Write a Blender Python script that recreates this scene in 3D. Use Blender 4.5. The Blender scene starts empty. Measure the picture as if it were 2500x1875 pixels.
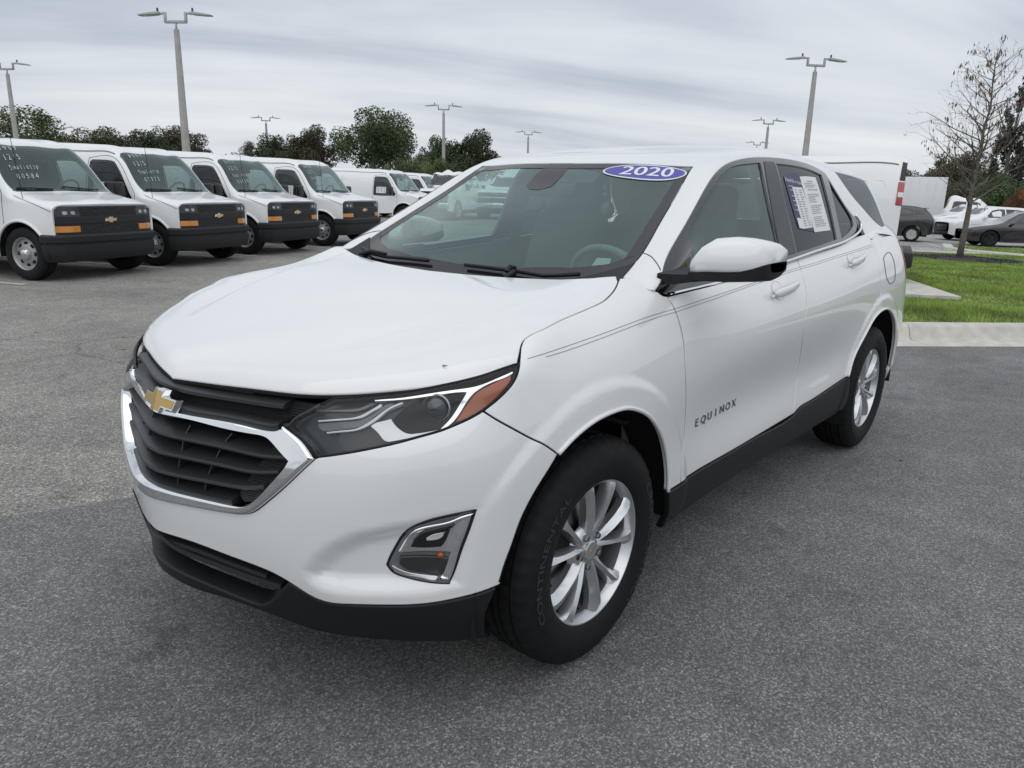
import bpy, bmesh, math, random
import numpy as np
from mathutils import Vector, Matrix
from mathutils.geometry import delaunay_2d_cdt
R=math.radians
random.seed(7)
scene=bpy.context.scene
COL=scene.collection
# ---------------------------------------------------------------- camera
CAM=dict(loc=(1.730914,2.000070,1.401172),right=(-0.648924,0.760440,0.025068),up=(-0.176945,-0.182877,0.967081),fwd=(-0.739992,-0.623127,-0.253229),f=1824.677)
cd=bpy.data.cameras.new('camera');cam=bpy.data.objects.new('camera',cd);COL.objects.link(cam)
M=Matrix.Identity(4)
for i in range(3):
    M[i][0]=CAM['right'][i];M[i][1]=CAM['up'][i];M[i][2]=-CAM['fwd'][i];M[i][3]=CAM['loc'][i]
cam.matrix_world=M
cd.sensor_width=36;cd.lens=CAM['f']/2500*36;cd.clip_start=.05;cd.clip_end=3000
scene.camera=cam
# ---------------------------------------------------------------- sky and light
SUN_EL,SUN_AZ=R(56),R(62)
w=bpy.data.worlds.new('World');scene.world=w;w.use_nodes=True
nt=w.node_tree;nt.nodes.clear()
def N(t,**k):
    n=nt.nodes.new(t)
    for a,b in k.items():setattr(n,a,b)
    return n
out=N('ShaderNodeOutputWorld');bg=N('ShaderNodeBackground');bg.inputs[1].default_value=.11
sky=N('ShaderNodeTexSky',sky_type='NISHITA');sky.sun_disc=False;sky.sun_elevation=SUN_EL;sky.sun_rotation=SUN_AZ;sky.dust_density=3
tc=N('ShaderNodeTexCoord');sep=N('ShaderNodeSeparateXYZ');nt.links.new(tc.outputs['Generated'],sep.inputs[0])
def math_(op,a,b=None,c=None):
    n=N('ShaderNodeMath',operation=op)
    for i,x in enumerate((a,b,c)):
        if x is None:continue
        if isinstance(x,(int,float)):n.inputs[i].default_value=x
        else:nt.links.new(x,n.inputs[i])
    return n.outputs[0]
zc=math_('MAXIMUM',sep.outputs[2],.0)
den=math_('ADD',zc,.16)
px_=math_('DIVIDE',sep.outputs[0],den);py_=math_('DIVIDE',sep.outputs[1],den)
cmb=N('ShaderNodeCombineXYZ');nt.links.new(px_,cmb.inputs[0]);nt.links.new(py_,cmb.inputs[1])
mr_=N('ShaderNodeMapping');mr_.inputs['Rotation'].default_value=(0,0,R(140-14));nt.links.new(cmb.outputs[0],mr_.inputs[0])
mp=N('ShaderNodeMapping');mp.inputs['Scale'].default_value=(1.25,.30,1);mp.inputs['Location'].default_value=(3.7,1.2,0)
nt.links.new(mr_.outputs[0],mp.inputs[0])
n1=N('ShaderNodeTexNoise');n1.inputs['Scale'].default_value=1.0;n1.inputs['Detail'].default_value=8;n1.inputs['Roughness'].default_value=.52;n1.inputs['Distortion'].default_value=.55
nt.links.new(mp.outputs[0],n1.inputs[0])
n2=N('ShaderNodeTexNoise');n2.inputs['Scale'].default_value=.55;n2.inputs['Detail'].default_value=3
nt.links.new(cmb.outputs[0],n2.inputs[0])
mix0=math_('ADD',math_('MULTIPLY',n1.outputs[0],.62),math_('MULTIPLY',n2.outputs[0],.38))
rp=N('ShaderNodeValToRGB');e=rp.color_ramp
e.elements[0].position=.38;e.elements[0].color=(.465,.515,.60,1)
e.elements[1].position=.63;e.elements[1].color=(.84,.87,.89,1)
m_=e.elements.new(.49);m_.color=(.67,.715,.775,1)
nt.links.new(mix0,rp.inputs[0])
# an overcast sky is brighter overhead than at the horizon
g=math_('ADD',.93,math_('MULTIPLY',zc,.22))
sc_=N('ShaderNodeVectorMath',operation='SCALE');nt.links.new(rp.outputs[0],sc_.inputs[0]);nt.links.new(math_('MULTIPLY',g,SKYGAIN:=9.0),sc_.inputs['Scale'])
mx=N('ShaderNodeMix',data_type='RGBA');mx.inputs[0].default_value=.93
nt.links.new(sky.outputs[0],mx.inputs[6]);nt.links.new(sc_.outputs[0],mx.inputs[7])
nt.links.new(mx.outputs[2],bg.inputs[0]);nt.links.new(bg.outputs[0],out.inputs[0])
ld=bpy.data.lights.new('sun','SUN');ld.energy=.8;ld.angle=R(80);ld.color=(1,.97,.93)
sun=bpy.data.objects.new('sun',ld);COL.objects.link(sun)
sd=Vector((math.cos(SUN_EL)*math.sin(SUN_AZ),math.cos(SUN_EL)*math.cos(SUN_AZ),math.sin(SUN_EL)))
sun.rotation_euler=sd.to_track_quat('Z','Y').to_euler();sun.location=(0,0,30)
vs=scene.view_settings;vs.view_transform='Standard';vs.look='None';vs.gamma=1;vs.exposure=0.1;vs.use_curve_mapping=False
scene.cycles.max_bounces=10;scene.cycles.transparent_max_bounces=16
# ---------------------------------------------------------------- materials
MATS={}
def mat(name,col=(.8,.8,.8),rough=.5,metal=0,coat=0,coat_rough=.03,spec=.5,emit=None,coat_ior=1.5,var=0,scale=8,bump=0,bscale=60,sheen=0):
    if name in MATS:return MATS[name]
    m=bpy.data.materials.new(name);m.use_nodes=True;b=m.node_tree.nodes['Principled BSDF'];t=m.node_tree
    b.inputs['Base Color'].default_value=(*col,1);b.inputs['Roughness'].default_value=rough;b.inputs['Metallic'].default_value=metal
    b.inputs['Coat Weight'].default_value=coat;b.inputs['Coat IOR'].default_value=coat_ior;b.inputs['Coat Roughness'].default_value=coat_rough;b.inputs['Specular IOR Level'].default_value=spec
    if emit:b.inputs['Emission Color'].default_value=(*emit[:3],1);b.inputs['Emission Strength'].default_value=emit[3]
    if var or bump:
        tcn=t.nodes.new('ShaderNodeTexCoord')
    if var:
        n=t.nodes.new('ShaderNodeTexNoise');n.inputs['Scale'].default_value=scale;n.inputs['Detail'].default_value=6;t.links.new(tcn.outputs['Object'],n.inputs[0])
        r=t.nodes.new('ShaderNodeMapRange');r.inputs[1].default_value=.3;r.inputs[2].default_value=.7;r.inputs[3].default_value=1-var;r.inputs[4].default_value=1+var
        t.links.new(n.outputs[0],r.inputs[0])
        v=t.nodes.new('ShaderNodeVectorMath');v.operation='SCALE';v.inputs[0].default_value=col;t.links.new(r.outputs[0],v.inputs['Scale']);t.links.new(v.outputs[0],b.inputs['Base Color'])
        r2=t.nodes.new('ShaderNodeMapRange');r2.inputs[1].default_value=.3;r2.inputs[2].default_value=.7;r2.inputs[3].default_value=min(1,rough*(1-var*.6));r2.inputs[4].default_value=min(1,rough*(1+var*.6))
        t.links.new(n.outputs[0],r2.inputs[0]);t.links.new(r2.outputs[0],b.inputs['Roughness'])
    if bump:
        n=t.nodes.new('ShaderNodeTexNoise');n.inputs['Scale'].default_value=bscale;n.inputs['Detail'].default_value=3;t.links.new(tcn.outputs['Object'],n.inputs[0])
        bp=t.nodes.new('ShaderNodeBump');bp.inputs['Strength'].default_value=bump;bp.inputs['Distance'].default_value=.002;t.links.new(n.outputs[0],bp.inputs['Height']);t.links.new(bp.outputs[0],b.inputs['Normal'])
    MATS[name]=m;return m
def glassmat(name,tint=(.7,.78,.76),refl=1.0,rough=.0,f0=.07,haze=0,hazecol=(.3,.35,.36),rc=(.88,1,.98)):
    """thin pane: tinted see-through plus Fresnel mirror, and a thin diffuse haze"""
    if name in MATS:return MATS[name]
    m=bpy.data.materials.new(name);m.use_nodes=True;t=m.node_tree;t.nodes.clear()
    o=t.nodes.new('ShaderNodeOutputMaterial');tr=t.nodes.new('ShaderNodeBsdfTransparent');tr.inputs[0].default_value=(*tint,1)
    gl=t.nodes.new('ShaderNodeBsdfGlossy');gl.inputs['Roughness'].default_value=rough;gl.inputs[0].default_value=(*rc,1)
    # Schlick reflectance, the same from either side of the pane
    ge=t.nodes.new('ShaderNodeNewGeometry');dt=t.nodes.new('ShaderNodeVectorMath');dt.operation='DOT_PRODUCT';t.links.new(ge.outputs['Normal'],dt.inputs[0]);t.links.new(ge.outputs['Incoming'],dt.inputs[1])
    ab=t.nodes.new('ShaderNodeMath');ab.operation='ABSOLUTE';t.links.new(dt.outputs['Value'],ab.inputs[0])
    om=t.nodes.new('ShaderNodeMath');om.operation='SUBTRACT';om.inputs[0].default_value=1;om.use_clamp=True;t.links.new(ab.outputs[0],om.inputs[1])
    pw=t.nodes.new('ShaderNodeMath');pw.operation='POWER';pw.inputs[1].default_value=4.2;t.links.new(om.outputs[0],pw.inputs[0])
    mul=t.nodes.new('ShaderNodeMath');mul.operation='MULTIPLY_ADD';mul.use_clamp=True;mul.inputs[1].default_value=refl-f0;mul.inputs[2].default_value=f0;t.links.new(pw.outputs[0],mul.inputs[0])
    df=t.nodes.new('ShaderNodeBsdfDiffuse');df.inputs[0].default_value=(*hazecol,1)
    m1=t.nodes.new('ShaderNodeMixShader');m1.inputs[0].default_value=haze;t.links.new(tr.outputs[0],m1.inputs[1]);t.links.new(df.outputs[0],m1.inputs[2])
    m2=t.nodes.new('ShaderNodeMixShader');t.links.new(mul.outputs[0],m2.inputs[0]);t.links.new(m1.outputs[0],m2.inputs[1]);t.links.new(gl.outputs[0],m2.inputs[2])
    t.links.new(m2.outputs[0],o.inputs[0]);MATS[name]=m;return m
# ---------------------------------------------------------------- object helpers
def tag(o,label=None,cat=None,group=None,kind=None):
    if label:o['label']=label
    if cat:o['category']=cat
    if group:o['group']=group
    if kind:o['kind']=kind
    return o
def thing(name,label,cat,loc=(0,0,0),rz=0,group=None):
    o=bpy.data.objects.new(name,None);COL.objects.link(o);o.location=loc;o.rotation_euler=(0,0,rz);o.empty_display_size=.2
    return tag(o,label,cat,group)
def link(name,me,parent=None,m=None):
    o=bpy.data.objects.new(name,me);COL.objects.link(o)
    if parent is not None:o.parent=parent
    if m is not None:
        me.materials.clear();me.materials.append(m)
    return o
def mesh(name,v,f,m=None,parent=None,smooth=False,normals=None,auto=None):
    if normals is not None:
        g=[];seen=set()
        for q in f:
            q=[int(i) for i in q];q=[a for i,a in enumerate(q) if a!=q[i-1]];k=frozenset(q)
            if len(k)<3 or len(k)!=len(q) or k in seen:continue
            seen.add(k);g.append(q)
        f=g
    me=bpy.data.meshes.new(name);me.from_pydata([tuple(map(float,p)) for p in v],[],[tuple(int(i) for i in q) for q in f]);me.update()
    if smooth or normals is not None:
        me.polygons.foreach_set('use_smooth',[True]*len(me.polygons))
    if auto is not None:
        me.polygons.foreach_set('use_smooth',[True]*len(me.polygons));me.set_sharp_from_angle(angle=R(auto))
    if normals is not None:me.normals_split_custom_set_from_vertices([tuple(n) for n in normals])
    return link(name,me,parent,m)
def dup(o,parent=None):
    c=o.copy();COL.objects.link(c);c.parent=parent
    for ch in list(o.children):dup(ch,c)
    return c
class MB:
    """collects shapes into one mesh"""
    def __init__(s):s.v=[];s.f=[]
    def add(s,v,f):
        b=len(s.v);s.v+=[tuple(p) for p in v];s.f+=[tuple(i+b for i in q) for q in f];return s
    def box(s,c,d,M=None,taper=(1,1)):
        v=[]
        for z in (-1,1):
            k=taper if z>0 else (1,1)
            for x,y in ((-1,-1),(1,-1),(1,1),(-1,1)):v.append((x*d[0]/2*k[0],y*d[1]/2*k[1],z*d[2]/2))
        if M is not None:v=[tuple(M@Vector(p)) for p in v]
        v=[(p[0]+c[0],p[1]+c[1],p[2]+c[2]) for p in v]
        return s.add(v,[(3,2,1,0),(4,5,6,7),(0,1,5,4),(1,2,6,5),(2,3,7,6),(3,0,4,7)])
    def tube(s,pts,rad,n=8,cap=True):
        pts=[Vector(p) for p in pts];rad=[rad]*len(pts) if isinstance(rad,(int,float)) else rad
        V=[];F=[];up=None
        for i,p in enumerate(pts):
            d=(pts[min(i+1,len(pts)-1)]-pts[max(i-1,0)]).normalized()
            if up is None:up=d.orthogonal().normalized()
            a=(up-d*up.dot(d));a=a.normalized() if a.length>1e-6 else d.orthogonal().normalized();up=a;b=d.cross(a)
            for k in range(n):
                t=2*math.pi*k/n;V.append(p+(a*math.cos(t)+b*math.sin(t))*rad[i])
        for i in range(len(pts)-1):
            for k in range(n):F.append((i*n+k,i*n+(k+1)%n,(i+1)*n+(k+1)%n,(i+1)*n+k))
        if cap:F.append(tuple(range(n))[::-1]);F.append(tuple((len(pts)-1)*n+k for k in range(n)))
        return s.add(V,F)
    def lathe(s,prof,n=32,axis='y',c=(0,0,0),close=False):
        """profile of (radius, along) pairs turned about an axis"""
        V=[];F=[];m=len(prof)
        for i in range(n):
            t=2*math.pi*i/n
            for r,a in prof:
                p=(r*math.cos(t),a,r*math.sin(t)) if axis=='y' else ((r*math.cos(t),r*math.sin(t),a) if axis=='z' else (a,r*math.cos(t),r*math.sin(t)))
                V.append((p[0]+c[0],p[1]+c[1],p[2]+c[2]))
        for i in range(n):
            j=(i+1)%n
            for k in range(m-1 if not close else m):
                l=(k+1)%m;F.append((i*m+k,i*m+l,j*m+l,j*m+k))
        return s.add(V,F)
    def prism(s,poly,M,t):
        """polygon (a,b) extruded t along local z, placed by matrix M"""
        n=len(poly);V=[M@Vector((a,b,0)) for a,b in poly]+[M@Vector((a,b,t)) for a,b in poly]
        return s.add(V,[tuple(range(n))[::-1],tuple(range(n,2*n))]+[(i,(i+1)%n,n+(i+1)%n,n+i) for i in range(n)])
    def build(s,name,m=None,parent=None,smooth=False,auto=None,bevel=0,seg=2,subd=0):
        o=mesh(name,s.v,s.f,m,parent,smooth,None,auto)
        if bevel:
            bm=bmesh.new();bm.from_mesh(o.data);bmesh.ops.remove_doubles(bm,verts=bm.verts,dist=1e-6)
            es=[e for e in bm.edges if len(e.link_faces)==2 and e.calc_face_angle(0)>R(25)]
            bmesh.ops.bevel(bm,geom=es,offset=bevel,segments=seg,affect='EDGES',profile=.5,clamp_overlap=True)
            bm.to_mesh(o.data);bm.free();o.data.polygons.foreach_set('use_smooth',[True]*len(o.data.polygons));o.data.set_sharp_from_angle(angle=R(40))
        if subd:
            md=o.modifiers.new('subd','SUBSURF');md.levels=subd;md.render_levels=subd;o.data.polygons.foreach_set('use_smooth',[True]*len(o.data.polygons))
        return o
_tc={}
def textmesh(s,size=1,extr=0,shear=0):
    """flat letters as (verts, faces), centred"""
    k=(s,size,extr,shear)
    if k in _tc:return _tc[k]
    cu=bpy.data.curves.new('txt','FONT');cu.body=s;cu.size=size;cu.extrude=extr;cu.shear=shear;cu.align_x='CENTER';cu.align_y='CENTER';cu.resolution_u=3
    o=bpy.data.objects.new('txt',cu);COL.objects.link(o);dg=bpy.context.evaluated_depsgraph_get();me=bpy.data.meshes.new_from_object(o.evaluated_get(dg))
    v=[tuple(p.co) for p in me.vertices];f=[tuple(p.vertices) for p in me.polygons]
    bpy.data.meshes.remove(me);bpy.data.objects.remove(o);bpy.data.curves.remove(cu);_tc[k]=(v,f);return v,f

# ---------------------------------------------------------------- body surfaces
_sp={}
def nspl(k,Y,x):
    """natural cubic spline through knots k, values Y (n,...), at x, continued straight beyond the ends"""
    k=np.asarray(k,float);Y=np.asarray(Y,float);n=len(k);h=np.diff(k);key=(n,k.tobytes())
    if key not in _sp:
        A=np.zeros((n,n));A[0,0]=A[-1,-1]=1;B=np.zeros((n,n))
        for i in range(1,n-1):
            A[i,i-1]=h[i-1];A[i,i]=2*(h[i-1]+h[i]);A[i,i+1]=h[i]
            B[i,i+1]+=6/h[i];B[i,i]-=6/h[i]+6/h[i-1];B[i,i-1]+=6/h[i-1]
        if len(_sp)>40:_sp.clear()
        _sp[key]=np.linalg.solve(A,B)
    M=(_sp[key]@Y.reshape(n,-1)).reshape(Y.shape)
    x=np.asarray(x,float);i=np.clip(np.searchsorted(k,x)-1,0,n-2)
    sh=(len(x),)+(1,)*(Y.ndim-1)
    xc=np.clip(x,k[0],k[-1])
    d=(xc-k[i]).reshape(sh);hh=h[i].reshape(sh);e=hh-d
    v=M[i]*e**3/(6*hh)+M[i+1]*d**3/(6*hh)+(Y[i]/hh-M[i]*hh/6)*e+(Y[i+1]/hh-M[i+1]*hh/6)*d
    s0=(Y[1]-Y[0])/h[0]-h[0]/6*(2*M[0]+M[1]);s1=(Y[-1]-Y[-2])/h[-1]+h[-1]/6*(2*M[-1]+M[-2])
    v=v+np.minimum(x-k[0],0).reshape(sh)*s0+np.maximum(x-k[-1],0).reshape(sh)*s1
    return v
def sstep(a,b,x):
    t=np.clip((x-a)/(b-a),0,1);return t*t*(3-2*t)
class Net:
    """smooth surface through a control net; u,v are arc lengths along its columns and rows"""
    def __init__(s,ctrl,disp=None,flip=1,cu=False,cv=False,vert=False):
        s.vert=vert
        c=np.array(ctrl,float);s.c=c;s.disp=disp;s.flip=flip
        du=np.linalg.norm(np.diff(c,axis=0),axis=2).mean(1);dv=np.linalg.norm(np.diff(c,axis=1),axis=2).mean(0)
        s.ku=np.concatenate([[0],np.cumsum(du)]);s.kv=np.concatenate([[0],np.cumsum(dv)])
        if cu:s.ku-=s.ku[-1]/2
        if cv:s.kv-=s.kv[-1]/2
    def raw(s,u,v):
        u=np.atleast_1d(np.asarray(u,float));v=np.atleast_1d(np.asarray(v,float))
        # basis matrices (linear in data): evaluate spline of identity
        Bu=nspl(s.ku,np.eye(len(s.ku)),u);Bv=nspl(s.kv,np.eye(len(s.kv)),v)
        T=(Bu@s.c.reshape(len(s.ku),-1)).reshape(len(u),len(s.kv),3)
        return np.einsum('pj,pjk->pk',Bv,T)
    def pn(s,u,v):
        u=np.atleast_1d(np.asarray(u,float));v=np.atleast_1d(np.asarray(v,float));n=len(u)
        e=2e-3
        def g(a,b):
            m=len(a);Q=s.raw(np.concatenate([a,a+e,a]),np.concatenate([b,b,b+e]))
            p=Q[:m];k=s.flip*np.cross(Q[m:2*m]-p,Q[2*m:]-p);k/=np.linalg.norm(k,axis=1)[:,None]+1e-12
            return p,k
        if s.disp is None:return g(u,v)
        p,k=g(np.concatenate([u-e,u+e,u,u]),np.concatenate([v,v,v-e,v+e]))
        p=p+(np.array([0,0,1.]) if s.vert else k)*s.disp(p)[:,None]
        A,B,Cc,D=p[:n],p[n:2*n],p[2*n:3*n],p[3*n:]
        N2=s.flip*np.cross(B-A,D-Cc);N2/=np.linalg.norm(N2,axis=1)[:,None]+1e-12
        return (A+B+Cc+D)/4,N2
# ---------------------------------------------------------------- lower body: rows bottom->top, columns front centre -> rear centre
def sidecol(x,ys,zs): return [(x,y,z) for y,z in zip(ys,zs)]
WB=[
 [(.850,0,.245),(.876,0,.300),(.895,0,.445),(.904,0,.570),(.872,0,.740),(.838,0,.810),(.810,0,.880),(.77,0,.92)],
 [(.800,.2,.24),(.825,.2,.29),(.852,.2,.44),(.858,.2,.57),(.828,.2,.74),(.795,.2,.81),(.772,.2,.882),(.73,.2,.925)],
 [(.730,.4,.23),(.755,.4,.285),(.788,.4,.42),(.793,.4,.58),(.765,.4,.74),(.738,.4,.815),(.710,.4,.885),(.66,.39,.93)],
 [(.685,.53,.23),(.710,.53,.29),(.745,.53,.40),(.752,.53,.59),(.727,.53,.75),(.700,.53,.82),(.660,.52,.892),(.60,.50,.94)],
 [(.610,.65,.23),(.640,.66,.29),(.670,.66,.40),(.680,.66,.60),(.652,.66,.77),(.610,.66,.84),(.55,.65,.913),(.48,.62,.965)],
 [(.500,.765,.23),(.525,.775,.29),(.550,.775,.40),(.560,.775,.61),(.530,.775,.79),(.475,.768,.875),(.42,.76,.945),(.35,.72,.99)],
 [(.400,.835,.235),(.415,.85,.29),(.420,.86,.41),(.420,.865,.62),(.400,.860,.79),(.370,.845,.90),(.32,.814,.975),(.27,.75,1.015)],
 [(.240,.87,.24),(.240,.89,.30),(.230,.905,.42),(.220,.912,.62),(.215,.902,.79),(.205,.868,.925),(.19,.792,1.031),(.17,.73,1.046)],
 [(0,.88,.24),(0,.90,.30),(0,.915,.42),(0,.920,.62),(0,.910,.80),(0,.872,.95),(0,.768,1.057),(0,.70,1.075)],
 [(-.35,.87,.25),(-.35,.89,.31),(-.35,.908,.44),(-.35,.905,.62),(-.35,.906,.82),(-.35,.880,.965),(-.36,.812,1.10),(-.40,.715,1.172)],
 [(-.90,.85,.27),(-.90,.88,.33),(-.90,.908,.45),(-.90,.881,.62),(-.90,.909,.83),(-.90,.888,.97),(-.90,.838,1.075),(-.90,.80,1.12)],
 [(-1.5,.85,.27),(-1.5,.88,.33),(-1.5,.910,.46),(-1.5,.882,.62),(-1.5,.910,.84),(-1.5,.890,.98),(-1.5,.838,1.095),(-1.5,.80,1.14)],
 [(-2.1,.86,.28),(-2.1,.89,.34),(-2.1,.913,.48),(-2.1,.893,.63),(-2.1,.911,.85),(-2.1,.890,1.00),(-2.1,.832,1.13),(-2.1,.79,1.175)],
 [(-2.45,.87,.28),(-2.45,.895,.34),(-2.45,.916,.48),(-2.45,.916,.63),(-2.45,.912,.85),(-2.45,.890,1.01),(-2.45,.826,1.155),(-2.45,.785,1.20)],
 [(-2.725,.87,.28),(-2.725,.90,.34),(-2.725,.918,.48),(-2.725,.920,.63),(-2.725,.912,.85),(-2.725,.885,1.02),(-2.725,.816,1.18),(-2.725,.77,1.23)],
 [(-3.1,.86,.29),(-3.1,.885,.35),(-3.1,.902,.49),(-3.1,.906,.64),(-3.1,.898,.86),(-3.1,.868,1.03),(-3.1,.795,1.195),(-3.1,.75,1.24)],
 [(-3.38,.82,.30),(-3.38,.845,.36),(-3.38,.862,.50),(-3.39,.868,.65),(-3.38,.862,.86),(-3.36,.835,1.03),(-3.32,.765,1.195),(-3.30,.72,1.24)],
 [(-3.58,.70,.32),(-3.60,.72,.38),(-3.62,.735,.51),(-3.63,.74,.66),(-3.61,.73,.86),(-3.57,.71,1.03),(-3.50,.66,1.195),(-3.47,.62,1.24)],
 [(-3.67,.4,.33),(-3.70,.42,.39),(-3.72,.42,.52),(-3.725,.42,.67),(-3.70,.42,.86),(-3.66,.41,1.03),(-3.58,.40,1.195),(-3.55,.38,1.24)],
 [(-3.69,0,.33),(-3.72,0,.39),(-3.745,0,.52),(-3.75,0,.67),(-3.725,0,.86),(-3.68,0,1.03),(-3.60,0,1.195),(-3.57,0,1.24)],
]
# cabin: columns along x, rows belt -> roof centre
CB=[
 [(-.30,.83,1.04),(-.30,.81,1.075),(-.30,.79,1.095),(-.30,.745,1.105),(-.30,.69,1.10),(-.30,.40,1.105),(-.30,0,1.11)],
 [(-.45,.835,1.04),(-.45,.812,1.10),(-.45,.79,1.163),(-.45,.74,1.174),(-.45,.68,1.172),(-.45,.38,1.196),(-.45,0,1.208)],
 [(-.69,.838,1.04),(-.69,.787,1.17),(-.69,.735,1.290),(-.69,.69,1.303),(-.69,.64,1.303),(-.69,.36,1.328),(-.69,0,1.341)],
 [(-.89,.842,1.04),(-.89,.770,1.22),(-.89,.690,1.402),(-.89,.65,1.415),(-.89,.60,1.414),(-.89,.35,1.434),(-.89,0,1.444)],
 [(-1.06,.845,1.04),(-1.06,.758,1.26),(-1.06,.660,1.482),(-1.06,.618,1.506),(-1.06,.565,1.510),(-1.06,.33,1.524),(-1.06,0,1.531)],
 [(-1.30,.847,1.05),(-1.30,.752,1.29),(-1.30,.640,1.535),(-1.30,.600,1.560),(-1.30,.55,1.568),(-1.30,.30,1.574),(-1.30,0,1.577)],
 [(-1.60,.847,1.06),(-1.60,.748,1.31),(-1.60,.627,1.558),(-1.60,.585,1.588),(-1.60,.53,1.600),(-1.60,.30,1.613),(-1.60,0,1.617)],
 [(-1.90,.845,1.07),(-1.90,.747,1.32),(-1.90,.625,1.562),(-1.90,.583,1.594),(-1.90,.52,1.610),(-1.90,.30,1.627),(-1.90,0,1.632)],
 [(-2.30,.840,1.09),(-2.30,.748,1.31),(-2.30,.645,1.518),(-2.30,.600,1.567),(-2.30,.53,1.592),(-2.30,.30,1.622),(-2.30,0,1.630)],
 [(-2.70,.825,1.13),(-2.70,.742,1.31),(-2.70,.652,1.475),(-2.70,.602,1.540),(-2.70,.53,1.575),(-2.70,.30,1.606),(-2.70,0,1.616)],
 [(-3.10,.800,1.14),(-3.10,.722,1.31),(-3.10,.643,1.455),(-3.10,.592,1.512),(-3.10,.52,1.543),(-3.10,.30,1.570),(-3.10,0,1.580)],
 [(-3.45,.755,1.14),(-3.45,.690,1.30),(-3.45,.628,1.425),(-3.45,.580,1.476),(-3.45,.51,1.503),(-3.45,.30,1.528),(-3.45,0,1.538)],
]
HX=[.85,.65,.45,.25,.05,-.15,-.35]
HY=[0,.25,.45,.60,.70,.80,.90]
HC=[.897,.953,1.000,1.043,1.077,1.102,1.128]
HO=[[0,-.006,-.020,-.04,-.06,-.08,-.1],[0,-.004,-.013,-.027,-.042,-.06,-.08],[0,-.002,-.006,-.015,-.028,-.045,-.065],[0,-.001,-.002,-.004,-.008,-.018,-.04],
    [0,0,.001,.001,-.006,-.026,-.06],[0,0,.001,.002,-.004,-.026,-.06],[0,0,0,.002,.006,.010,.012]]
HB=[[(x,np.sign(k)*HY[abs(k)],HC[i]+HO[i][abs(k)]) for k in range(-6,7)] for i,x in enumerate(HX)]
FX0=np.array([(.814,0),(.798,.066),(.781,.154),(.762,.232),(.74,.303),(.71,.395),(.69,.455),(.662,.518),(.628,.562),(.595,.607),(.557,.645),(.517,.682),(.477,.719),(.431,.751),(.385,.783),(.331,.81),(.292,.825),(.20,.85)])
_k=np.concatenate([[0],np.cumsum(np.linalg.norm(np.diff(FX0,axis=0),axis=1))])
_kk=_k[[0,2,4,6,8,10,12,14,16,17]]
FXY=np.vstack([[(.826,-.06)],nspl(_kk,FX0[[0,2,4,6,8,10,12,14,16,17]],np.linspace(0,_k[-1],90))])
GX=[-0.31, -0.27, -0.236, -0.198, -0.151, -0.087, -0.0, 0.095, 0.163, 0.209, 0.243, 0.269, 0.33, 0.38]
GY=[0.722, 0.737, 0.75, 0.76, 0.767, 0.767, 0.767, 0.776, 0.785, 0.783, 0.783, 0.796, 0.81, 0.8]
GZ=[0.0134, 0.0134, 0.0074, 0.0032, -0.0008, -0.0041, -0.0068, -0.0056, -0.0049, -0.006, -0.0097, -0.0102, -0.005, 0.0]
def hood_roll(P):
    """how far below the hood's crown the skin drops near its front edge"""
    x,y=P[:,0],np.abs(P[:,1])
    a=FXY[:-1];b=FXY[1:];e=b-a
    q=np.stack([x,y],1)[:,None,:]-a[None]
    t=np.clip((q*e).sum(2)/(e*e).sum(1),0,1)
    d=np.linalg.norm(q-t[...,None]*e,axis=2).min(1)
    xf=np.interp(y,FXY[:,1],FXY[:,0])
    d=np.where(x>xf,-d,d)
    r=.034*np.exp(-np.maximum(d,-.006)/.018)+.006*np.exp(-np.maximum(d,-.006)/.06)*sstep(.18,.34,x)
    # dome crease
    yr=np.interp(x,[-.45,-.2,.05,.2,.34,.45,.56],[.612,.597,.558,.525,.484,.433,.37])
    w=sstep(.60,.36,x)*sstep(-.34,-.10,x)
    g=(y-yr)
    cr=.0120*w*sstep(-.012,.034,g)*(1-sstep(.03,.20,g))
    yg=np.interp(x,GX,GY);cz=np.interp(x,GX,GZ)*sstep(yg-.26,yg-.005,y)
    return -(r+cr)+cz
SCOOP=np.array([[.508,.452],[.539,.500],[.581,.5425],[.638,.579],[.691,.596],[.743,.609],[.797,.623],[.842,.634],[.834,.515],[.818,.420],[.764,.407],[.670,.4055],[.5895,.4004],[.552,.4045],[.524,.416],[.510,.433]])
def inpoly(q,poly):
    x,y=q[:,0],q[:,1];c=np.zeros(len(q),bool);a=poly;b=np.roll(poly,-1,0)
    for (x0,y0),(x1,y1) in zip(a,b):
        if y0==y1: continue
        c^=((y0>y)!=(y1>y))&(x<(x1-x0)*(y-y0)/(y1-y0)+x0)
    return c
def polydist(q,poly):
    a=poly;b=np.roll(poly,-1,0);e=b-a
    r=q[:,None,:]-a[None];t=np.clip((r*e).sum(2)/((e*e).sum(1)+1e-12),0,1)
    return np.linalg.norm(r-t[...,None]*e,axis=2).min(1)
def W_disp(P):
    x,y,z=P.T
    d=np.zeros(len(x))
    # raised band round the wheel arches
    for cx in (0,-2.725):
        r=np.hypot(x-cx-.01,z-.352)
        d+=.008*(1-sstep(.508,.545,r))*sstep(.30,.36,z+0*x)
    d*=sstep(.80,.875,np.abs(y))
    m=(x>.4)&(np.abs(y)>.45)&(z>.36)&(z<.68)
    if m.any():
        q=np.stack([np.abs(y[m]),z[m]],1);s=polydist(q,SCOOP);i=inpoly(q,SCOOP)
        d[m]-=.027*sstep(-.008,.055,np.where(i,s,-s))
    return d
def mir(c): return [(x,-y,z) for x,y,z in c]
def make():
    W=Net([mir(c) for c in WB[:0:-1]]+WB,W_disp,1,cu=True)
    C=Net([mir(c)+c[-2::-1] for c in CB],None,-1,cv=True)
    H=Net(HB,hood_roll,-1,cv=True,vert=True)
    return W,C,H

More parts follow.
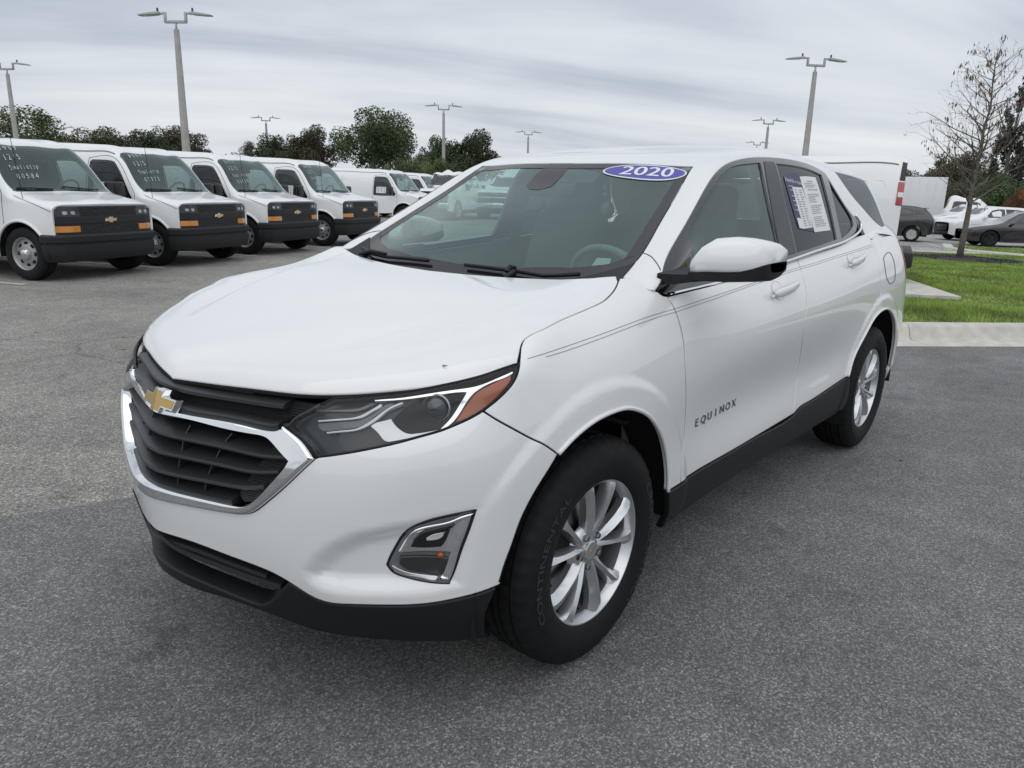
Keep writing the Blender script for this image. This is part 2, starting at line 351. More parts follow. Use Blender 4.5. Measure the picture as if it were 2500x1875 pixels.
# trim lines on those surfaces (surface coordinates, metres)
DATA={"hood":[[[0.0382,0.0],[0.0488,0.0496],[0.0598,0.0991],[0.0718,0.1483],[0.0851,0.1972],[0.0994,0.2458],[0.1141,0.2945],[0.1288,0.3433],[0.1444,0.3918],[0.1625,0.4393],[0.1845,0.4851],[0.2107,0.5288],[0.2406,0.5703],[0.2738,0.6095],[0.3094,0.6467],[0.3469,0.6824],[0.3863,0.7162],[0.4278,0.7476],[0.4717,0.7762],[0.518,0.8011],[0.5662,0.8217]],[[0.6075,0.7983],[0.6345,0.785],[0.6698,0.7849],[0.7164,0.7874],[0.7853,0.7785],[0.8805,0.769],[0.9683,0.7688],[1.0324,0.769],[1.0811,0.7618],[1.1202,0.7519],[1.1547,0.7389]],[[1.1956,0.7082],[1.1603,0.6205],[1.1242,0.5002],[1.0881,0.3501],[1.0625,0.2],[1.0471,0.0]]],"bumper":[[[0.0051,0.3406],[0.1622,0.3511],[0.2738,0.3534],[0.3399,0.358],[0.3762,0.3699],[0.4113,0.3973],[0.4836,0.4671],[0.5512,0.5587]],[[0.5614,0.5653],[0.6229,0.5769],[0.7051,0.59],[0.7579,0.5965],[0.8084,0.6056],[0.8574,0.616],[0.8805,0.6261],[0.9152,0.644],[0.9434,0.6639]],[[0.9445,0.6615],[0.9804,0.6294],[1.0248,0.5959],[1.07,0.562],[1.1033,0.5367],[1.1487,0.4921]],[[1.1487,0.4921],[1.12,0.4482],[1.0926,0.4049],[1.0683,0.3609],[1.0504,0.3216],[1.0356,0.2796],[1.0227,0.2463],[1.0125,0.2099],[1.0085,0.1924]],[[1.0078,0.1956],[0.9621,0.186],[0.9012,0.1773],[0.8368,0.1723],[0.7448,0.1715],[0.6468,0.168],[0.5795,0.1633],[0.5338,0.1713],[0.4937,0.1851],[0.4398,0.1948],[0.3819,0.1952],[0.2614,0.1954],[0.1375,0.2023],[0.0047,0.1939]]],"valance":[[[0.0308,0.1006],[0.136,0.0927],[0.223,0.082],[0.2915,0.0724],[0.333,0.0705],[0.3713,0.0904],[0.4066,0.1214],[0.4421,0.1597],[0.4665,0.1879]],[[0.4665,0.1879],[0.4935,0.1845],[0.5337,0.1706],[0.5793,0.1626],[0.6467,0.1673],[0.7447,0.1709],[0.8367,0.1717],[0.9012,0.1767],[0.9621,0.1855],[1.0079,0.1951]],[[0.9848,0.1158],[0.9827,0.023]],[[1.0059,0.001],[0.8765,0.0066],[0.7093,0.0183],[0.5548,0.0152],[0.4606,0.0163],[0.3796,0.0311],[0.2452,0.0491],[0.1107,0.0473],[-0.0,0.0565]]],"intake":[[[0.0035,0.1906],[0.1368,0.1992],[0.2607,0.1925],[0.3812,0.1923],[0.4391,0.1918],[0.4667,0.1886]],[[0.4665,0.1879],[0.4421,0.1597],[0.4066,0.1214],[0.3713,0.0904],[0.333,0.0705],[0.2915,0.0724],[0.223,0.082],[0.136,0.0927],[0.0308,0.1006]]],"fender":[[[0.9434,0.6639],[0.9749,0.6942],[0.9951,0.719],[1.0112,0.7433],[1.0229,0.772],[1.0326,0.8066]],[[1.0569,0.8513],[1.0875,0.8611],[1.1434,0.8482],[1.2076,0.8278],[1.287,0.8239],[1.3901,0.8288],[1.4798,0.8338],[1.5419,0.8401],[1.5855,0.8512],[1.6179,0.8625],[1.644,0.8747]],[[1.6589,0.8817],[1.7088,0.8671],[1.7452,0.841],[1.7629,0.8252]],[[1.7661,0.8258],[1.7797,0.8135],[1.8131,0.8067]],[[1.8076,0.7998],[1.8225,0.7634],[1.8379,0.7094],[1.8485,0.6526],[1.8469,0.5767],[1.8668,0.4857],[1.8876,0.3967],[1.8878,0.3186],[1.8641,0.2623],[1.865,0.1956]],[[1.865,0.1956],[1.7726,0.1977]],[[1.7725,0.1985],[1.766,0.2561],[1.7419,0.3298],[1.6998,0.3943],[1.6456,0.4489],[1.5858,0.495],[1.521,0.5283],[1.4611,0.5481],[1.3928,0.5563],[1.308,0.5561],[1.2409,0.5435],[1.1897,0.5224],[1.1487,0.4941]],[[1.1487,0.4921],[1.1033,0.5367],[1.07,0.562],[1.0248,0.5959],[0.9804,0.6294],[0.9445,0.6615]]],"archlip_front":[[[1.1487,0.4941],[1.1897,0.5224],[1.2409,0.5435],[1.308,0.5561],[1.3928,0.5563],[1.4611,0.5481],[1.521,0.5283],[1.5858,0.495],[1.6456,0.4489],[1.6998,0.3943],[1.7419,0.3298],[1.766,0.2561],[1.7725,0.1985]]],"front_door":[[[1.8131,0.8067],[1.9773,0.817],[2.2293,0.8446],[2.5221,0.8814],[2.7959,0.8814],[2.9874,0.8773]],[[2.9874,0.8773],[2.96,0.8064],[2.9487,0.7458],[2.9382,0.6904],[2.9128,0.6348],[2.8948,0.5571],[2.9477,0.4494],[2.9638,0.3467],[2.9168,0.264],[2.8976,0.2025]],[[2.8976,0.2025],[2.5065,0.2031],[2.2048,0.1997],[2.0191,0.1996],[1.865,0.1956]],[[1.865,0.1956],[1.8641,0.2623],[1.8878,0.3186],[1.8876,0.3967],[1.8668,0.4857],[1.8469,0.5767],[1.8485,0.6526],[1.8379,0.7094],[1.8225,0.7634],[1.8076,0.7998]]],"rear_door":[[[2.9874,0.8773],[3.3548,0.8786],[3.6583,0.8846],[3.8236,0.894],[5.2261,0.8035],[5.1927,0.8312]],[[5.1858,0.8417],[4.0408,0.8689],[4.0562,0.808],[4.0571,0.7623],[4.0371,0.7132],[4.0335,0.652],[4.0414,0.6086],[4.0081,0.5705],[3.9977,0.5223]],[[3.9876,0.5186],[3.8841,0.4898],[3.7913,0.4346],[3.7114,0.3743],[3.6507,0.3019],[3.6142,0.2294]],[[3.6142,0.2294],[3.3242,0.2175],[3.0755,0.2154],[2.9595,0.2148],[2.9025,0.2012]],[[2.8976,0.2025],[2.9168,0.264],[2.9638,0.3467],[2.9477,0.4494],[2.8948,0.5571],[2.9128,0.6348],[2.9382,0.6904],[2.9487,0.7458],[2.96,0.8064],[2.9874,0.8773]]],"archlip_rear":[[[3.6142,0.2294],[3.6507,0.3019],[3.7114,0.3743],[3.7913,0.4346],[3.8841,0.4898],[3.9876,0.5186],[4.0951,0.5264],[4.1963,0.5151],[4.2983,0.4815],[4.3989,0.425],[4.4669,0.3329],[4.5002,0.2063],[4.5046,0.1311]]],"quarter":[[[5.1858,0.8417],[4.0408,0.8689],[4.0562,0.808],[4.0571,0.7623],[4.0371,0.7132],[4.0335,0.652],[4.0414,0.6086],[4.0081,0.5705],[3.9977,0.5223]],[[3.9797,0.5216],[4.0951,0.5264],[4.1963,0.5151],[4.2983,0.4815],[4.3989,0.425],[4.4669,0.3329],[4.5002,0.2063],[4.5046,0.1311]],[[4.5046,0.1311],[4.6377,0.1355],[4.7602,0.1486]],[[4.7602,0.1486],[4.7699,0.4149],[4.7821,0.5912]],[[4.7821,0.5912],[4.6926,0.6404],[4.67,0.7075],[4.6774,0.7933]],[[4.6829,0.8135],[4.3901,0.8259],[4.1933,0.829],[4.0165,0.8419]]],"tail_lamp":[[[4.7821,0.5912],[4.6926,0.6404],[4.67,0.7075],[4.6774,0.7933]],[[4.6774,0.7933],[5.0046,0.8031],[5.1624,0.7658]],[[5.1624,0.7658],[5.1389,0.6809],[4.9953,0.619],[4.7821,0.5912]]],"rear_bumper":[[[4.5046,0.1311],[4.6377,0.1355],[4.7602,0.1486]],[[4.7602,0.1486],[4.7699,0.4149],[4.7818,0.5872]],[[4.7818,0.5872],[4.9935,0.5951],[5.2808,0.5601],[5.5201,0.5408],[5.7189,0.5409]],[[5.7191,0.0928],[5.2824,0.0892],[5.0062,0.0744],[4.7633,0.0603],[4.5155,0.0479]]],"tailgate":[[[5.719,0.5497],[5.52,0.5496],[5.2804,0.5686],[5.141,0.6121]],[[5.141,0.6121],[5.1389,0.6809],[5.1624,0.7658],[5.0787,0.825]],[[5.0699,0.8575],[5.508,0.8933],[5.7193,0.8992]]],"sill":[[[1.773,0.1962],[1.8653,0.194],[2.0194,0.198],[2.2049,0.198],[2.5067,0.2012],[2.9028,0.1992],[2.9595,0.2139],[3.0755,0.2145],[3.3242,0.2165],[3.6141,0.2283]],[[3.6346,0.216],[3.6647,0.1374],[3.7047,0.0571]],[[3.7048,0.019],[3.3945,0.0198],[2.7934,0.0264],[2.1967,0.0267],[1.8632,0.035],[1.8226,0.0315]],[[1.8226,0.0315],[1.8013,0.1141],[1.7703,0.1949]]],"sill_low":[[[3.6845,0.0564],[3.3944,0.0455],[2.7933,0.0481],[2.1969,0.0489],[1.8633,0.0619]],[[1.8626,-0.0028],[2.1963,-0.0017],[2.7935,-0.0017],[3.3947,-0.0053],[3.6851,-0.0061]]],"headlight":[[[0.4449,0.6866],[0.4601,0.7173],[0.4955,0.7652],[0.526,0.8002],[0.5555,0.8252]],[[0.5555,0.8252],[0.6,0.8259],[0.6491,0.8257],[0.6983,0.8235],[0.7493,0.8215],[0.8023,0.8216],[0.8583,0.8214],[0.9176,0.8246],[0.9689,0.8265],[1.0252,0.8157]],[[1.0252,0.8157],[1.0206,0.7756],[1.0112,0.7433],[0.9951,0.719],[0.9749,0.6942],[0.9434,0.6639],[0.9152,0.644],[0.8805,0.6261],[0.8574,0.616],[0.8084,0.6056],[0.7579,0.5965],[0.7051,0.59],[0.6229,0.5769],[0.5614,0.5653]],[[0.554,0.5676],[0.526,0.6008],[0.4968,0.632],[0.4672,0.6618],[0.4449,0.6866]]],"hl_chrome":[[[0.6451,0.8196],[0.7017,0.8133],[0.7796,0.8091],[0.8535,0.7983],[0.8942,0.7936],[0.9225,0.7985],[0.9594,0.8069],[1.004,0.8068]],[[1.004,0.8068],[1.0064,0.7969]],[[1.0064,0.7969],[0.9645,0.7946],[0.9389,0.7927],[0.9077,0.7721],[0.894,0.7351],[0.8843,0.6742],[0.8722,0.6385],[0.8581,0.6212]],[[0.8581,0.6212],[0.8497,0.6257]],[[0.8497,0.6257],[0.8643,0.6592],[0.874,0.7158],[0.8769,0.7604],[0.8762,0.7724]],[[0.8762,0.7724],[0.8582,0.7807],[0.7836,0.7962],[0.7044,0.8048],[0.65,0.8118]]],"hl_amber":[[[0.8818,0.644],[0.8884,0.6794],[0.899,0.7314],[0.9108,0.7649],[0.9399,0.7868],[0.9713,0.794],[0.9991,0.7941]],[[0.9991,0.7941],[1.0022,0.7734],[0.994,0.7411],[0.9822,0.7193],[0.9613,0.6883],[0.9253,0.6595],[0.9017,0.6458],[0.8818,0.644]]],"hl_bowl":[[[0.6647,0.7009],[0.6717,0.7148],[0.691,0.7196],[0.7091,0.7238]],[[0.7091,0.7238],[0.7258,0.6905],[0.7463,0.6604],[0.7647,0.6404],[0.7806,0.6302]],[[0.7806,0.6302],[0.8158,0.6261],[0.852,0.6267]],[[0.852,0.6267],[0.8459,0.6204],[0.8058,0.6153],[0.767,0.6125],[0.7298,0.6119]],[[0.7298,0.6119],[0.7203,0.6174],[0.6951,0.6556],[0.6647,0.7009]]],"hl_black":[[[0.7127,0.7225],[0.7211,0.7629],[0.7343,0.7885],[0.7493,0.7979]],[[0.7493,0.7979],[0.7839,0.7953],[0.8268,0.7858],[0.8592,0.7765],[0.8753,0.7581]],[[0.8753,0.7581],[0.8747,0.713],[0.8643,0.6592],[0.8474,0.6295]],[[0.8474,0.6295],[0.8149,0.6293],[0.7826,0.6327],[0.7653,0.643],[0.7449,0.666],[0.7258,0.6957],[0.7127,0.7225]]],"hl_drl_a":[[[0.5224,0.7345],[0.5767,0.7483],[0.6181,0.7543],[0.6317,0.7627],[0.6514,0.7851],[0.6656,0.8026]],[[0.6656,0.8026],[0.6716,0.7931],[0.6563,0.7751],[0.639,0.7514],[0.6225,0.7442],[0.581,0.7384],[0.5259,0.7264]]],"hl_drl_b":[[[0.5536,0.6818],[0.596,0.6916],[0.6305,0.698],[0.6485,0.715],[0.6694,0.75],[0.6945,0.7881],[0.7166,0.7974]],[[0.7166,0.7974],[0.7194,0.792],[0.7005,0.7797],[0.6789,0.7406],[0.656,0.7029],[0.6349,0.6882],[0.5975,0.6818],[0.5563,0.6733]]],"hl_tube":[[[0.5212,0.717],[0.5789,0.7333],[0.6234,0.7392],[0.6398,0.7475],[0.6575,0.7697],[0.6763,0.8005]],[[0.6763,0.8005],[0.6955,0.8017],[0.6784,0.7747],[0.6578,0.7334],[0.6424,0.7056],[0.6247,0.7004],[0.5845,0.6924],[0.5443,0.682]],[[0.5443,0.682],[0.5267,0.696],[0.5212,0.717]]],"hl_band":[[[0.4993,0.7802],[0.5387,0.7855],[0.5805,0.7864],[0.6208,0.7887],[0.6336,0.7969],[0.6509,0.8127]],[[0.6509,0.8127],[0.6374,0.8172],[0.6241,0.8046],[0.6085,0.798],[0.5674,0.7959],[0.5219,0.7923]]],"hl_proj":[[0.5164,0.7306,0.8758],[0.5054,0.7192,0.9072],[0.4967,0.7479,0.8754]],"fog":[[[0.9575,0.3737],[0.9026,0.3709],[0.8493,0.3622],[0.8129,0.3449],[0.7852,0.3128],[0.7624,0.2813],[0.7541,0.2657]],[[0.7541,0.2657],[0.7663,0.25],[0.7934,0.2396],[0.8397,0.2292],[0.878,0.2229],[0.9019,0.2204]],[[0.9019,0.2204],[0.9106,0.2354],[0.9303,0.2883],[0.9464,0.3338],[0.9575,0.3737]]],"fog_bezel":[[[0.7857,0.2951],[0.8058,0.3216],[0.824,0.3445],[0.8573,0.3552],[0.9074,0.3597],[0.927,0.367],[0.9521,0.3707]],[[0.9521,0.3707],[0.9444,0.3393],[0.9268,0.2866],[0.9059,0.2295],[0.9014,0.2242]],[[0.9014,0.2242],[0.8777,0.2275]],[[0.8777,0.2275],[0.8869,0.2355],[0.9003,0.264],[0.9087,0.2846]],[[0.9087,0.2846],[0.874,0.289],[0.8405,0.2925],[0.8044,0.2927]]],"fog_upper":[[[0.8189,0.307],[0.8329,0.33],[0.8496,0.3444],[0.8814,0.3512],[0.9163,0.354]],[[0.9163,0.354],[0.9094,0.3317],[0.898,0.3073],[0.8902,0.3001]],[[0.8902,0.3001],[0.8495,0.3025],[0.8189,0.307]]],"fog_drl":[[[0.8564,0.3242],[0.8686,0.3342],[0.8904,0.3365],[0.9,0.336]],[[0.9,0.336],[0.8963,0.3245],[0.8866,0.3184],[0.8563,0.318]]],"fog_lower":[[[0.7923,0.2869],[0.8401,0.2855],[0.8816,0.2798],[0.9066,0.2761]],[[0.9066,0.2761],[0.8979,0.2525],[0.8871,0.2378],[0.8749,0.2374]],[[0.8749,0.2374],[0.8375,0.2478],[0.7975,0.2624],[0.7887,0.2709]]],"fog_ribs":[[[0.7692,0.2694],[0.7969,0.2562],[0.8457,0.2417],[0.8788,0.2361]],[[0.8788,0.2361],[0.8769,0.2282],[0.8403,0.2329],[0.8003,0.2421],[0.7727,0.2547]]],"chrome_out":[[[0.0051,0.3406],[0.1622,0.3511],[0.2738,0.3534],[0.3399,0.358],[0.3762,0.3699],[0.4113,0.3973],[0.4836,0.4671],[0.5512,0.5587]],[[0.551,0.56],[0.5066,0.6233],[0.4697,0.6567],[0.432,0.6859]],[[0.432,0.6859],[0.4261,0.6693],[0.4083,0.6552],[0.3037,0.6569],[0.1907,0.6597],[0.0932,0.658],[0.0187,0.6548]]],"chrome_in":[[[0.0345,0.3832],[0.0829,0.3843],[0.2002,0.3828],[0.2922,0.3791],[0.3324,0.38],[0.3577,0.3871],[0.3927,0.4115],[0.4321,0.4555],[0.4767,0.5211],[0.4845,0.544]],[[0.4845,0.544],[0.4541,0.5707],[0.4187,0.6036],[0.3932,0.6204],[0.3486,0.6226],[0.237,0.6236],[0.1204,0.6347],[-0.009,0.6234]]],"upper_grille":[[[0.0187,0.6548],[0.0932,0.658],[0.1907,0.6597],[0.3037,0.6569],[0.4083,0.6552],[0.4261,0.6693],[0.432,0.6859]],[[0.4326,0.6872],[0.4447,0.6876],[0.46,0.7184],[0.4954,0.7662],[0.5257,0.801],[0.5552,0.826]],[[0.5465,0.8274],[0.4756,0.8302],[0.4092,0.8301],[0.3113,0.8293],[0.2378,0.8289],[0.1584,0.8317],[0.0681,0.8354],[-0.0,0.83]]],"slat0":[[0.0282,0.5462],[0.1218,0.5483],[0.2201,0.5472],[0.3115,0.5448],[0.3769,0.5427],[0.4299,0.5475],[0.4679,0.5531]],"slat1":[[0.0304,0.4885],[0.117,0.4926],[0.2299,0.492],[0.2954,0.49],[0.3389,0.4878],[0.3923,0.491],[0.4413,0.4981]],"slat2":[[0.0248,0.4351],[0.1232,0.4381],[0.2351,0.4388],[0.308,0.4375],[0.3547,0.4405],[0.4007,0.4481]],"uslat":[[0.0704,0.7704],[0.1392,0.771],[0.2536,0.7717],[0.3275,0.771],[0.4003,0.7722],[0.4749,0.7829]],"emb":[[0.8283,0.0209,0.8408],[0.8219,-0.0789,0.8363],[0.8134,0.093,0.8552]],"pin":[[1.07,0.7994],[1.1459,0.768],[1.2513,0.7501],[1.3654,0.7461],[1.504,0.7498],[1.7071,0.7629],[1.8189,0.7679],[1.948,0.7769],[2.1339,0.7933],[2.3948,0.8198],[2.7552,0.8339],[3.1186,0.828],[3.5341,0.8257],[4.0273,0.8108]],"letters":[[-0.5699,0.8932,0.6285],[-0.921,0.8806,0.6314],[-0.5672,0.8944,0.6544]],"fuel":[[[4.1567,0.7385],[4.2104,0.7471],[4.3303,0.7466],[4.3715,0.7191],[4.3763,0.6728],[4.3519,0.6368],[4.313,0.6263],[4.2238,0.6258]],[[4.2238,0.6258],[4.1532,0.6738],[4.1567,0.7385]]],"windshield":[[[-0.0979,0.0],[-0.0816,0.2395],[-0.0326,0.4022],[0.0326,0.5078],[0.0871,0.5481]],[[0.0804,0.5509],[0.159,0.5764],[0.2235,0.5801],[0.4375,0.5702],[0.649,0.5657],[0.8384,0.5656]],[[0.8241,0.5706],[0.8187,0.4458],[0.8079,0.2927],[0.7992,0.145],[0.797,0.0]]],"cargo_glass":[[[2.3057,0.6571],[2.6465,0.6487],[2.9001,0.6501]],[[2.9009,0.6579],[2.8924,0.7657],[2.9492,0.9755]],[[2.9296,0.9788],[2.6669,0.9151],[2.5268,0.8299],[2.3835,0.7385],[2.2972,0.6608]]],"roof":[[[0.797,0.0],[0.7992,0.145],[0.8079,0.2927],[0.8187,0.4458],[0.8241,0.5706]],[[0.8384,0.5656],[0.649,0.5657],[0.4375,0.5702],[0.2235,0.5801],[0.159,0.5764],[0.0804,0.5509]],[[0.0656,0.5868],[0.0335,0.6408]],[[0.032,0.6768],[0.0672,0.8135]],[[0.073,0.7901],[0.1675,0.6954],[0.4232,0.6869],[0.6679,0.6903],[0.8436,0.6885],[0.9337,0.6867],[1.0176,0.6862],[1.3219,0.6873],[1.6917,0.692],[1.9423,0.6844],[2.082,0.6949]],[[2.082,0.6949],[2.1409,0.7541],[2.2177,0.8195],[2.3146,0.8877],[2.3752,0.9319],[2.4069,0.9538]],[[2.4269,1.0022],[2.5885,1.0242],[2.7887,1.0278],[3.0292,1.0331]],[[3.0291,1.018],[2.9765,0.9761],[2.9315,0.7634],[2.9673,0.6471]],[[2.9505,0.6495],[3.093,0.6204]],[[3.0908,0.5602],[3.1512,0.3268],[3.1714,-0.0]]],"dlo":[[[0.073,0.7901],[0.1675,0.6954],[0.4232,0.6869],[0.6679,0.6903],[0.8436,0.6885],[0.9337,0.6867],[1.0176,0.6862],[1.3219,0.6873],[1.6917,0.692],[1.9423,0.6844],[2.082,0.6949]],[[2.082,0.6949],[2.1369,0.7573],[2.2075,0.823],[2.2786,0.8818],[2.3198,0.9153],[2.2971,0.9415],[2.1898,0.9664]],[[2.1898,0.9664],[2.0385,0.9813],[1.7285,0.9913],[1.3647,1.0008],[1.1708,1.0045],[0.9004,1.008],[0.6173,1.0047],[0.3662,0.9921],[0.1753,0.9498]],[[0.1753,0.9498],[0.1265,0.906],[0.0796,0.8155]]],"glass_front":[[[0.3944,0.7162],[0.5763,0.7143],[0.7549,0.7127],[0.8805,0.7071],[1.0062,0.7081],[1.1266,0.7127],[1.264,0.7142]],[[1.264,0.7142],[1.2168,0.7949],[1.2043,0.8663],[1.1992,0.9267],[1.1802,0.9821]],[[1.1802,0.9821],[0.9207,0.9833],[0.6391,0.9726],[0.3844,0.9516]],[[0.3844,0.9516],[0.3675,0.8869],[0.3944,0.7162]]],"glass_rear":[[[1.4408,0.7188],[1.647,0.7223],[1.8714,0.7174],[2.0019,0.7196]],[[2.0019,0.7196],[1.9746,0.7868],[1.9509,0.8929],[1.9277,0.9678]],[[1.9277,0.9678],[1.659,0.9796],[1.3743,0.9858]],[[1.3743,0.9858],[1.3855,0.9087],[1.3967,0.8158],[1.4408,0.7188]]],"glass_quarter":[[[2.0803,0.7247],[2.1374,0.7811],[2.2197,0.8479],[2.2624,0.9029],[2.2493,0.9269]],[[2.2493,0.9269],[2.159,0.9484],[2.0034,0.9698]],[[2.0034,0.9698],[2.0312,0.8618],[2.0803,0.7247]]],"belt_trim":[[0.1753,0.9498],[0.3662,0.9921],[0.6173,1.0047],[0.9004,1.008],[1.1708,1.0045],[1.3647,1.0008],[1.7285,0.9913],[2.0385,0.9813],[2.202,0.9709],[2.3306,0.9538],[2.3752,0.9319],[2.3256,0.8775]],"apseam":[[0.2236,0.5815],[0.2089,0.6153],[0.1802,0.6531],[0.1489,0.6919]],"bpillar":[[[1.3049,0.7098],[1.4214,0.7129]],[[1.4214,0.7129],[1.393,0.7909],[1.3753,0.8853],[1.3605,0.9855]],[[1.3605,0.9855],[1.1915,0.9862]],[[1.1915,0.9862],[1.2044,0.9212],[1.2196,0.8515],[1.2467,0.7795],[1.3049,0.7098]]],"sheet_a":[[[1.4767,0.7643],[1.6852,0.7638],[1.6731,0.7761]],[[1.6731,0.7761],[1.6671,0.8537],[1.6606,0.9319]],[[1.6606,0.9319],[1.4787,0.9145]],[[1.4787,0.9145],[1.4692,0.8339],[1.4767,0.7643]]],"sheet_b":[[[1.6786,0.7614],[1.8981,0.7438]],[[1.8981,0.7438],[1.8884,0.8357],[1.8831,0.9319]],[[1.8831,0.9319],[1.6593,0.9332]],[[1.6593,0.9332],[1.6616,0.8479],[1.6786,0.7614]]],"sheet_c":[[[1.5373,0.7959],[1.6586,0.7976]],[[1.6586,0.7976],[1.66,0.8595],[1.6507,0.9169]],[[1.6507,0.9169],[1.5438,0.9174]],[[1.5438,0.9174],[1.5326,0.8575],[1.5373,0.7959]]],"cowl_end":[[[0.0,0.584],[0.0762,0.5841],[0.1638,0.5812]],[[0.1638,0.5812],[0.109,0.5223],[0.0326,0.4405],[-0.0326,0.3706]],[[-0.0326,0.3706],[-0.087,0.3651]],[[-0.087,0.3651],[-0.0544,0.4833],[-0.0218,0.5721],[0.0,0.584]]],"decal":[[0.7478,0.371],[0.7649,0.5586],[0.7264,0.1889],[0.8056,0.3452],[0.693,0.3847]],"logo_card":[[0.1698,0.4428],[0.1807,0.4851],[0.1251,0.4981],[0.1173,0.4455]],"camhousing":[[0.5936,-0.1035],[0.7031,-0.125],[0.7997,-0.1295],[0.7979,0.0026],[0.6818,0.0162],[0.5902,0.0245],[0.5599,-0.0166],[0.5625,-0.0679]],"grille_end":[[[0.4189,0.6027],[0.4543,0.5699],[0.4829,0.5434]],[[0.4829,0.5434],[0.4319,0.4571],[0.3926,0.4131],[0.3577,0.3888]],[[0.3577,0.3888],[0.325,0.3859]],[[0.325,0.3859],[0.3096,0.4108],[0.3349,0.4601],[0.3552,0.4998],[0.3774,0.5397],[0.3947,0.5799],[0.4189,0.6027]]],"ugrille_end":[[[0.4018,0.7827],[0.4245,0.8148],[0.4999,0.8248]],[[0.4999,0.8248],[0.473,0.7669],[0.4286,0.7227]],[[0.4286,0.7227],[0.3698,0.7201],[0.4018,0.7827]]],"ribs":[[[0.1115,0.6103],[0.1063,0.5631]],[[0.2564,0.6066],[0.2393,0.5592]],[[0.1049,0.5372],[0.1066,0.5061]],[[0.234,0.5334],[0.2246,0.5034]],[[0.1019,0.484],[0.1013,0.4552]],[[0.2148,0.4814],[0.2078,0.4534]],[[0.099,0.4323],[0.1022,0.3997]],[[0.2009,0.4301],[0.1964,0.4003]]],"lowbars":[[[0.0684,0.1546],[0.1867,0.1487],[0.3074,0.1439],[0.3974,0.1458],[0.4272,0.1482]]]}
# ---------------------------------------------------------------- panels trimmed out of the smooth body surfaces
W,C,H=make()
NETS=dict(W=W,C=C,H=H)
def smooth_seg(p,step):
    p=np.array(p,float)
    keep=[0]+[i for i in range(1,len(p)) if np.linalg.norm(p[i]-p[i-1])>1e-5];p=p[keep]
    if len(p)<3:
        n=max(1,int(np.ceil(np.linalg.norm(p[-1]-p[0])/step)));t=np.linspace(0,1,n+1)[:,None];return p[0]*(1-t)+p[-1]*t
    k=np.concatenate([[0],np.cumsum(np.linalg.norm(np.diff(p,axis=0),axis=1)**.75)])
    L=np.linalg.norm(np.diff(p,axis=0),axis=1).sum();n=max(len(p),int(np.ceil(L/step)))
    # arc-uniform sampling of a natural spline
    tt=np.linspace(k[0],k[-1],max(60,4*n));q=nspl(k,p,tt);a=np.concatenate([[0],np.cumsum(np.linalg.norm(np.diff(q,axis=0),axis=1))])
    s=np.linspace(0,a[-1],n+1);return np.stack([np.interp(s,a,q[:,0]),np.interp(s,a,q[:,1])],1)
def outline(key,step=.012,sym=None):
    segs=DATA[key] if isinstance(key,str) else key
    pts=[]
    for s in segs:
        q=smooth_seg(s,step)
        pts.append(q)
    P=np.vstack(pts)
    if sym:
        ax=0 if sym=='u' else 1
        P[0,ax]=0;P[-1,ax]=0
        mk=P[::-1].copy();mk[:,ax]*=-1
        P=np.vstack([P,mk])
    d=np.linalg.norm(P-np.roll(P,1,0),axis=1);P=P[d>step*.12]
    A=.5*np.sum(P[:,0]*np.roll(P[:,1],-1)-np.roll(P[:,0],-1)*P[:,1])
    if A<0:P=P[::-1]
    return P
def inset(P,d):
    a=P-np.roll(P,1,0);b=np.roll(P,-1,0)-P
    a/=np.linalg.norm(a,axis=1)[:,None]+1e-12;b/=np.linalg.norm(b,axis=1)[:,None]+1e-12
    na=np.stack([-a[:,1],a[:,0]],1);nb=np.stack([-b[:,1],b[:,0]],1)
    n=na+nb;l=np.linalg.norm(n,axis=1)[:,None];n/=l+1e-9
    c=np.maximum((n*na).sum(1),.45)[:,None]
    return P+n*d/c
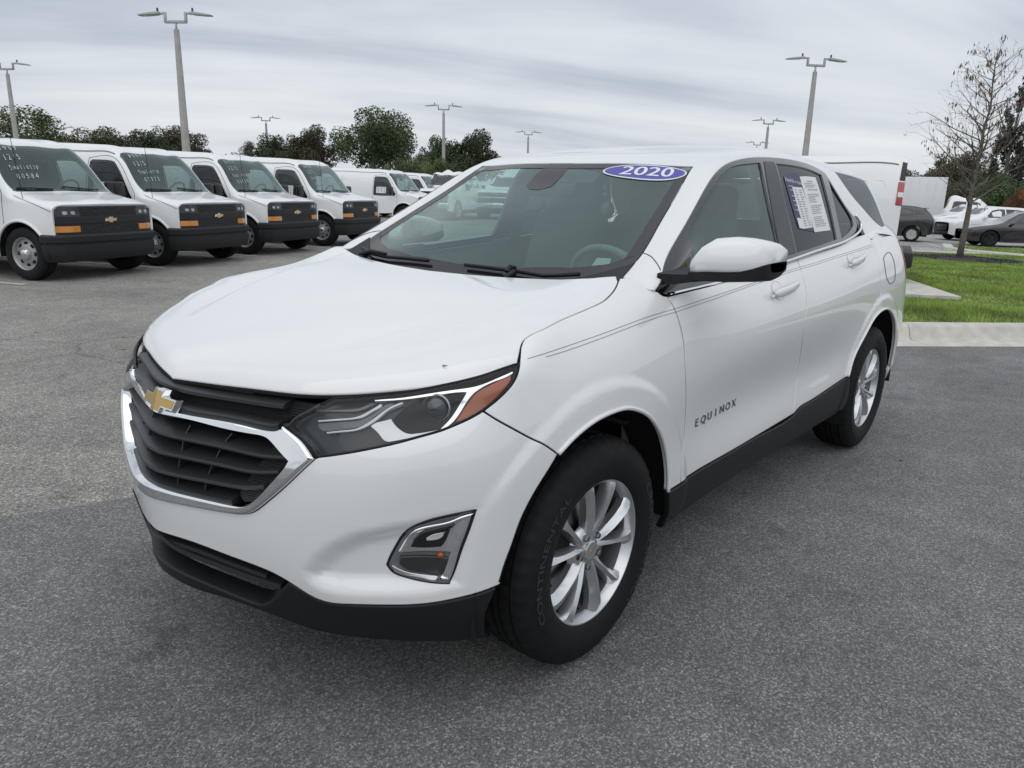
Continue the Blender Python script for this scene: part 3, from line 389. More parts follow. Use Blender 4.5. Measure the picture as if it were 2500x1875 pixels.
def panel(name,net,key,m,parent,res=.03,r=.0035,gap=.0015,depth=.014,off=0,sym=None,holes=(),step=.012,both=False,flatrim=False,offf=None):
    n=NETS[net];P0=outline(key,step,sym) if not isinstance(key,np.ndarray) else key
    P1=inset(P0,gap);Pm=inset(P0,gap+r*.3);Pi=inset(P0,gap+r)
    hs=[outline(h,step) if not isinstance(h,np.ndarray) else h for h in holes]
    lo=Pi.min(0);hi=Pi.max(0)
    gu=np.arange(lo[0]+res*.5,hi[0],res);gv=np.arange(lo[1]+res*.5,hi[1],res)
    G=np.stack([a.ravel() for a in np.meshgrid(gu,gv,indexing='ij')],1) if len(gu) and len(gv) else np.zeros((0,2))
    if len(G):
        ok=inpoly(G,Pi);G=G[ok]
        if len(G):G=G[polydist(G,Pi)>res*.45]
        for h in hs:
            if len(G):G=G[(~inpoly(G,h))&(polydist(G,h)>res*.45)]
    vs=[Pi]+hs+[G];nb=[len(Pi)]+[len(h) for h in hs]
    V=np.vstack(vs);E=[];b=0
    for k in nb:
        E+=[(b+i,b+(i+1)%k) for i in range(k)];b+=k
    res_=delaunay_2d_cdt([Vector(p) for p in V],E,[],0,1e-7)
    ov=np.array([tuple(p) for p in res_[0]]);F=np.array([f for f in res_[2] if len(f)==3]);orig=res_[3]
    cen=ov[F].mean(1);keep=inpoly(cen,Pi)
    for h in hs:keep&=~inpoly(cen,h)
    F=F[keep]
    P,Nn=n.pn(ov[:,0],ov[:,1]);o_=off if offf is None else off+offf(P)[:,None]
    P=P+Nn*o_
    back={}
    for i,l in enumerate(orig):
        for j in l:back[j]=i
    VV=[P];NN=[Nn];FF=[tuple(f) for f in F]
    # face orientation
    tri=P[F[0]];flip=np.dot(np.cross(tri[1]-tri[0],tri[2]-tri[0]),Nn[F[0][0]])<0
    if flip:FF=[f[::-1] for f in FF]
    base=len(P)
    def ringset(loop0,polys,sgn):
        nonlocal base
        prev=[back[i] for i in loop0]
        pts=[]
        for q,dd,wn in polys:
            p,nn=n.pn(q[:,0],q[:,1]);oo=off if offf is None else off+offf(p)[:,None]
            p2=p+nn*(oo-dd)
            o3=n.raw(*(q.T))-n.raw(*inset(q,.004*sgn).T)
            o3/=np.linalg.norm(o3,axis=1)[:,None]+1e-12
            nr=nn*(1-wn)+o3*wn;nr/=np.linalg.norm(nr,axis=1)[:,None]
            VV.append(p2);NN.append(nr)
            cur=list(range(base,base+len(q)));base+=len(q);k=len(q)
            for i in range(k):
                j=(i+1)%k;f=(prev[i],cur[i],cur[j],prev[j])
                # outline is CCW in uv
                FF.append(f[::-1] if (flip!=(sgn<0)) else f)
            prev=cur
    ringset(range(len(Pi)),[(Pm,r*.3,.45),(P1,r,.9),(P1,r+depth,1.)],1)
    b=len(Pi)
    for h in hs:
        k=len(h)
        ringset(range(b,b+k),[(inset(h,.0005),r*.6,.6),(inset(h,.0008),r+depth,1.)],-1);b+=k
    VV=np.vstack(VV);NN=np.vstack(NN)
    o=mesh(name,VV,FF,m,parent,normals=NN)
    if both:
        VM=VV*np.array([1,-1,1]);NM=NN*np.array([1,-1,1])
        o2=mesh(name,VM,[f[::-1] for f in FF],m,parent,normals=NM);return o,o2
    return o
def at(net,uv,off=0):
    uv=np.atleast_2d(np.array(uv,float));P,Nn=NETS[net].pn(uv[:,0],uv[:,1]);return P+Nn*off,Nn
def my(v):return [(p[0],-p[1],p[2]) for p in v]
def both(fn):
    """run a builder for the left side and again mirrored to the right"""
    for s in (1,-1):fn(s)
def sy(v,s):return [(p[0],p[1]*s,p[2]) for p in v]
def syf(f,s):return f if s>0 else [q[::-1] for q in f]
# ---------------------------------------------------------------- SUV materials
paint=mat('white_paint',(.76,.765,.76),.35,0,1.0,.02,.4,var=.012,scale=3,coat_ior=1.75)
plast=mat('black_trim_plastic',(.0085,.0098,.0115),.48,spec=.35,bump=.12,bscale=900)
plast2=mat('grille_plastic',(.022,.024,.026),.38,bump=.06,bscale=700)
gloss=mat('gloss_black',(.006,.006,.007),.12,coat=.6)
rubber=mat('tyre_rubber',(.0065,.0068,.0075),.7,spec=.3,var=.25,scale=30)
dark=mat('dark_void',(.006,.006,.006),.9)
chrome=mat('chrome',(.80,.81,.82),.06,1)
satin=mat('satin_chrome',(.62,.63,.64),.25,1)
alloy=mat('alloy_silver',(.60,.61,.62),.30,.85,.5,.1,var=.04,scale=20)
gold=mat('gold_emblem',(.60,.40,.12),.32,.75,.6)
glass=glassmat('windshield_glass',(.66,.84,.80),f0=.055,haze=.085,hazecol=(.34,.48,.47))  # diffuse haze colour stands in for dashboard reflections in the windshield
sglass=glassmat('side_glass',(.58,.72,.70),refl=.8,haze=.03)
pglass=glassmat('privacy_glass',(.07,.075,.08),refl=.55,f0=.045,haze=.02,hazecol=(.25,.26,.28),rc=(.92,.97,1))
lens=glassmat('lamp_lens',(.96,.97,.97),refl=.40,f0=.022,rc=(.95,1,1))
amber=mat('amber_lens',(.30,.060,.006),.2,coat=.4)
redl=mat('red_lens',(.35,.012,.015),.12,coat=1)
cloth=mat('dark_cloth',(.13,.135,.14),.9)
vinyl=mat('interior_vinyl',(.17,.178,.18),.6)
lite=mat('headliner',(.45,.45,.44),.9)
paper=mat('paper_white',(.75,.75,.74),.7)
navy=mat('decal_navy',(.035,.04,.11),.5)
decalblue=mat('decal_blue',(.075,.075,.36),.45)
ink=mat('print_ink',(.05,.05,.06),.6)
inkg=mat('print_grey',(.35,.35,.37),.6)
silverb=mat('lamp_reflector',(.52,.53,.54),.3,.85)
lampd=mat('lamp_housing',(.030,.032,.034),.3)
lampm=mat('lamp_inner_grey',(.13,.14,.145),.35)
drl=mat('light_guide',(.55,.57,.58),.12,coat=1)
steel=mat('brake_steel',(.25,.25,.25),.35,1)
suv=thing('parked_suv','white compact SUV with black grille, amber-tipped headlights and 2020 windshield sticker, filling the foreground','suv',(0,0,0))
# ---- painted panels
hood=panel('hood','H','hood',paint,suv,res=.010,sym='v',r=.003,gap=.002,depth=.006,step=.009)
bumper=panel('front_bumper','W','bumper',paint,suv,res=.0095,sym='u',step=.008,r=.004)
fend=panel('front_fender','W','fender',paint,suv,res=.010,gap=.0026,r=.0022,both=True)
fdoor=panel('front_door','W','front_door',paint,suv,res=.025,gap=.0026,r=.0022,both=True)
rdoor=panel('rear_door','W','rear_door',paint,suv,res=.015,gap=.0026,r=.0022,both=True)
panel('quarter_panel','W','quarter',paint,suv,res=.015,gap=.0026,r=.0022,both=True)
panel('rear_bumper','W','rear_bumper',paint,suv,res=.04,both=True)
panel('tail_light','W','tail_lamp',redl,suv,res=.03,both=True,r=.006,off=.004)
panel('tailgate','W','tailgate',paint,suv,res=.04,both=True)
panel('lower_valance','W','valance',plast,suv,res=.016,sym='u',r=.008,depth=.05,step=.01)
panel('sill_cladding','W','sill',plast,suv,res=.025,both=True,off=.004,r=.006)
panel('rocker_strip','W','sill_low',plast2,suv,res=.025,both=True,off=-.012,r=.006)
cg=[outline('cargo_glass')]
mg=lambda P:np.stack([P[:,0],-P[:,1]],1)[::-1]
panel('roof','C','roof',paint,suv,res=.03,sym='v',gap=.0005,holes=[cg[0],mg(cg[0])],step=.014)
panel('cargo_window','C','cargo_glass',pglass,suv,both=True,off=-.002,gap=.0,r=.002,depth=.002)
dl=[outline(k) for k in ('glass_front','glass_rear','glass_quarter')]
panel('window_frame','C','dlo',gloss,suv,res=.02,holes=dl,both=True,off=.003,r=.004,gap=0)
panel('front_side_window','C','glass_front',sglass,suv,both=True,off=-.004,gap=-.006,r=.001,depth=.002)
panel('rear_side_window','C','glass_rear',pglass,suv,both=True,off=-.004,gap=-.006,r=.001,depth=.002)
panel('quarter_window','C','glass_quarter',pglass,suv,both=True,off=-.004,gap=-.006,r=.001,depth=.002)
panel('pillar_trim','C','bpillar',plast2,suv,both=True,off=.006,gap=0,r=.003)
# windshield with its black printed border
wo=outline('windshield',.014,'v')
wi=inset(wo,.045)
ws=panel('windshield','C','windshield',glass,suv,res=.03,sym='v',off=-.003,gap=.003,r=.002,depth=.002)
tint=mat('printed_border',(.018,.014,.017),.04)
_wh=inset(wo,.05);_wb=np.array(DATA['windshield'][0]);_wh[:,0]=np.maximum(_wh[:,0],np.interp(np.abs(_wh[:,1]),_wb[:,1],_wb[:,0])+.115)
panel('windshield_border','C',inset(wo,.004),tint,suv,res=.05,off=-.001,gap=0,r=.0005,depth=.001,holes=[_wh])
def gap_shade(key,net,sides=(1,-1),sym=None,rr=.0045,dep=.0075):  # black tube under the panel edges, added to draw the shade in the gaps
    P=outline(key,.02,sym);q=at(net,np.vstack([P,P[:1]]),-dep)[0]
    for s in sides:MB().tube(sy(q,s),rr,5,False).build('panel_gap_shade',dark,suv)
for k in ('front_door','rear_door'):gap_shade(k,'W')
gap_shade('hood','H',(1,),'v',.005,.010);gap_shade('bumper','W',(1,),'u')
both(lambda s:MB().tube(sy(at('W',outline('headlight',.02),-.006)[0],s),.006,6).build('lamp_gap_shade',dark,suv))  # dark tube round the headlight stands in for the shade of its gap
panel('cowl_end_cap','C','cowl_end',plast,suv,res=.02,off=.004,gap=0,r=.003,depth=.01,both=True)
# thin dark seam at the foot of the A pillar
both(lambda s:MB().tube(sy(at('C',smooth_seg(DATA['apseam'],.01),.0003)[0],s),.0016,6).build('pillar_seam',dark,suv,smooth=True))
# dark shell behind the gaps
def shell():
    us=np.linspace(-5.7,5.7,300);vs_=np.linspace(W.kv[0]+.02,W.kv[6],40)
    U,V=np.meshgrid(us,vs_,indexing='ij');P,Nn=W.raw(U.ravel(),V.ravel()),None
    _,Nn=W.pn(U.ravel(),V.ravel())
    d=.03+.09*(1-sstep(.85,1.1,np.abs(U.ravel())))
    P=P-Nn*d[:,None];F=[];nv=len(vs_)
    for i in range(len(us)-1):
        for j in range(nv-1):
            q=[i*nv+j,(i+1)*nv+j,(i+1)*nv+j+1,i*nv+j+1];c=P[q].mean(0)
            if min(np.hypot(c[0]-.01,c[2]-.352),np.hypot(c[0]+2.715,c[2]-.352))<.485:continue
            F.append(q)
    mesh('inner_shell',P,F,dark,suv,smooth=True)
shell()
# arch lips, wheel wells
def lips(s):
    for k in ('archlip_front','archlip_rear'):
        q=at('W',smooth_seg(DATA[k][0],.012),.001)[0]
        MB().tube(sy(q,s),.007,8).build('wheel_arch_lip',paint,suv,smooth=True)
    for cx in (.01,-2.715):
        v=[];f=[];n=28
        for i in range(n+1):
            t=R(-14)+R(199)*i/n
            yo=.895-.06*max(0,math.cos(t))**2 if cx>0 else .895
            for y,rr in ((yo,.465),(.80,.462),(.56,.46),(.52,.10)):
                v.append((cx+rr*math.cos(t),y*s,.352+max(-.16,rr*math.sin(t))))
        for i in range(n):
            for k in range(3):f.append((i*4+k,i*4+k+1,i*4+k+5,i*4+k+4))
        mesh('wheel_well',v,f,dark,suv)
both(lips)
MB().box((-1.5,0,.33),(3.7,1.25,.16)).build('underbody',dark,suv,bevel=.03)
# ---- pin stripes, belt trim, pillar details
def side_lines(s):
    p=smooth_seg(DATA['pin'],.03)
    for dz in (0,.010):
        q=at('W',p+np.array([0,-dz]),.0008)[0];q=q if dz==0 else q[3:]
        MB().tube(sy(q,s),.0008,5).build('pinstripe',mat('stripe_grey',(.20,.20,.21),.5),suv)
    q=at('C',smooth_seg(DATA['belt_trim'],.02),.006)[0]
    MB().tube(sy(q,s),.0075,8).build('window_trim',chrome,suv,smooth=True)
both(side_lines)
# model lettering on the front doors
def lettering(s):
    a,b,c=[Vector(p) for p in DATA['letters']]
    n=7
    for i,ch in enumerate('EQUINOX'):
        uv=None
        p=a.lerp(b,(i+.25)/ (n-.5));P=near_side(p)
        ex=(b-a).normalized()
        if s<0:ex=Vector((-ex.x,ex.y*1,-ex.z)) ;p=a.lerp(b,(n-1-i+.25)/(n-.5));P=near_side(p);P=Vector((P.x,-P.y,P.z))
        nn=Vector((0,s,0));ez=Vector((0,0,1));ex=Vector((ex.x,0,ex.z)).normalized();ez=nn.cross(ex).normalized() if nn.cross(ex).z>0 else -nn.cross(ex).normalized()
        v,f=textmesh(ch,.042,.002)
        if s<0 and ex.x<0:ex=-ex
        Mx=Matrix((ex,ez,nn)).transposed().to_4x4();Mx.translation=P+nn*.002
        if Mx.to_3x3().determinant()<0:
            Mx=Matrix((-ex,ez,nn)).transposed().to_4x4();Mx.translation=P+nn*.002
        vv=[Mx@Vector((x*1.25,y,z)) for x,y,z in v]
        mesh('model_letter',vv,f,mat('letter_metal',(.30,.31,.32),.2,1),suv)
def near_side(p):
    if 'S' not in _ns:
        us=np.linspace(1.2,4.2,300);vs_=np.linspace(.1,.85,120);U,V=np.meshgrid(us,vs_);_ns['S']=W.pn(U.ravel(),V.ravel())[0]
    P=_ns['S'];d=((P[:,[0,2]]-np.array([p[0],p[2]]))**2).sum(1);i=np.argpartition(d,4)[:4];w_=1/(d[i]+1e-9);q=(P[i]*w_[:,None]).sum(0)/w_.sum();return Vector((p[0],q[1],p[2]))
_ns={}
both(lettering)
# door handles
def handles(s):
    for par,(x0,x1,z0,z1) in ((fdoor,(-1.175,-1.445,1.022,1.046)),(rdoor,(-2.15,-2.385,1.085,1.113))):
        m=MB();a=near_side((x0,0,z0));b=near_side((x1,0,z1));n=14;V=[];F=[];k=10
        for i in range(n+1):
            t=i/n;p=a.lerp(b,t);h=.020*(1-.25*abs(2*t-1)**3) if 0<t<1 else .010
            out=.008+.026*math.sin(math.pi*min(1,max(0,(t*.94+.03))))**.45
            for j in range(k):
                q=2*math.pi*j/k;V.append((p.x,(p.y+out+.009*math.cos(q))*s,p.z+h*math.sin(q)))
        for i in range(n):
            for j in range(k):F.append((i*k+j,i*k+(j+1)%k,(i+1)*k+(j+1)%k,(i+1)*k+j))
        F.append(tuple(range(k)));F.append(tuple(n*k+j for j in range(k))[::-1])
        F=[f[::-1] for f in F] if s>0 else F
        mesh('door_handle',V,F,paint,par[0] if s>0 else par[1],smooth=True)
        # finger recess plate
        c=a.lerp(b,.33);v,f=[],[];k=20
        for rr,d in ((.036,.0025),(.030,-.002),(0,-.012)):
            for j in range(k):
                q=2*math.pi*j/k;x=c.x+rr*1.5*math.cos(q);z=c.z+rr*math.sin(q);v.append((x,0,z,d))
        vv=[]
        for x,_,z,d in v:
            p=near_side((x,0,z));vv.append((p.x,(p.y+d)*s,p.z))
        for i in range(2):
            for j in range(k):f.append((i*k+j,i*k+(j+1)%k,(i+1)*k+(j+1)%k,(i+1)*k+j))
        mesh('handle_recess',vv,f if s<0 else [q[::-1] for q in f],paint,par[0] if s>0 else par[1],smooth=True)
both(handles)
fu=outline('fuel');
MB().tube([tuple(p) for p in at('W',np.vstack([fu,fu[:1]]),.0005)[0]],.0018,5,False).build('fuel_door_seam',dark,suv)

# ---- headlights: clear lens over a dark housing with reflectors, light guides and amber corner
def lampset(s):
    hl=thing('headlight',None,None);del_=[]
    hl.parent=suv
    sg=lambda k:DATA[k]
    def pan(nm,key,m,off,res=.02,r=.002,depth=.008,gap=0,step=.008):
        o=panel(nm,'W',key,m,hl,res=res,r=r,depth=depth,gap=gap,off=off,step=step)
        if s<0:flipy(o)
        return o
    pan('lens','headlight',lens,.0,res=.02,gap=.003,r=.004,depth=.004)
    pan('housing','headlight',lampd,-.030,gap=-.002,r=.002,depth=.03)
    pan('gap_shade',ringof('headlight',.0005,.006),gloss,.0005,r=.001,depth=.02) if False else None
    pan('chrome_strip','hl_chrome',chrome,-.010,depth=.018)
    pan('amber_reflector','hl_amber',amber,-.013,depth=.015)
    pan('reflector_bowl','hl_bowl',silverb,-.012,depth=.015)
    pan('projector_surround','hl_black',mat('lamp_black',(.007,.007,.008),.45,spec=.25),-.0235,depth=.006)
    pan('light_guide','hl_drl_a',drl,-.012,depth=.012,r=.003)
    pan('light_guide','hl_drl_b',drl,-.012,depth=.012,r=.003)
    pan('light_tube','hl_tube',lampm,-.017,depth=.012,r=.004)
    pan('trim_band','hl_band',lampm,-.022,depth=.006)
    c=Vector(DATA['hl_proj'][0]);u,v=None,None
    nrm=Vector((.80,.52,.18)).normalized()
    q=nrm.to_track_quat('Z','Y').to_matrix().to_4x4();q.translation=c-nrm*.035
    def place(mb):
        mb.v=[tuple(q@Vector(p)) for p in mb.v];mb.v=sy(mb.v,s);mb.f=syf(mb.f,s);return mb
    place(MB().lathe([(.034,-.01),(.036,.012),(.033,.016),(.031,.010),(.031,-.01)],28,'z')).build('projector_ring',silverb,hl,auto=40)
    place(MB().lathe([(.0305,.004),(.028,.012),(.021,.019),(.011,.023),(.0005,.0245)],28,'z')).build('projector_lens',mat('projector_glass',(.02,.022,.025),.03,coat=1),hl,smooth=True)
def flipy(o):
    me=o.data;n=len(me.vertices);co=np.empty(n*3);me.vertices.foreach_get('co',co);co=co.reshape(-1,3);co[:,1]*=-1
    me.vertices.foreach_set('co',co.ravel());me.flip_normals();me.update()
def ringof(key,a,b):return outline(key)
both(lampset)
def foglamp(s):
    fg=thing('fog_lamp',None,None);fg.parent=suv
    def pan(nm,key,m,off,res=.015,r=.002,depth=.008,gap=0):
        o=panel(nm,'W',key,m,fg,res=res,r=r,depth=depth,gap=gap,off=off,step=.006)
        if s<0:flipy(o)
        return o
    pan('surround','fog',gloss,.002,gap=-.003,r=.004,depth=.012)
    pan('backing','fog',lampm,.0035,gap=.005,r=.001,depth=.002)
    pan('chrome_bezel','fog_bezel',chrome,.010,r=.005,depth=.006)
    pan('upper_lamp','fog_upper',gloss,.0145,r=.003)
    pan('daylight_lens','fog_drl',drl,.0175,r=.003)
    pan('lower_lamp','fog_lower',lampd,.0115,r=.003)
    pan('ribbed_reflector','fog_ribs',silverb,.0125,r=.003)
    a=np.array(DATA['fog_lower'][0][-1])*.55+np.array(DATA['fog_lower'][1][1])*.45
    p=at('W',[a+np.array([-.014,0.016])],.014)[0][0]
    m=MB().lathe([(.009,-.006),(.008,-.003),(.004,.0),(.0003,.001)],14,'z')
    q=Vector((.7,.68,.15)).to_track_quat('Z','Y').to_matrix().to_4x4();q.translation=Vector(p)
    m.v=sy([tuple(q@Vector(x)) for x in m.v],s);m.f=syf(m.f,s);m.build('amber_bulb',amber,fg,smooth=True)
both(foglamp)
# ---- grille
co=outline('chrome_out',.008,'u');ci=outline('chrome_in',.008,'u')
gf=panel('grille_frame','W',co,chrome,suv,res=.01,off=.013,gap=.001,r=.012,depth=.03,holes=[ci])
def back(key,off,name,m):
    P=outline(key,.02,'u') if isinstance(key,str) else key
    return panel(name,'W',P,m,suv,res=.04,off=off,gap=0,r=.001,depth=.02)
back('chrome_in',-.075,'grille_backing',dark);back('upper_grille',-.034,'upper_grille_backing',dark);back('intake',-.085,'intake_backing',dark)
def strip(name,uvs,prof,m,closed=True,symm=True,smooth=True,auto=35,parent=None):
    """sweep a small profile (outward, up) along a line on the front of the car"""
    uvs=np.array(uvs,float)
    if symm:
        uvs[0,0]=0 if abs(uvs[0,0])<.02 else uvs[0,0]
        mk=uvs[::-1].copy();mk[:,0]*=-1;uvs=np.vstack([mk[:-1] if uvs[0,0]==0 else mk,uvs])
    P,Nn=at('W',uvs);n=len(prof);V=[];F=[]
    for p,q in zip(P,Nn):
        o=np.array([q[0],q[1],0]);o/=np.linalg.norm(o)
        for a,b in prof:V.append(p+o*a+np.array([0,0,b]))
    for i in range(len(P)-1):
        for k in range(n):F.append((i*n+k,i*n+(k+1)%n,(i+1)*n+(k+1)%n,(i+1)*n+k))
    F.append(tuple(range(n))[::-1]);F.append(tuple((len(P)-1)*n+k for k in range(n)))
    o=mesh(name,V,F,m,parent or suv,auto=auto);bm=bmesh.new();bm.from_mesh(o.data);bmesh.ops.recalc_face_normals(bm,faces=bm.faces);bm.to_mesh(o.data);bm.free();return o
slp=[(-.008,.004),(-.006,-.002),(-.010,-.008),(-.07,-.010),(-.07,.018),(-.022,.008)]
for i in range(3):
    u=smooth_seg(DATA['slat%d'%i],.03);u[:,1]-=.002
    strip('grille_slat',u,slp,plast2)
# half-hidden top slat and bottom slat of the opening
ci_t=smooth_seg(DATA['chrome_in'][1],.03)[::-1];strip('grille_slat',ci_t[:-6]+np.array([0,-.012]),[(-.012,.01),(-.012,.002),(-.07,.000),(-.07,.02)],plast2)
ci_b=smooth_seg(DATA['chrome_in'][0],.03);strip('grille_slat',ci_b[:-9]+np.array([0,.006]),[(-.008,-.012),(-.008,.004),(-.02,.008),(-.07,.016),(-.07,-.02)],plast2)
endm=mat('ribbed_plastic',(.016,.017,.019),.5)
t=endm.node_tree;b=t.nodes['Principled BSDF'];tcn=t.nodes.new('ShaderNodeTexCoord');sp=t.nodes.new('ShaderNodeSeparateXYZ');t.links.new(tcn.outputs['Object'],sp.inputs[0])
ml=t.nodes.new('ShaderNodeMath');ml.operation='MULTIPLY';ml.inputs[1].default_value=950;t.links.new(sp.outputs[2],ml.inputs[0]);sn=t.nodes.new('ShaderNodeMath');sn.operation='SINE';t.links.new(ml.outputs[0],sn.inputs[0])
bp=t.nodes.new('ShaderNodeBump');bp.inputs['Distance'].default_value=.002;t.links.new(sn.outputs[0],bp.inputs['Height']);t.links.new(bp.outputs[0],b.inputs['Normal'])
panel('grille_end_plate','W','grille_end',endm,suv,both=True,off=-.024,gap=0,r=.004,depth=.04,res=.03)
panel('upper_grille_end_plate','W','ugrille_end',endm,suv,both=True,off=-.030,gap=0,r=.003,depth=.03,res=.03)
for rb in DATA['ribs']:
    for s in (1,-1):
        P,Nn=at('W',np.array(rb)*np.array([s,1]));a,b=P;o=Nn.mean(0)
        dd=np.cross(o,b-a);dd/=np.linalg.norm(dd);v=[]
        for p in (a,b):
            for d_ in (-.022,-.07):
                for e_ in (-.0018,.0018):v.append(p+o*d_+dd*e_)
        mesh('grille_rib',v,[(0,1,3,2),(4,6,7,5),(0,4,5,1),(2,3,7,6),(0,2,6,4),(1,5,7,3)],plast2,suv)
# upper grille: frame band, bar, under the hood lip
ug=smooth_seg(DATA['uslat'],.03)[:-2];ug=np.vstack([[0,ug[0,1]+.003],ug])
strip('upper_grille_bar',ug,[(-.004,.004),(-.003,-.004),(-.008,-.008),(-.05,-.008),(-.05,.016),(-.014,.008)],plast2)
u3=smooth_seg(DATA['chrome_out'][2],.03)[::-1];strip('upper_grille_bar',u3[:-1]+np.array([0,.010]),[(.002,-.008),(.003,.008),(-.004,.013),(-.05,.016),(-.05,-.01)],plast2)
u4=smooth_seg(DATA['upper_grille'][1],.02)[:-2]
def hlframe(s):
    q=u4*np.array([s,1]);P,Nn=at('W',q,-.004);MB().tube([tuple(p) for p in P],.006,8).build('headlight_divider',plast2,suv,smooth=True)
both(hlframe)
strip('upper_grille_bar',smooth_seg(DATA['upper_grille'][2],.03)[::-1][:-9]+np.array([0,-.030]),[(-.030,.004),(-.030,-.006),(-.06,-.006),(-.06,.004)],plast2)
# lower intake bar and lip
lb=np.array(DATA['lowbars'][0]);lb=np.vstack([[0,lb[0,1]+.012],lb]);strip('intake_bar',smooth_seg(lb,.03),[(-.010,.010),(-.010,-.004),(-.05,-.01),(-.05,.016)],plast2)
strip('intake_bar',smooth_seg(DATA['intake'][0],.03)[:-3]+np.array([0,-.030]),[(-.016,.006),(-.016,-.006),(-.06,-.008),(-.06,.012)],plast2)
# crease along the lower lip
# ---- bow-tie emblems
BOW=[(-.43,.105),(-.155,.105),(-.125,.19),(.19,.19),(.16,.105),(.5,.105),(.43,-.105),(.155,-.105),(.125,-.19),(-.19,-.19),(-.16,-.105),(-.5,-.105)]
def bowtie(parent,Mx,w,t,mo=None,mi=None,name='emblem',bend=0):
    """gold bow-tie with a bright raised edge"""
    def sh(k,z0,z1,nm,m,par):
        P=np.array([(a*w,b*w) for a,b in BOW[::-1]]);P=inset(P if np.cross(P[1]-P[0],P[2]-P[1]) else P,0)
        A=.5*np.sum(P[:,0]*np.roll(P[:,1],-1)-np.roll(P[:,0],-1)*P[:,1]);P=P if A>0 else P[::-1]
        Q=inset(P,k)
        # split at the middle so that it can bend over the nose
        n=len(P);mb=MB();lower=inset(P,k-.006*w*4 if z1>z0 and k==0 else k)
        v=[(x,y,z0-bend*abs(x)) for x,y in P]+[(x,y,z1-bend*abs(x)) for x,y in Q]
        f=[tuple(range(n,2*n))]+[(i,(i+1)%n,n+(i+1)%n,n+i) for i in range(n)]
        mb.add([tuple(Mx@Vector(p)) for p in v],f);o=mb.build(nm,m,par)
        bm=bmesh.new();bm.from_mesh(o.data)
        if bend:
            inv=Mx.inverted()
            pl=Mx@Vector((0,0,0));nx=(Mx.to_3x3()@Vector((1,0,0))).normalized()
            bmesh.ops.bisect_plane(bm,geom=bm.verts[:]+bm.edges[:]+bm.faces[:],plane_co=pl,plane_no=nx)
            for q in bm.verts:
                l=inv@q.co
                if abs(l.x)<1e-5:
                    top=l.z>(z0+z1)/2-bend*.5*w*.5
                    l.z=(z1 if top else z0);q.co=Mx@l
        bmesh.ops.triangulate(bm,faces=[f for f in bm.faces if len(f.verts)>4]);bm.to_mesh(o.data);bm.free();return o
    e=sh(w*.022,0,t,name,mo or chrome,parent)
    g=sh(w*.014,t,t*1.12,'emblem_face',mi or gold,e) if False else None
    P=np.array([(a*w,b*w) for a,b in BOW]);A=.5*np.sum(P[:,0]*np.roll(P[:,1],-1)-np.roll(P[:,0],-1)*P[:,1]);P=P if A>0 else P[::-1]
    Q=inset(P,w*.042);n=len(Q)
    mb=MB();mb.add([tuple(Mx@Vector((x,y,t+.0006-bend*abs(x)))) for x,y in Q]+[tuple(Mx@Vector((x,y,t*.5-bend*abs(x)))) for x,y in Q],[tuple(range(n))]+[(i+n,(i+1)%n+n,(i+1)%n,i) for i in range(n)])
    o=mb.build('emblem_face',mi or gold,e);bm=bmesh.new();bm.from_mesh(o.data)
    if bend:
        pl=Mx@Vector((0,0,0));nx=(Mx.to_3x3()@Vector((1,0,0))).normalized();inv=Mx.inverted()
        bmesh.ops.bisect_plane(bm,geom=bm.verts[:]+bm.edges[:]+bm.faces[:],plane_co=pl,plane_no=nx)
        for q in bm.verts:
            l=inv@q.co
            if abs(l.x)<1e-5:l.z=t+.0006 if l.z>t*.3-bend*.3*w else t*.5;q.co=Mx@l
    bmesh.ops.triangulate(bm,faces=[f for f in bm.faces if len(f.verts)>4]);bm.to_mesh(o.data);bm.free()
    return e
ez=Vector((-.30,0,.95)).normalized();en=Vector((.95,0,.30)).normalized();ex=Vector((0,1,0))
Mx=Matrix((ex,ez,en)).transposed().to_4x4();Mx.translation=Vector((.846,0,.815))
bowtie(suv,Mx,.188,.016,bend=.12)
# ---- wheels
def tyre_mesh(rad=.352,wid=.225,rim=.222,n=150,seed=0):
    hw=wid/2
    prof=[(rim-.004,hw-.030),(rim+.004,hw-.014),(rim+.018,hw-.006),(rim+.05,hw+.001),(rim+.075,hw+.002),(rad-.045,hw-.003),(rad-.030,hw-.008),(rad-.016,hw-.016),(rad-.006,hw-.028),(rad-.001,hw-.042)]
    gro=[]
    xs=[hw-.042,hw-.052,hw-.055,hw-.060,hw-.063,.018,.015,.009,.006,-.006]
    top=[(rad,hw-.052),(rad-.008,hw-.054),(rad-.008,hw-.061),(rad+.001,hw-.063),(rad+.002,.020),(rad-.007,.018),(rad-.007,.008),(rad+.002,.006)]
    half=prof+top
    full=half+[(r,-a) for r,a in half[::-1]]
    V=[];F=[];m=len(full)
    for i in range(n):
        t=2*math.pi*i/n;k=i%3
        for j,(r,a) in enumerate(full):
            jj=min(j,m-1-j)
            if k==0 and 6<=jj<=9:r-=.006*(1 if jj>6 else .5)
            if k==1 and jj in (13,14):r-=.006
            V.append((r*math.cos(t),a,r*math.sin(t)))
    for i in range(n):
        j=(i+1)%n
        for k in range(m-1):F.append((i*m+k,j*m+k,j*m+k+1,i*m+k+1))
    V=[(x,y,max(z,-rad+.004)) for x,y,z in V]
    return V,F
TYRE=bpy.data.meshes.new('tyre')
_v,_f=tyre_mesh();TYRE.from_pydata(_v,[],_f);TYRE.update();TYRE.polygons.foreach_set('use_smooth',[True]*len(TYRE.polygons));TYRE.set_sharp_from_angle(angle=R(38));TYRE.materials.append(rubber)
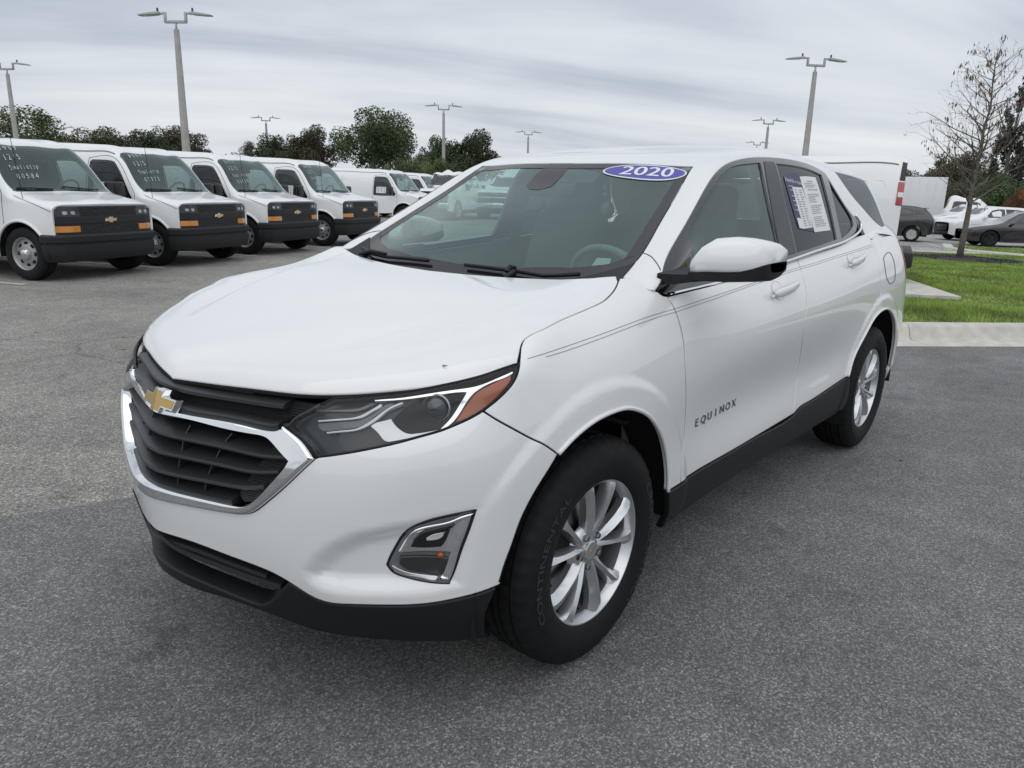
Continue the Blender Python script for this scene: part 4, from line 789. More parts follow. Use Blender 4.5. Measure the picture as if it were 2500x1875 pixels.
def spoke(a0,a1,twist):
    """one alloy spoke from the hub to the rim; a0 and a1 are its angles at root and rim"""
    V=[];F=[];st=[(.040,.018,-.016),(.075,.0150,-.009),(.110,.0135,-.004),(.150,.0140,-.001),(.185,.018,.001),(.205,.025,.001),(.221,.032,-.002)]
    k=8
    for i,(r,h,y) in enumerate(st):
        t=i/(len(st)-1);a=a0+(a1-a0)*(t**.8)
        dr=Vector((math.cos(a),0,math.sin(a)));dt=Vector((-math.sin(a),0,math.cos(a)))
        p=dr*r
        ed=twist*.010*math.sin(math.pi*t)
        for q,(w_,d_) in enumerate(((-1,-.036),(-1,-.012),(-.82,-.001),(-.30,.004),(.05,.0045+.5*abs(ed)),(.75,-.007),(1,-.016),(1,-.036))):
            V.append(p+dt*(h*w_)+Vector((0,y+d_-(ed*w_ if abs(w_)<1 else 0),0)))
    for i in range(len(st)-1):
        for q in range(k-1):F.append((i*k+q,i*k+q+1,(i+1)*k+q+1,(i+1)*k+q))
    return V,F
def wheel_parts(root):
    link('tyre',TYRE,root)
    for k,(txt,ang) in enumerate((('CONTINENTAL',24),('CROSSCONTACT',200))):
        v,f=textmesh(txt,.036,.0012);Rr=.292;vv=[]
        for x,y,z in v:
            x*=1.55;a=R(ang)+x/Rr;r=Rr+y*.9;vv.append((r*math.cos(a),.1125+.0014+z-max(0,(r-.30))*.06,r*math.sin(a)))
        mesh('sidewall_lettering',vv,f,mat('tyre_lettering',(.034,.034,.036),.42),root)
    MB().lathe([(.213,.070),(.229,.086),(.2315,.092),(.229,.097),(.222,.095),(.214,.082),(.207,.064)],72).build('rim',alloy,root,auto=40)
    MB().lathe([(.207,.064),(.200,.03),(.194,-.06),(.21,-.09)],60).build('rim_barrel',mat('barrel_grey',(.20,.205,.21),.4,.7),root,auto=40)
    face=MB()
    for g in range(5):
        c=R(90+18+72*g)
        face.add(*spoke(c-R(11),c-R(19),-1));face.add(*spoke(c+R(11),c+R(17),1))
    face.v=[(x,y+.086,z) for x,y,z in face.v]
    face.build('spokes',alloy,root,auto=24)
    MB().lathe([(.0005,.074),(.036,.073),(.060,.069),(.072,.060),(.078,.045)],40).build('hub_face',alloy,root,smooth=True)
    cap=MB().lathe([(.0005,.081),(.028,.081),(.031,.079),(.032,.070)],32).build('centre_cap',alloy,root,auto=30)
    Mx=Matrix(((1,0,0),(0,0,1),(0,1,0))).to_4x4();Mx.translation=Vector((0,.0812,0));Mx=Mx@Matrix.Diagonal((-1,1,1,1))
    bowtie(root,Mx,.034,.0015)
    for g in range(5):
        a=R(90+72*g+36+18)
        MB().lathe([(.0005,.083),(.008,.083),(.010,.080),(.010,.05)],6,c=(.052*math.cos(a),0,.052*math.sin(a))).build('lug_nut',steel,root,auto=20)
    MB().lathe([(.05,.03),(.15,.03),(.152,.026),(.152,.010),(.05,.010)],48).build('brake_disc',steel,root,auto=30)
    MB().lathe([(.0005,-.01),(.20,-.012),(.20,-.04)],40).build('wheel_back',dark,root)
    MB().box((.115,.028,.06),(.09,.05,.10)).build('brake_caliper',dark,root,bevel=.01)
    a=R(-62);MB().tube([(.19*math.cos(a),.06,.19*math.sin(a)),(.175*math.cos(a),.088,.175*math.sin(a))],.004,6).build('valve_stem',dark,root)
def rotl(root,a):root.rotation_euler[1]=a
first=None
for (x,s,ang) in ((0,1,R(8)),(-2.725,1,R(31)),(0,-1,R(20)),(-2.725,-1,0)):
    if first is None:
        wh=thing('wheel',None,None);wheel_parts(wh);first=wh;cp=wh
    else:cp=dup(first)
    cp.parent=suv;cp.location=(x,.7915*s,.352)
    cp.rotation_euler=(0,0,0 if s>0 else math.pi)
    # turn everything but the flattened tyre
    for ch in cp.children:
        if ch.name.split('.')[0] not in('tyre','brake_caliper'):ch.rotation_euler=(0,ang*s,0)

# ---- door mirrors
def sweep_closed(rings,m,name,parent,s,smooth=True,auto=None,cap=True):
    k=len(rings[0]);V=[p for r in rings for p in r];F=[]
    for i in range(len(rings)-1):
        for j in range(k):F.append((i*k+j,i*k+(j+1)%k,(i+1)*k+(j+1)%k,(i+1)*k+j))
    if cap:F.append(tuple(range(k))[::-1]);F.append(tuple((len(rings)-1)*k+j for j in range(k)))
    o=mesh(name,sy(V,s),F,m,parent,smooth=smooth,auto=auto)
    bm=bmesh.new();bm.from_mesh(o.data);bmesh.ops.recalc_face_normals(bm,faces=bm.faces);bm.to_mesh(o.data);bm.free()
    o.data.polygons.foreach_set('use_smooth',[True]*len(o.data.polygons))
    if auto:o.data.set_sharp_from_angle(angle=R(auto))
    return o
def mirror_(s):
    root=thing('door_mirror',None,None);root.parent=suv
    if s<0:
        # the far mirror is folded back against the door
        pv=Vector((-.50,-.87,0));root.matrix_parent_inverse=Matrix.Identity(4);root.matrix_basis=Matrix.Translation((-.17,.03,-.01))@Matrix.Translation(pv)@Matrix.Rotation(R(-74),4,'Z')@Matrix.Translation(-pv)
    # stations outward: (y, x of front face, z bottom, z top)
    ST=[(.878,-.462,1.168,1.178),(.888,-.450,1.150,1.205),(.915,-.440,1.146,1.243),(.95,-.445,1.146,1.268),(1.0,-.462,1.147,1.273),(1.04,-.482,1.150,1.270),(1.072,-.505,1.152,1.263),(1.095,-.528,1.156,1.253),(1.106,-.55,1.166,1.238)]
    def rings(fz0,fz1,back,grow=0):
        out=[]
        for y,x,z0,z1 in ST:
            a=z0+(z1-z0)*fz0-grow;b=z0+(z1-z0)*fz1+grow;h=(b-a)/2;c=(a+b)/2;r=[]
            for j in range(20):
                t=2*math.pi*j/20;cx,cz=math.cos(t),math.sin(t)
                ex=.55;px_=abs(cx)**ex*(1 if cx>0 else -1);pz=abs(cz)**.55*(1 if cz>0 else -1)
                d=(px_*.5-.5)*back-grow*0
                lean=.25*(c+h*pz-1.2)
                r.append((x+d-max(0,lean)*1.0,y,c+h*pz))
            out.append(r)
        return out
    sweep_closed(rings(.0,1.0,.13),paint,'mirror_cap',root,s)
    # black lower half
    lo=[]
    for y,x,z0,z1 in [(.868,-.46,1.135,1.165)]+ST[1:]:
        k=[];b=z0+(z1-z0)*(.16+.42*max(0,(y-1.03)/.1)**1.6);a=z0-.016 if y<1.1 else z0-.004
        for xx,zz in ((.004,a+.006),(.005,b),(-.06,b+.001),(-.135,b),(-.135,a+.008),(-.07,a)):k.append((x+xx-.0,y,zz))
        lo.append(k)
    sweep_closed(lo,plast,'mirror_base_shell',root,s,auto=45)
    # arm to the door
    arm=[[(-.40,.80,1.115),(-.40,.80,1.150),(-.53,.80,1.165),(-.53,.80,1.115)],[(-.42,.85,1.118),(-.42,.85,1.150),(-.54,.85,1.160),(-.54,.85,1.118)],[(-.445,.90,1.128),(-.445,.90,1.152),(-.56,.90,1.160),(-.56,.90,1.130)],[(-.46,.95,1.136),(-.46,.95,1.155),(-.57,.95,1.160),(-.57,.95,1.138)]]
    if s>0:sweep_closed(arm,plast,'mirror_arm',root,s,auto=60)
    v=[(-.60,.90,1.165),(-.60,1.09,1.17),(-.615,1.09,1.24),(-.605,.93,1.25)];mesh('mirror_glass',sy(v,s),[(0,1,2,3)] if s<0 else [(3,2,1,0)],chrome,root)
both(mirror_)


# ---- wipers and cowl
cow=np.array([(-.165,0),(-.18,.2),(-.205,.35),(-.24,.5),(-.275,.62),(-.31,.69)])
full=np.vstack([cow[::-1]*np.array([1,-1]),cow[1:]])
v=[];f=[]
for x,y in full:
    zz=1.085+.02*(abs(y)/.7)**2
    v+=[(x+.05,y,zz-.02),(x-.03,y,zz-.012),(x-.10,y,zz+.005),(x-.2,y,zz+.01)]
for i in range(len(full)-1):
    for k in range(3):f.append((i*4+k,i*4+k+1,i*4+k+5,i*4+k+4))
mesh('cowl_panel',v,f,plast,suv,smooth=True)
def onws(x,y,off):
    """point on the windshield above plan position x,y"""
    if 'C' not in _ns:
        us=np.linspace(0,1.2,120);vs_=np.linspace(-.75,.75,120);U,V=np.meshgrid(us,vs_);_ns['C']=C.pn(U.ravel(),V.ravel())
    P,Nn=_ns['C']
    i=((P[:,:2]-np.array([x,y]))**2).sum(1).argmin();return Vector(P[i]+Nn[i]*off)
def wiper(x0,y0,path,label=None):
    root=thing('wiper',None,None);root.parent=suv
    pts=[onws(x,y,.014) for x,y in path];piv=Vector((x0,y0,1.10))
    mb=MB();mb.tube([piv,piv+Vector((-.03,.02,.022))],[.014,.012],10);mid=pts[len(pts)//2]
    mb.tube([piv+Vector((-.01,0,.02)),piv.lerp(mid,.45)+Vector((0,0,.028)),mid+Vector((0,0,.012))],[.011,.009,.006],8);mb.build('wiper_arm',plast,root,auto=50)
    b=MB().tube(pts,.0075,6);b.build('wiper_blade',plast,root,smooth=True)
wiper(-.235,.30,[(-.335,.55),(-.30,.42),(-.275,.30),(-.26,.18),(-.25,.06)])
wiper(-.25,-.52,[(-.36,-.62),(-.32,-.52),(-.285,-.40),(-.265,-.28),(-.255,-.15)])
# ---- stickers
def decal(name,net,pts,m,off,parent=suv,res=.02):
    return panel(name,net,np.array(pts,float),m,parent,res=res,r=.0002,depth=.0006,gap=0,off=off)
c,e1,e2,t1,t2=[np.array(p) for p in DATA['decal']]
c=(e1+e2)/2;A=(e1-e2)/2;B=(t1-t2)/2
ell=lambda k,n=48:np.array([c+A*k*math.cos(2*math.pi*i/n)+B*k*math.sin(2*math.pi*i/n) for i in range(n)])
dec=decal('year_sticker','C',ell(1.0),paper,.0008);
kb=.93
ell2=np.array([c+A*.955*math.cos(2*math.pi*i/48)+B*.86*math.sin(2*math.pi*i/48) for i in range(48)])
decal('sticker_field','C',ell2,decalblue,.0016,dec)
v,f=textmesh('2020',1.0,0,.22);v=np.array(v);sx=(v[:,0].max()-v[:,0].min());sz=v[:,1].max()-v[:,1].min()
uv=np.array([c+A*1.28*(x/sx)+B*1.15*(y/sz) for x,y,_ in v])
for k,(du,th) in enumerate(((0,0),(.0035,0))):
    P,Nn=at('C',uv+A/np.linalg.norm(A)*du,.0024);mesh('sticker_digits',P,f,paper,dec)
# rain sensor / camera housing behind the glass
decal('camera_housing','C',DATA['camhousing'],tint,-.0015)
decal('service_sticker','C',DATA['logo_card'],mat('sticker_dim',(.28,.33,.32),.7),-.008)
# window sheets on the left rear window
def quad(key):
    return [np.array(s) for s in DATA[key]]
sa=panel('window_sheet','C','sheet_a',navy,suv,off=-.0015,gap=0,r=.0003,depth=.0004,res=.03);sa['label']='navy information sheet on the left rear window'
sb=panel('window_sheet','C','sheet_b',paper,suv,off=-.0008,gap=0,r=.0003,depth=.0004,res=.03);sb['label']='white printed sheet on the left rear window'
panel('sheet_inset','C','sheet_c',paper,sa,off=-.0009,gap=0,r=.0003,depth=.0004,res=.03)
def frame4(key):
    s=DATA[key];tl=np.array(s[0][0]);tr=np.array(s[1][0]);br=np.array(s[2][0]);bl=np.array(s[2][-1]);return tl,tr,br,bl
def put_rect(q,a0,b0,a1,b1,m,name,par,off):
    tl,tr,br,bl=q;L=lambda a,b:(tl*(1-a)+tr*a)*(1-b)+(bl*(1-a)+br*a)*b
    P,_=at('C',[L(a0,b0),L(a1,b0),L(a1,b1),L(a0,b1)],off);mesh(name,P,[(0,1,2,3)],m,par)
def put_text(q,s,a,b,w,h,m,par,off,name='sheet_text',shear=0):
    tl,tr,br,bl=q;L=lambda a,b:(tl*(1-a)+tr*a)*(1-b)+(bl*(1-a)+br*a)*b
    v,f=textmesh(s,1,0,shear);v=np.array(v);x=v[:,0]-v[:,0].min();x/=x.max();y=v[:,1]-v[:,1].min();y/=y.max()
    P,_=at('C',[L(a+w*p,b+h*(1-r)) for p,r in zip(x,y)],off);mesh(name,P,f,m,par)
rnd=random.Random(3)
qa,qb,qc=frame4('sheet_a'),frame4('sheet_b'),frame4('sheet_c')
put_text(qa,'Hendrick',.02,.01,.50,.085,paper,sa,.0002,shear=.15);put_text(qa,'10 YEARS',.56,.035,.42,.06,paper,sa,.0002)
for b in (.17,.25,.36,.45,.53,.62):put_rect(qa,.10,b,.34,b+.012,paper,'sheet_line',sa,.0002)
put_rect(qa,.04,.78,.34,.985,paper,'sheet_block',sa,.0002)
for k in range(16):
    b=.06+k*.057;put_rect(qc,.10,b,.10+.3*rnd.uniform(.6,1.2),b+.018,inkg,'sheet_line',sa,.0006);put_rect(qc,.55,b,.55+.3*rnd.uniform(.6,1.2),b+.018,inkg,'sheet_line',sa,.0006)
put_text(qb,'WARRANTY',.30,.09,.40,.022,ink,sb,.0008);put_text(qb,'BUYERS GUIDE',.22,.245,.6,.024,ink,sb,.0008)
for k in range(24):
    b=.13+k*.033
    if 3<=k<=5 or k in (11,17):continue
    put_rect(qb,.12,b,.12+.7*rnd.uniform(.55,1.05),b+.011,inkg,'sheet_line',sb,.0008)
# ---- cabin
def rbox(name,c,d,m,par=suv,bev=.03,rot=None,taper=(1,1)):
    M_=Matrix.Rotation(rot[1],3,rot[0]) if rot else None
    return MB().box(c,d,M_,taper).build(name,m,par,bevel=bev,seg=3)
def seat(y,x=-1.15,name='front_seat',w=.52,par=suv):
    root=thing(name,None,None,(0,0,0));root.parent=par
    rbox('seat_cushion',(x,y,.66),(.54,w,.16),cloth,root,.05)
    rbox('backrest',(x-.32,y,1.00),(.16,w*.96,.62),cloth,root,.06,('Y',R(-16)),(1,.82))
    rbox('headrest',(x-.43,y,1.345),(.11,.28,.19),cloth,root,.045,('Y',R(-10)))
seat(.37);seat(-.37)
rb=thing('rear_bench',None,None);rb.parent=suv
rbox('seat_cushion',(-2.0,0,.66),(.5,1.3,.16),cloth,rb,.05);rbox('backrest',(-2.33,0,.98),(.16,1.3,.58),cloth,rb,.06,('Y',R(-18)))
for y in (.42,0,-.42):rbox('headrest',(-2.42,y,1.30),(.1,.26,.16),cloth,rb,.04)
dash=MB()
ds=[(-.25,1.04),(-.45,1.075),(-.62,1.07),(-.70,1.02),(-.72,.90),(-.66,.70),(-.3,.66)]
v=[];n=len(ds)
for y in (-.78,-.5,0,.3,.5,.78):
    for x,z in ds:v.append((x,y,z+(.02 if .2<y<.55 and x<-.5 else 0)))
f=[]
for i in range(5):
    for k in range(n-1):f.append((i*n+k,i*n+k+1,(i+1)*n+k+1,(i+1)*n+k))
mesh('dashboard',v,f,vinyl,suv,auto=50)
sw=thing('steering_wheel',None,None);sw.parent=suv
Mx=Matrix.Translation((-.80,.37,1.02))@Matrix.Rotation(R(-66),4,'Y')
ring=[Mx@Vector((.185*math.cos(t),.185*math.sin(t),0)) for t in [2*math.pi*i/36 for i in range(37)]]
MB().tube(ring,.014,10,False).build('wheel_rim',vinyl,sw,smooth=True)
m=MB();m.v=[];m.box((0,0,0),(.12,.15,.04))
for a in (90,-90,180):m.tube([(0,0,0),(.18*math.cos(R(a)),.18*math.sin(R(a)),0)],.014,8)
m.v=[tuple(Mx@Vector(p)) for p in m.v];m.build('wheel_hub',vinyl,sw,auto=40)
mr=rbox('rear_view_mirror',(-.88,0,1.40),(.03,.24,.065),gloss,suv,.012)
MB().box((-1.6,0,.50),(2.9,1.5,.06)).build('cabin_floor',vinyl,suv)
def trims(s):
    v=[];f=[];P=[(-.35,1.03),(-.9,1.06),(-1.5,1.09),(-2.1,1.12),(-2.6,1.16),(-3.2,1.17)]
    for x,z in P:v+=[(x,.745*s,.5),(x,.72*s,.85),(x,.775*s,z)]
    for i in range(len(P)-1):
        for k in range(2):f.append((i*3+k,i*3+k+1,i*3+k+4,i*3+k+3))
    mesh('door_card',v,f,vinyl,suv,smooth=True)
    # inner pillars
    q=[(-1.50,.785,1.08),(-1.60,.775,1.12),(-1.50,.60,1.54),(-1.42,.60,1.54)]
    mesh('inner_pillar',sy(q,s),[(0,1,2,3)],vinyl,suv)
both(trims)
# headliner follows the roof
us=np.linspace(1.05,3.15,24);vs_=np.linspace(-.62,.62,20);U,V=np.meshgrid(us,vs_,indexing='ij');P,Nn=C.pn(U.ravel(),V.ravel());P=P-Nn*.035
mesh('headliner',P,[(i*20+j,i*20+j+1,(i+1)*20+j+1,(i+1)*20+j) for i in range(23) for j in range(19)],lite,suv,smooth=True)
# rear window and tailgate upper
v=[(-3.36,-.55,1.50),(-3.36,.55,1.50),(-3.60,.60,1.23),(-3.60,-.60,1.23)];mesh('rear_window',v,[(0,1,2,3)],pglass,suv)
MB().box((-3.30,0,1.485),(.22,1.06,.03)).build('rear_spoiler',paint,suv,bevel=.01)
fin=MB();fin.prism([(-.09,0),(.08,0),(.0,.035),(-.07,.06)],Matrix.Translation((-2.95,.012,1.595))@Matrix.Rotation(R(90),4,'X'),.024);fin.build('roof_antenna',paint,suv,bevel=.006)

# ================================================================ other vehicles
def net_uv(net,pts,w=(1,1,1)):
    n=NETS[net]
    if ('g',net) not in _ns:
        U,V=np.meshgrid(np.linspace(n.ku[0],n.ku[-1],260),np.linspace(0,n.kv[-1],120),indexing='ij')
        _ns['g',net]=(np.stack([U.ravel(),V.ravel()],1),n.pn(U.ravel(),V.ravel())[0])
    g,P=_ns['g',net];w=np.array(w,float);out=[]
    for p in pts:
        p=np.array(p,float);q=g[(((P-p)*w)**2).sum(1).argmin()].copy();e=1e-3
        for _ in range(4):
            E=n.pn(np.array([q[0],q[0]+e,q[0]]),np.array([q[1],q[1],q[1]+e]))[0]
            J=np.stack([(E[1]-E[0])/e,(E[2]-E[0])/e],1)*w[:,None];q=q+np.clip(-np.linalg.lstsq(J,(E[0]-p)*w,rcond=None)[0],-.03,.03)
        out.append(q)
    return np.array(out)
def side_uv(net,segs):
    """outline given on the left side as (x,z) segments"""
    return [net_uv(net,[(x,0,z) for x,z in s],(1,0,1)) for s in segs]
def rounded(x0,z0,x1,z1,r=.03,sl=0):
    """rounded box as one outline; sl slants it"""
    P=[]
    for cx,cz,a0 in ((x1-r,z1-r,0),(x0+r,z1-r,90),(x0+r,z0+r,180),(x1-r,z0+r,270)):
        for k in range(4):
            a=R(a0+30*k);P.append((cx+r*math.cos(a)+sl*(cz-z0),cz+r*math.sin(a)))
    return P
vpaint=mat('van_white_paint',(.78,.79,.79),.32,0,.8,.05,var=.015,scale=2)
vgrey=mat('bumper_grey_plastic',(.019,.021,.024),.55,spec=.35)
vblk=mat('fascia_black_plastic',(.010,.010,.011),.35)
vglass=glassmat('van_glass',(.55,.68,.65),haze=.05,hazecol=(.3,.36,.36))
vdark=glassmat('van_side_glass',(.42,.48,.48),refl=.7,f0=.05,haze=.02,rc=(.95,1,1))
meshm=mat('grille_mesh',(.008,.008,.008),.6)
t=meshm.node_tree;b=t.nodes['Principled BSDF'];tcn=t.nodes.new('ShaderNodeTexCoord');vo=t.nodes.new('ShaderNodeTexVoronoi');vo.inputs['Scale'].default_value=45;t.links.new(tcn.outputs['Object'],vo.inputs[0])
bp=t.nodes.new('ShaderNodeBump');bp.inputs['Distance'].default_value=.01;t.links.new(vo.outputs[0],bp.inputs['Height']);t.links.new(bp.outputs[0],b.inputs['Normal'])
steelrim=mat('steel_wheel_grey',(.36,.36,.36),.45,.6)
palegold=mat('pale_gold',(.72,.56,.34),.3,.5)
chalk=mat('window_marker',(.48,.56,.58),.8)
VS=.94
def vcol(x,*yz):return [(x*VS,y*VS,z*VS) for y,z in yz]
VN=[
 vcol(.58,(.93,.62),(.94,.80),(.935,.99),(.91,1.055),(.85,1.085),(.42,1.10),(0,1.105)),
 vcol(.45,(.975,.58),(.985,.79),(.97,1.03),(.935,1.095),(.87,1.125),(.42,1.14),(0,1.145)),
 vcol(.24,(.995,.52),(1.0,.80),(.985,1.06),(.945,1.135),(.875,1.165),(.42,1.185),(0,1.19)),
 vcol(0,(1.0,.48),(1.005,.80),(.99,1.08),(.945,1.17),(.875,1.215),(.42,1.235),(0,1.24)),
 vcol(-.14,(1.0,.46),(1.005,.80),(.99,1.09),(.945,1.20),(.875,1.25),(.42,1.275),(0,1.285)),
 vcol(-.36,(1.0,.43),(1.005,.80),(.99,1.11),(.925,1.37),(.855,1.46),(.42,1.53),(0,1.55)),
 vcol(-.58,(1.0,.42),(1.005,.80),(.99,1.12),(.885,1.62),(.805,1.755),(.42,1.825),(0,1.845)),
 vcol(-.76,(1.0,.42),(1.005,.80),(.99,1.12),(.868,1.73),(.775,1.905),(.42,1.965),(0,1.98)),
 vcol(-1.25,(1.0,.42),(1.005,.80),(.99,1.13),(.875,1.75),(.745,1.99),(.42,2.045),(0,2.055)),
 vcol(-2.5,(1.0,.42),(1.005,.80),(.99,1.14),(.89,1.75),(.755,2.01),(.42,2.065),(0,2.075)),
 vcol(-4.0,(1.0,.42),(1.005,.80),(.99,1.14),(.89,1.75),(.755,2.01),(.42,2.065),(0,2.075)),
 vcol(-4.72,(.995,.44),(1.0,.80),(.985,1.14),(.885,1.75),(.75,2.0),(.42,2.055),(0,2.065)),
 vcol(-4.86,(.97,.46),(.975,.80),(.96,1.14),(.86,1.74),(.72,1.97),(.40,2.02),(0,2.03)),
]
# rows run right sill -> centre -> left sill
NETS['V']=Net([mir(c)+c[-2::-1] for c in VN],None,-1,cv=True)
# front face of the van: columns across, rows up
def vfx(y,z):
    a=abs(y)/.96;return (.665-.05*a**2-.10*max(0,a-.72)**2/.0784*1.0)*1.0+(.64-z)*.07
NETS['VF']=Net([[(vfx(y,z)*VS,y*VS,z*VS) for z in (.55,.66,.78,.90,1.0,1.11)] for y in np.linspace(-.99,.99,23)],None,1)
def vf(y,z):
    """front-face position to surface coordinates"""
    n=NETS['VF']
    if 'vf' not in _ns:
        U,V=np.meshgrid(np.linspace(n.ku[0],n.ku[-1],400),np.linspace(n.kv[0],n.kv[-1],120),indexing='ij');_ns['vf']=(U.ravel(),V.ravel(),n.raw(U.ravel(),V.ravel()))
    U,V,P=_ns['vf'];i=((P[:,1]-y*VS)**2+(P[:,2]-z*VS)**2).argmin();return (U[i],V[i])
def vfo(poly):return np.array([vf(y,z) for y,z in poly])
def ccw(P):
    A=.5*np.sum(P[:,0]*np.roll(P[:,1],-1)-np.roll(P[:,0],-1)*P[:,1]);return P if A>0 else P[::-1]
def dense(poly,step=.02):
    poly=np.array(poly,float);out=[]
    for a,b in zip(poly,np.roll(poly,-1,0)):
        n=max(1,int(np.ceil(np.linalg.norm(b-a)/step)))
        for k in range(n):out.append(a+(b-a)*k/n)
    return np.array(out)
S=lambda *p:[(x*VS,z*VS) for x,z in p]
def arc(cx,cz,r,a0,a1,n=14):return [((cx+r*math.cos(R(a0+(a1-a0)*k/n)))*VS,(cz+r*math.sin(R(a0+(a1-a0)*k/n)))*VS) for k in range(n+1)]
def steel_wheel(par,x,y,s,rad=.385*VS,wid=.24,first=[None]):
    w_=thing('wheel',None,None);w_.parent=par;w_.location=(x,y,rad);w_.rotation_euler=(0,0,0 if s>0 else math.pi)
    if first[0] is None:
        hw=wid/2;r=rad;rr=.215
        a=MB().lathe([(rr-.004,hw-.03),(rr+.01,hw-.008),(rr+.05,hw+.004),(r-.05,hw),(r-.02,hw-.012),(r-.004,hw-.03),(r,hw-.05),(r,hw-.075),(r-.008,hw-.078),(r-.008,hw-.085),(r,hw-.088),(r,0),(r,-hw+.05),(r-.02,-hw+.012),(r-.05,-hw),(rr,-hw+.02)],64)
        a.v=[(x_,y_,max(z_,-r+.003)) for x_,y_,z_ in a.v]
        t_=a.build('tyre',rubber,w_,auto=40).data
        d=MB().lathe([(.205,hw-.045),(.222,hw-.020),(.226,hw-.012),(.220,hw-.010),(.208,hw-.022),(.195,hw-.055),(.165,hw-.060),(.13,hw-.045),(.09,hw-.035),(.085,hw-.02),(.075,hw-.012),(.045,hw-.004),(.0005,hw-.002)],48).build('rim',steelrim,w_,auto=35).data
        h=MB()
        for k in range(8):
            q=2*math.pi*k/8
            h.box((.148*math.cos(q),hw-.050,.148*math.sin(q)),(.036,.02,.055),Matrix.Rotation(-q,3,'Y'))
        h_=h.build('rim_opening',dark,w_,bevel=.008).data
        c=MB().lathe([(.078,hw-.03),(.070,hw-.005),(.05,hw+.014),(.02,hw+.018),(.0005,hw+.018)],24).build('hub_cap',satin,w_,auto=50).data
        l=MB()
        for k in range(8):
            q=2*math.pi*(k+.5)/8;l.lathe([(.012,hw-.03),(.012,hw-.002),(.008,hw+.006),(.0004,hw+.007)],8,c=(.062*math.cos(q),0,.062*math.sin(q)))
        l_=l.build('lug_nuts',satin,w_,auto=40).data
        first[0]=(t_,d,h_,c,l_)
    else:
        for nm,me in zip(('tyre','rim','rim_opening','hub_cap','lug_nuts'),first[0]):link(nm,me,w_)
    return w_
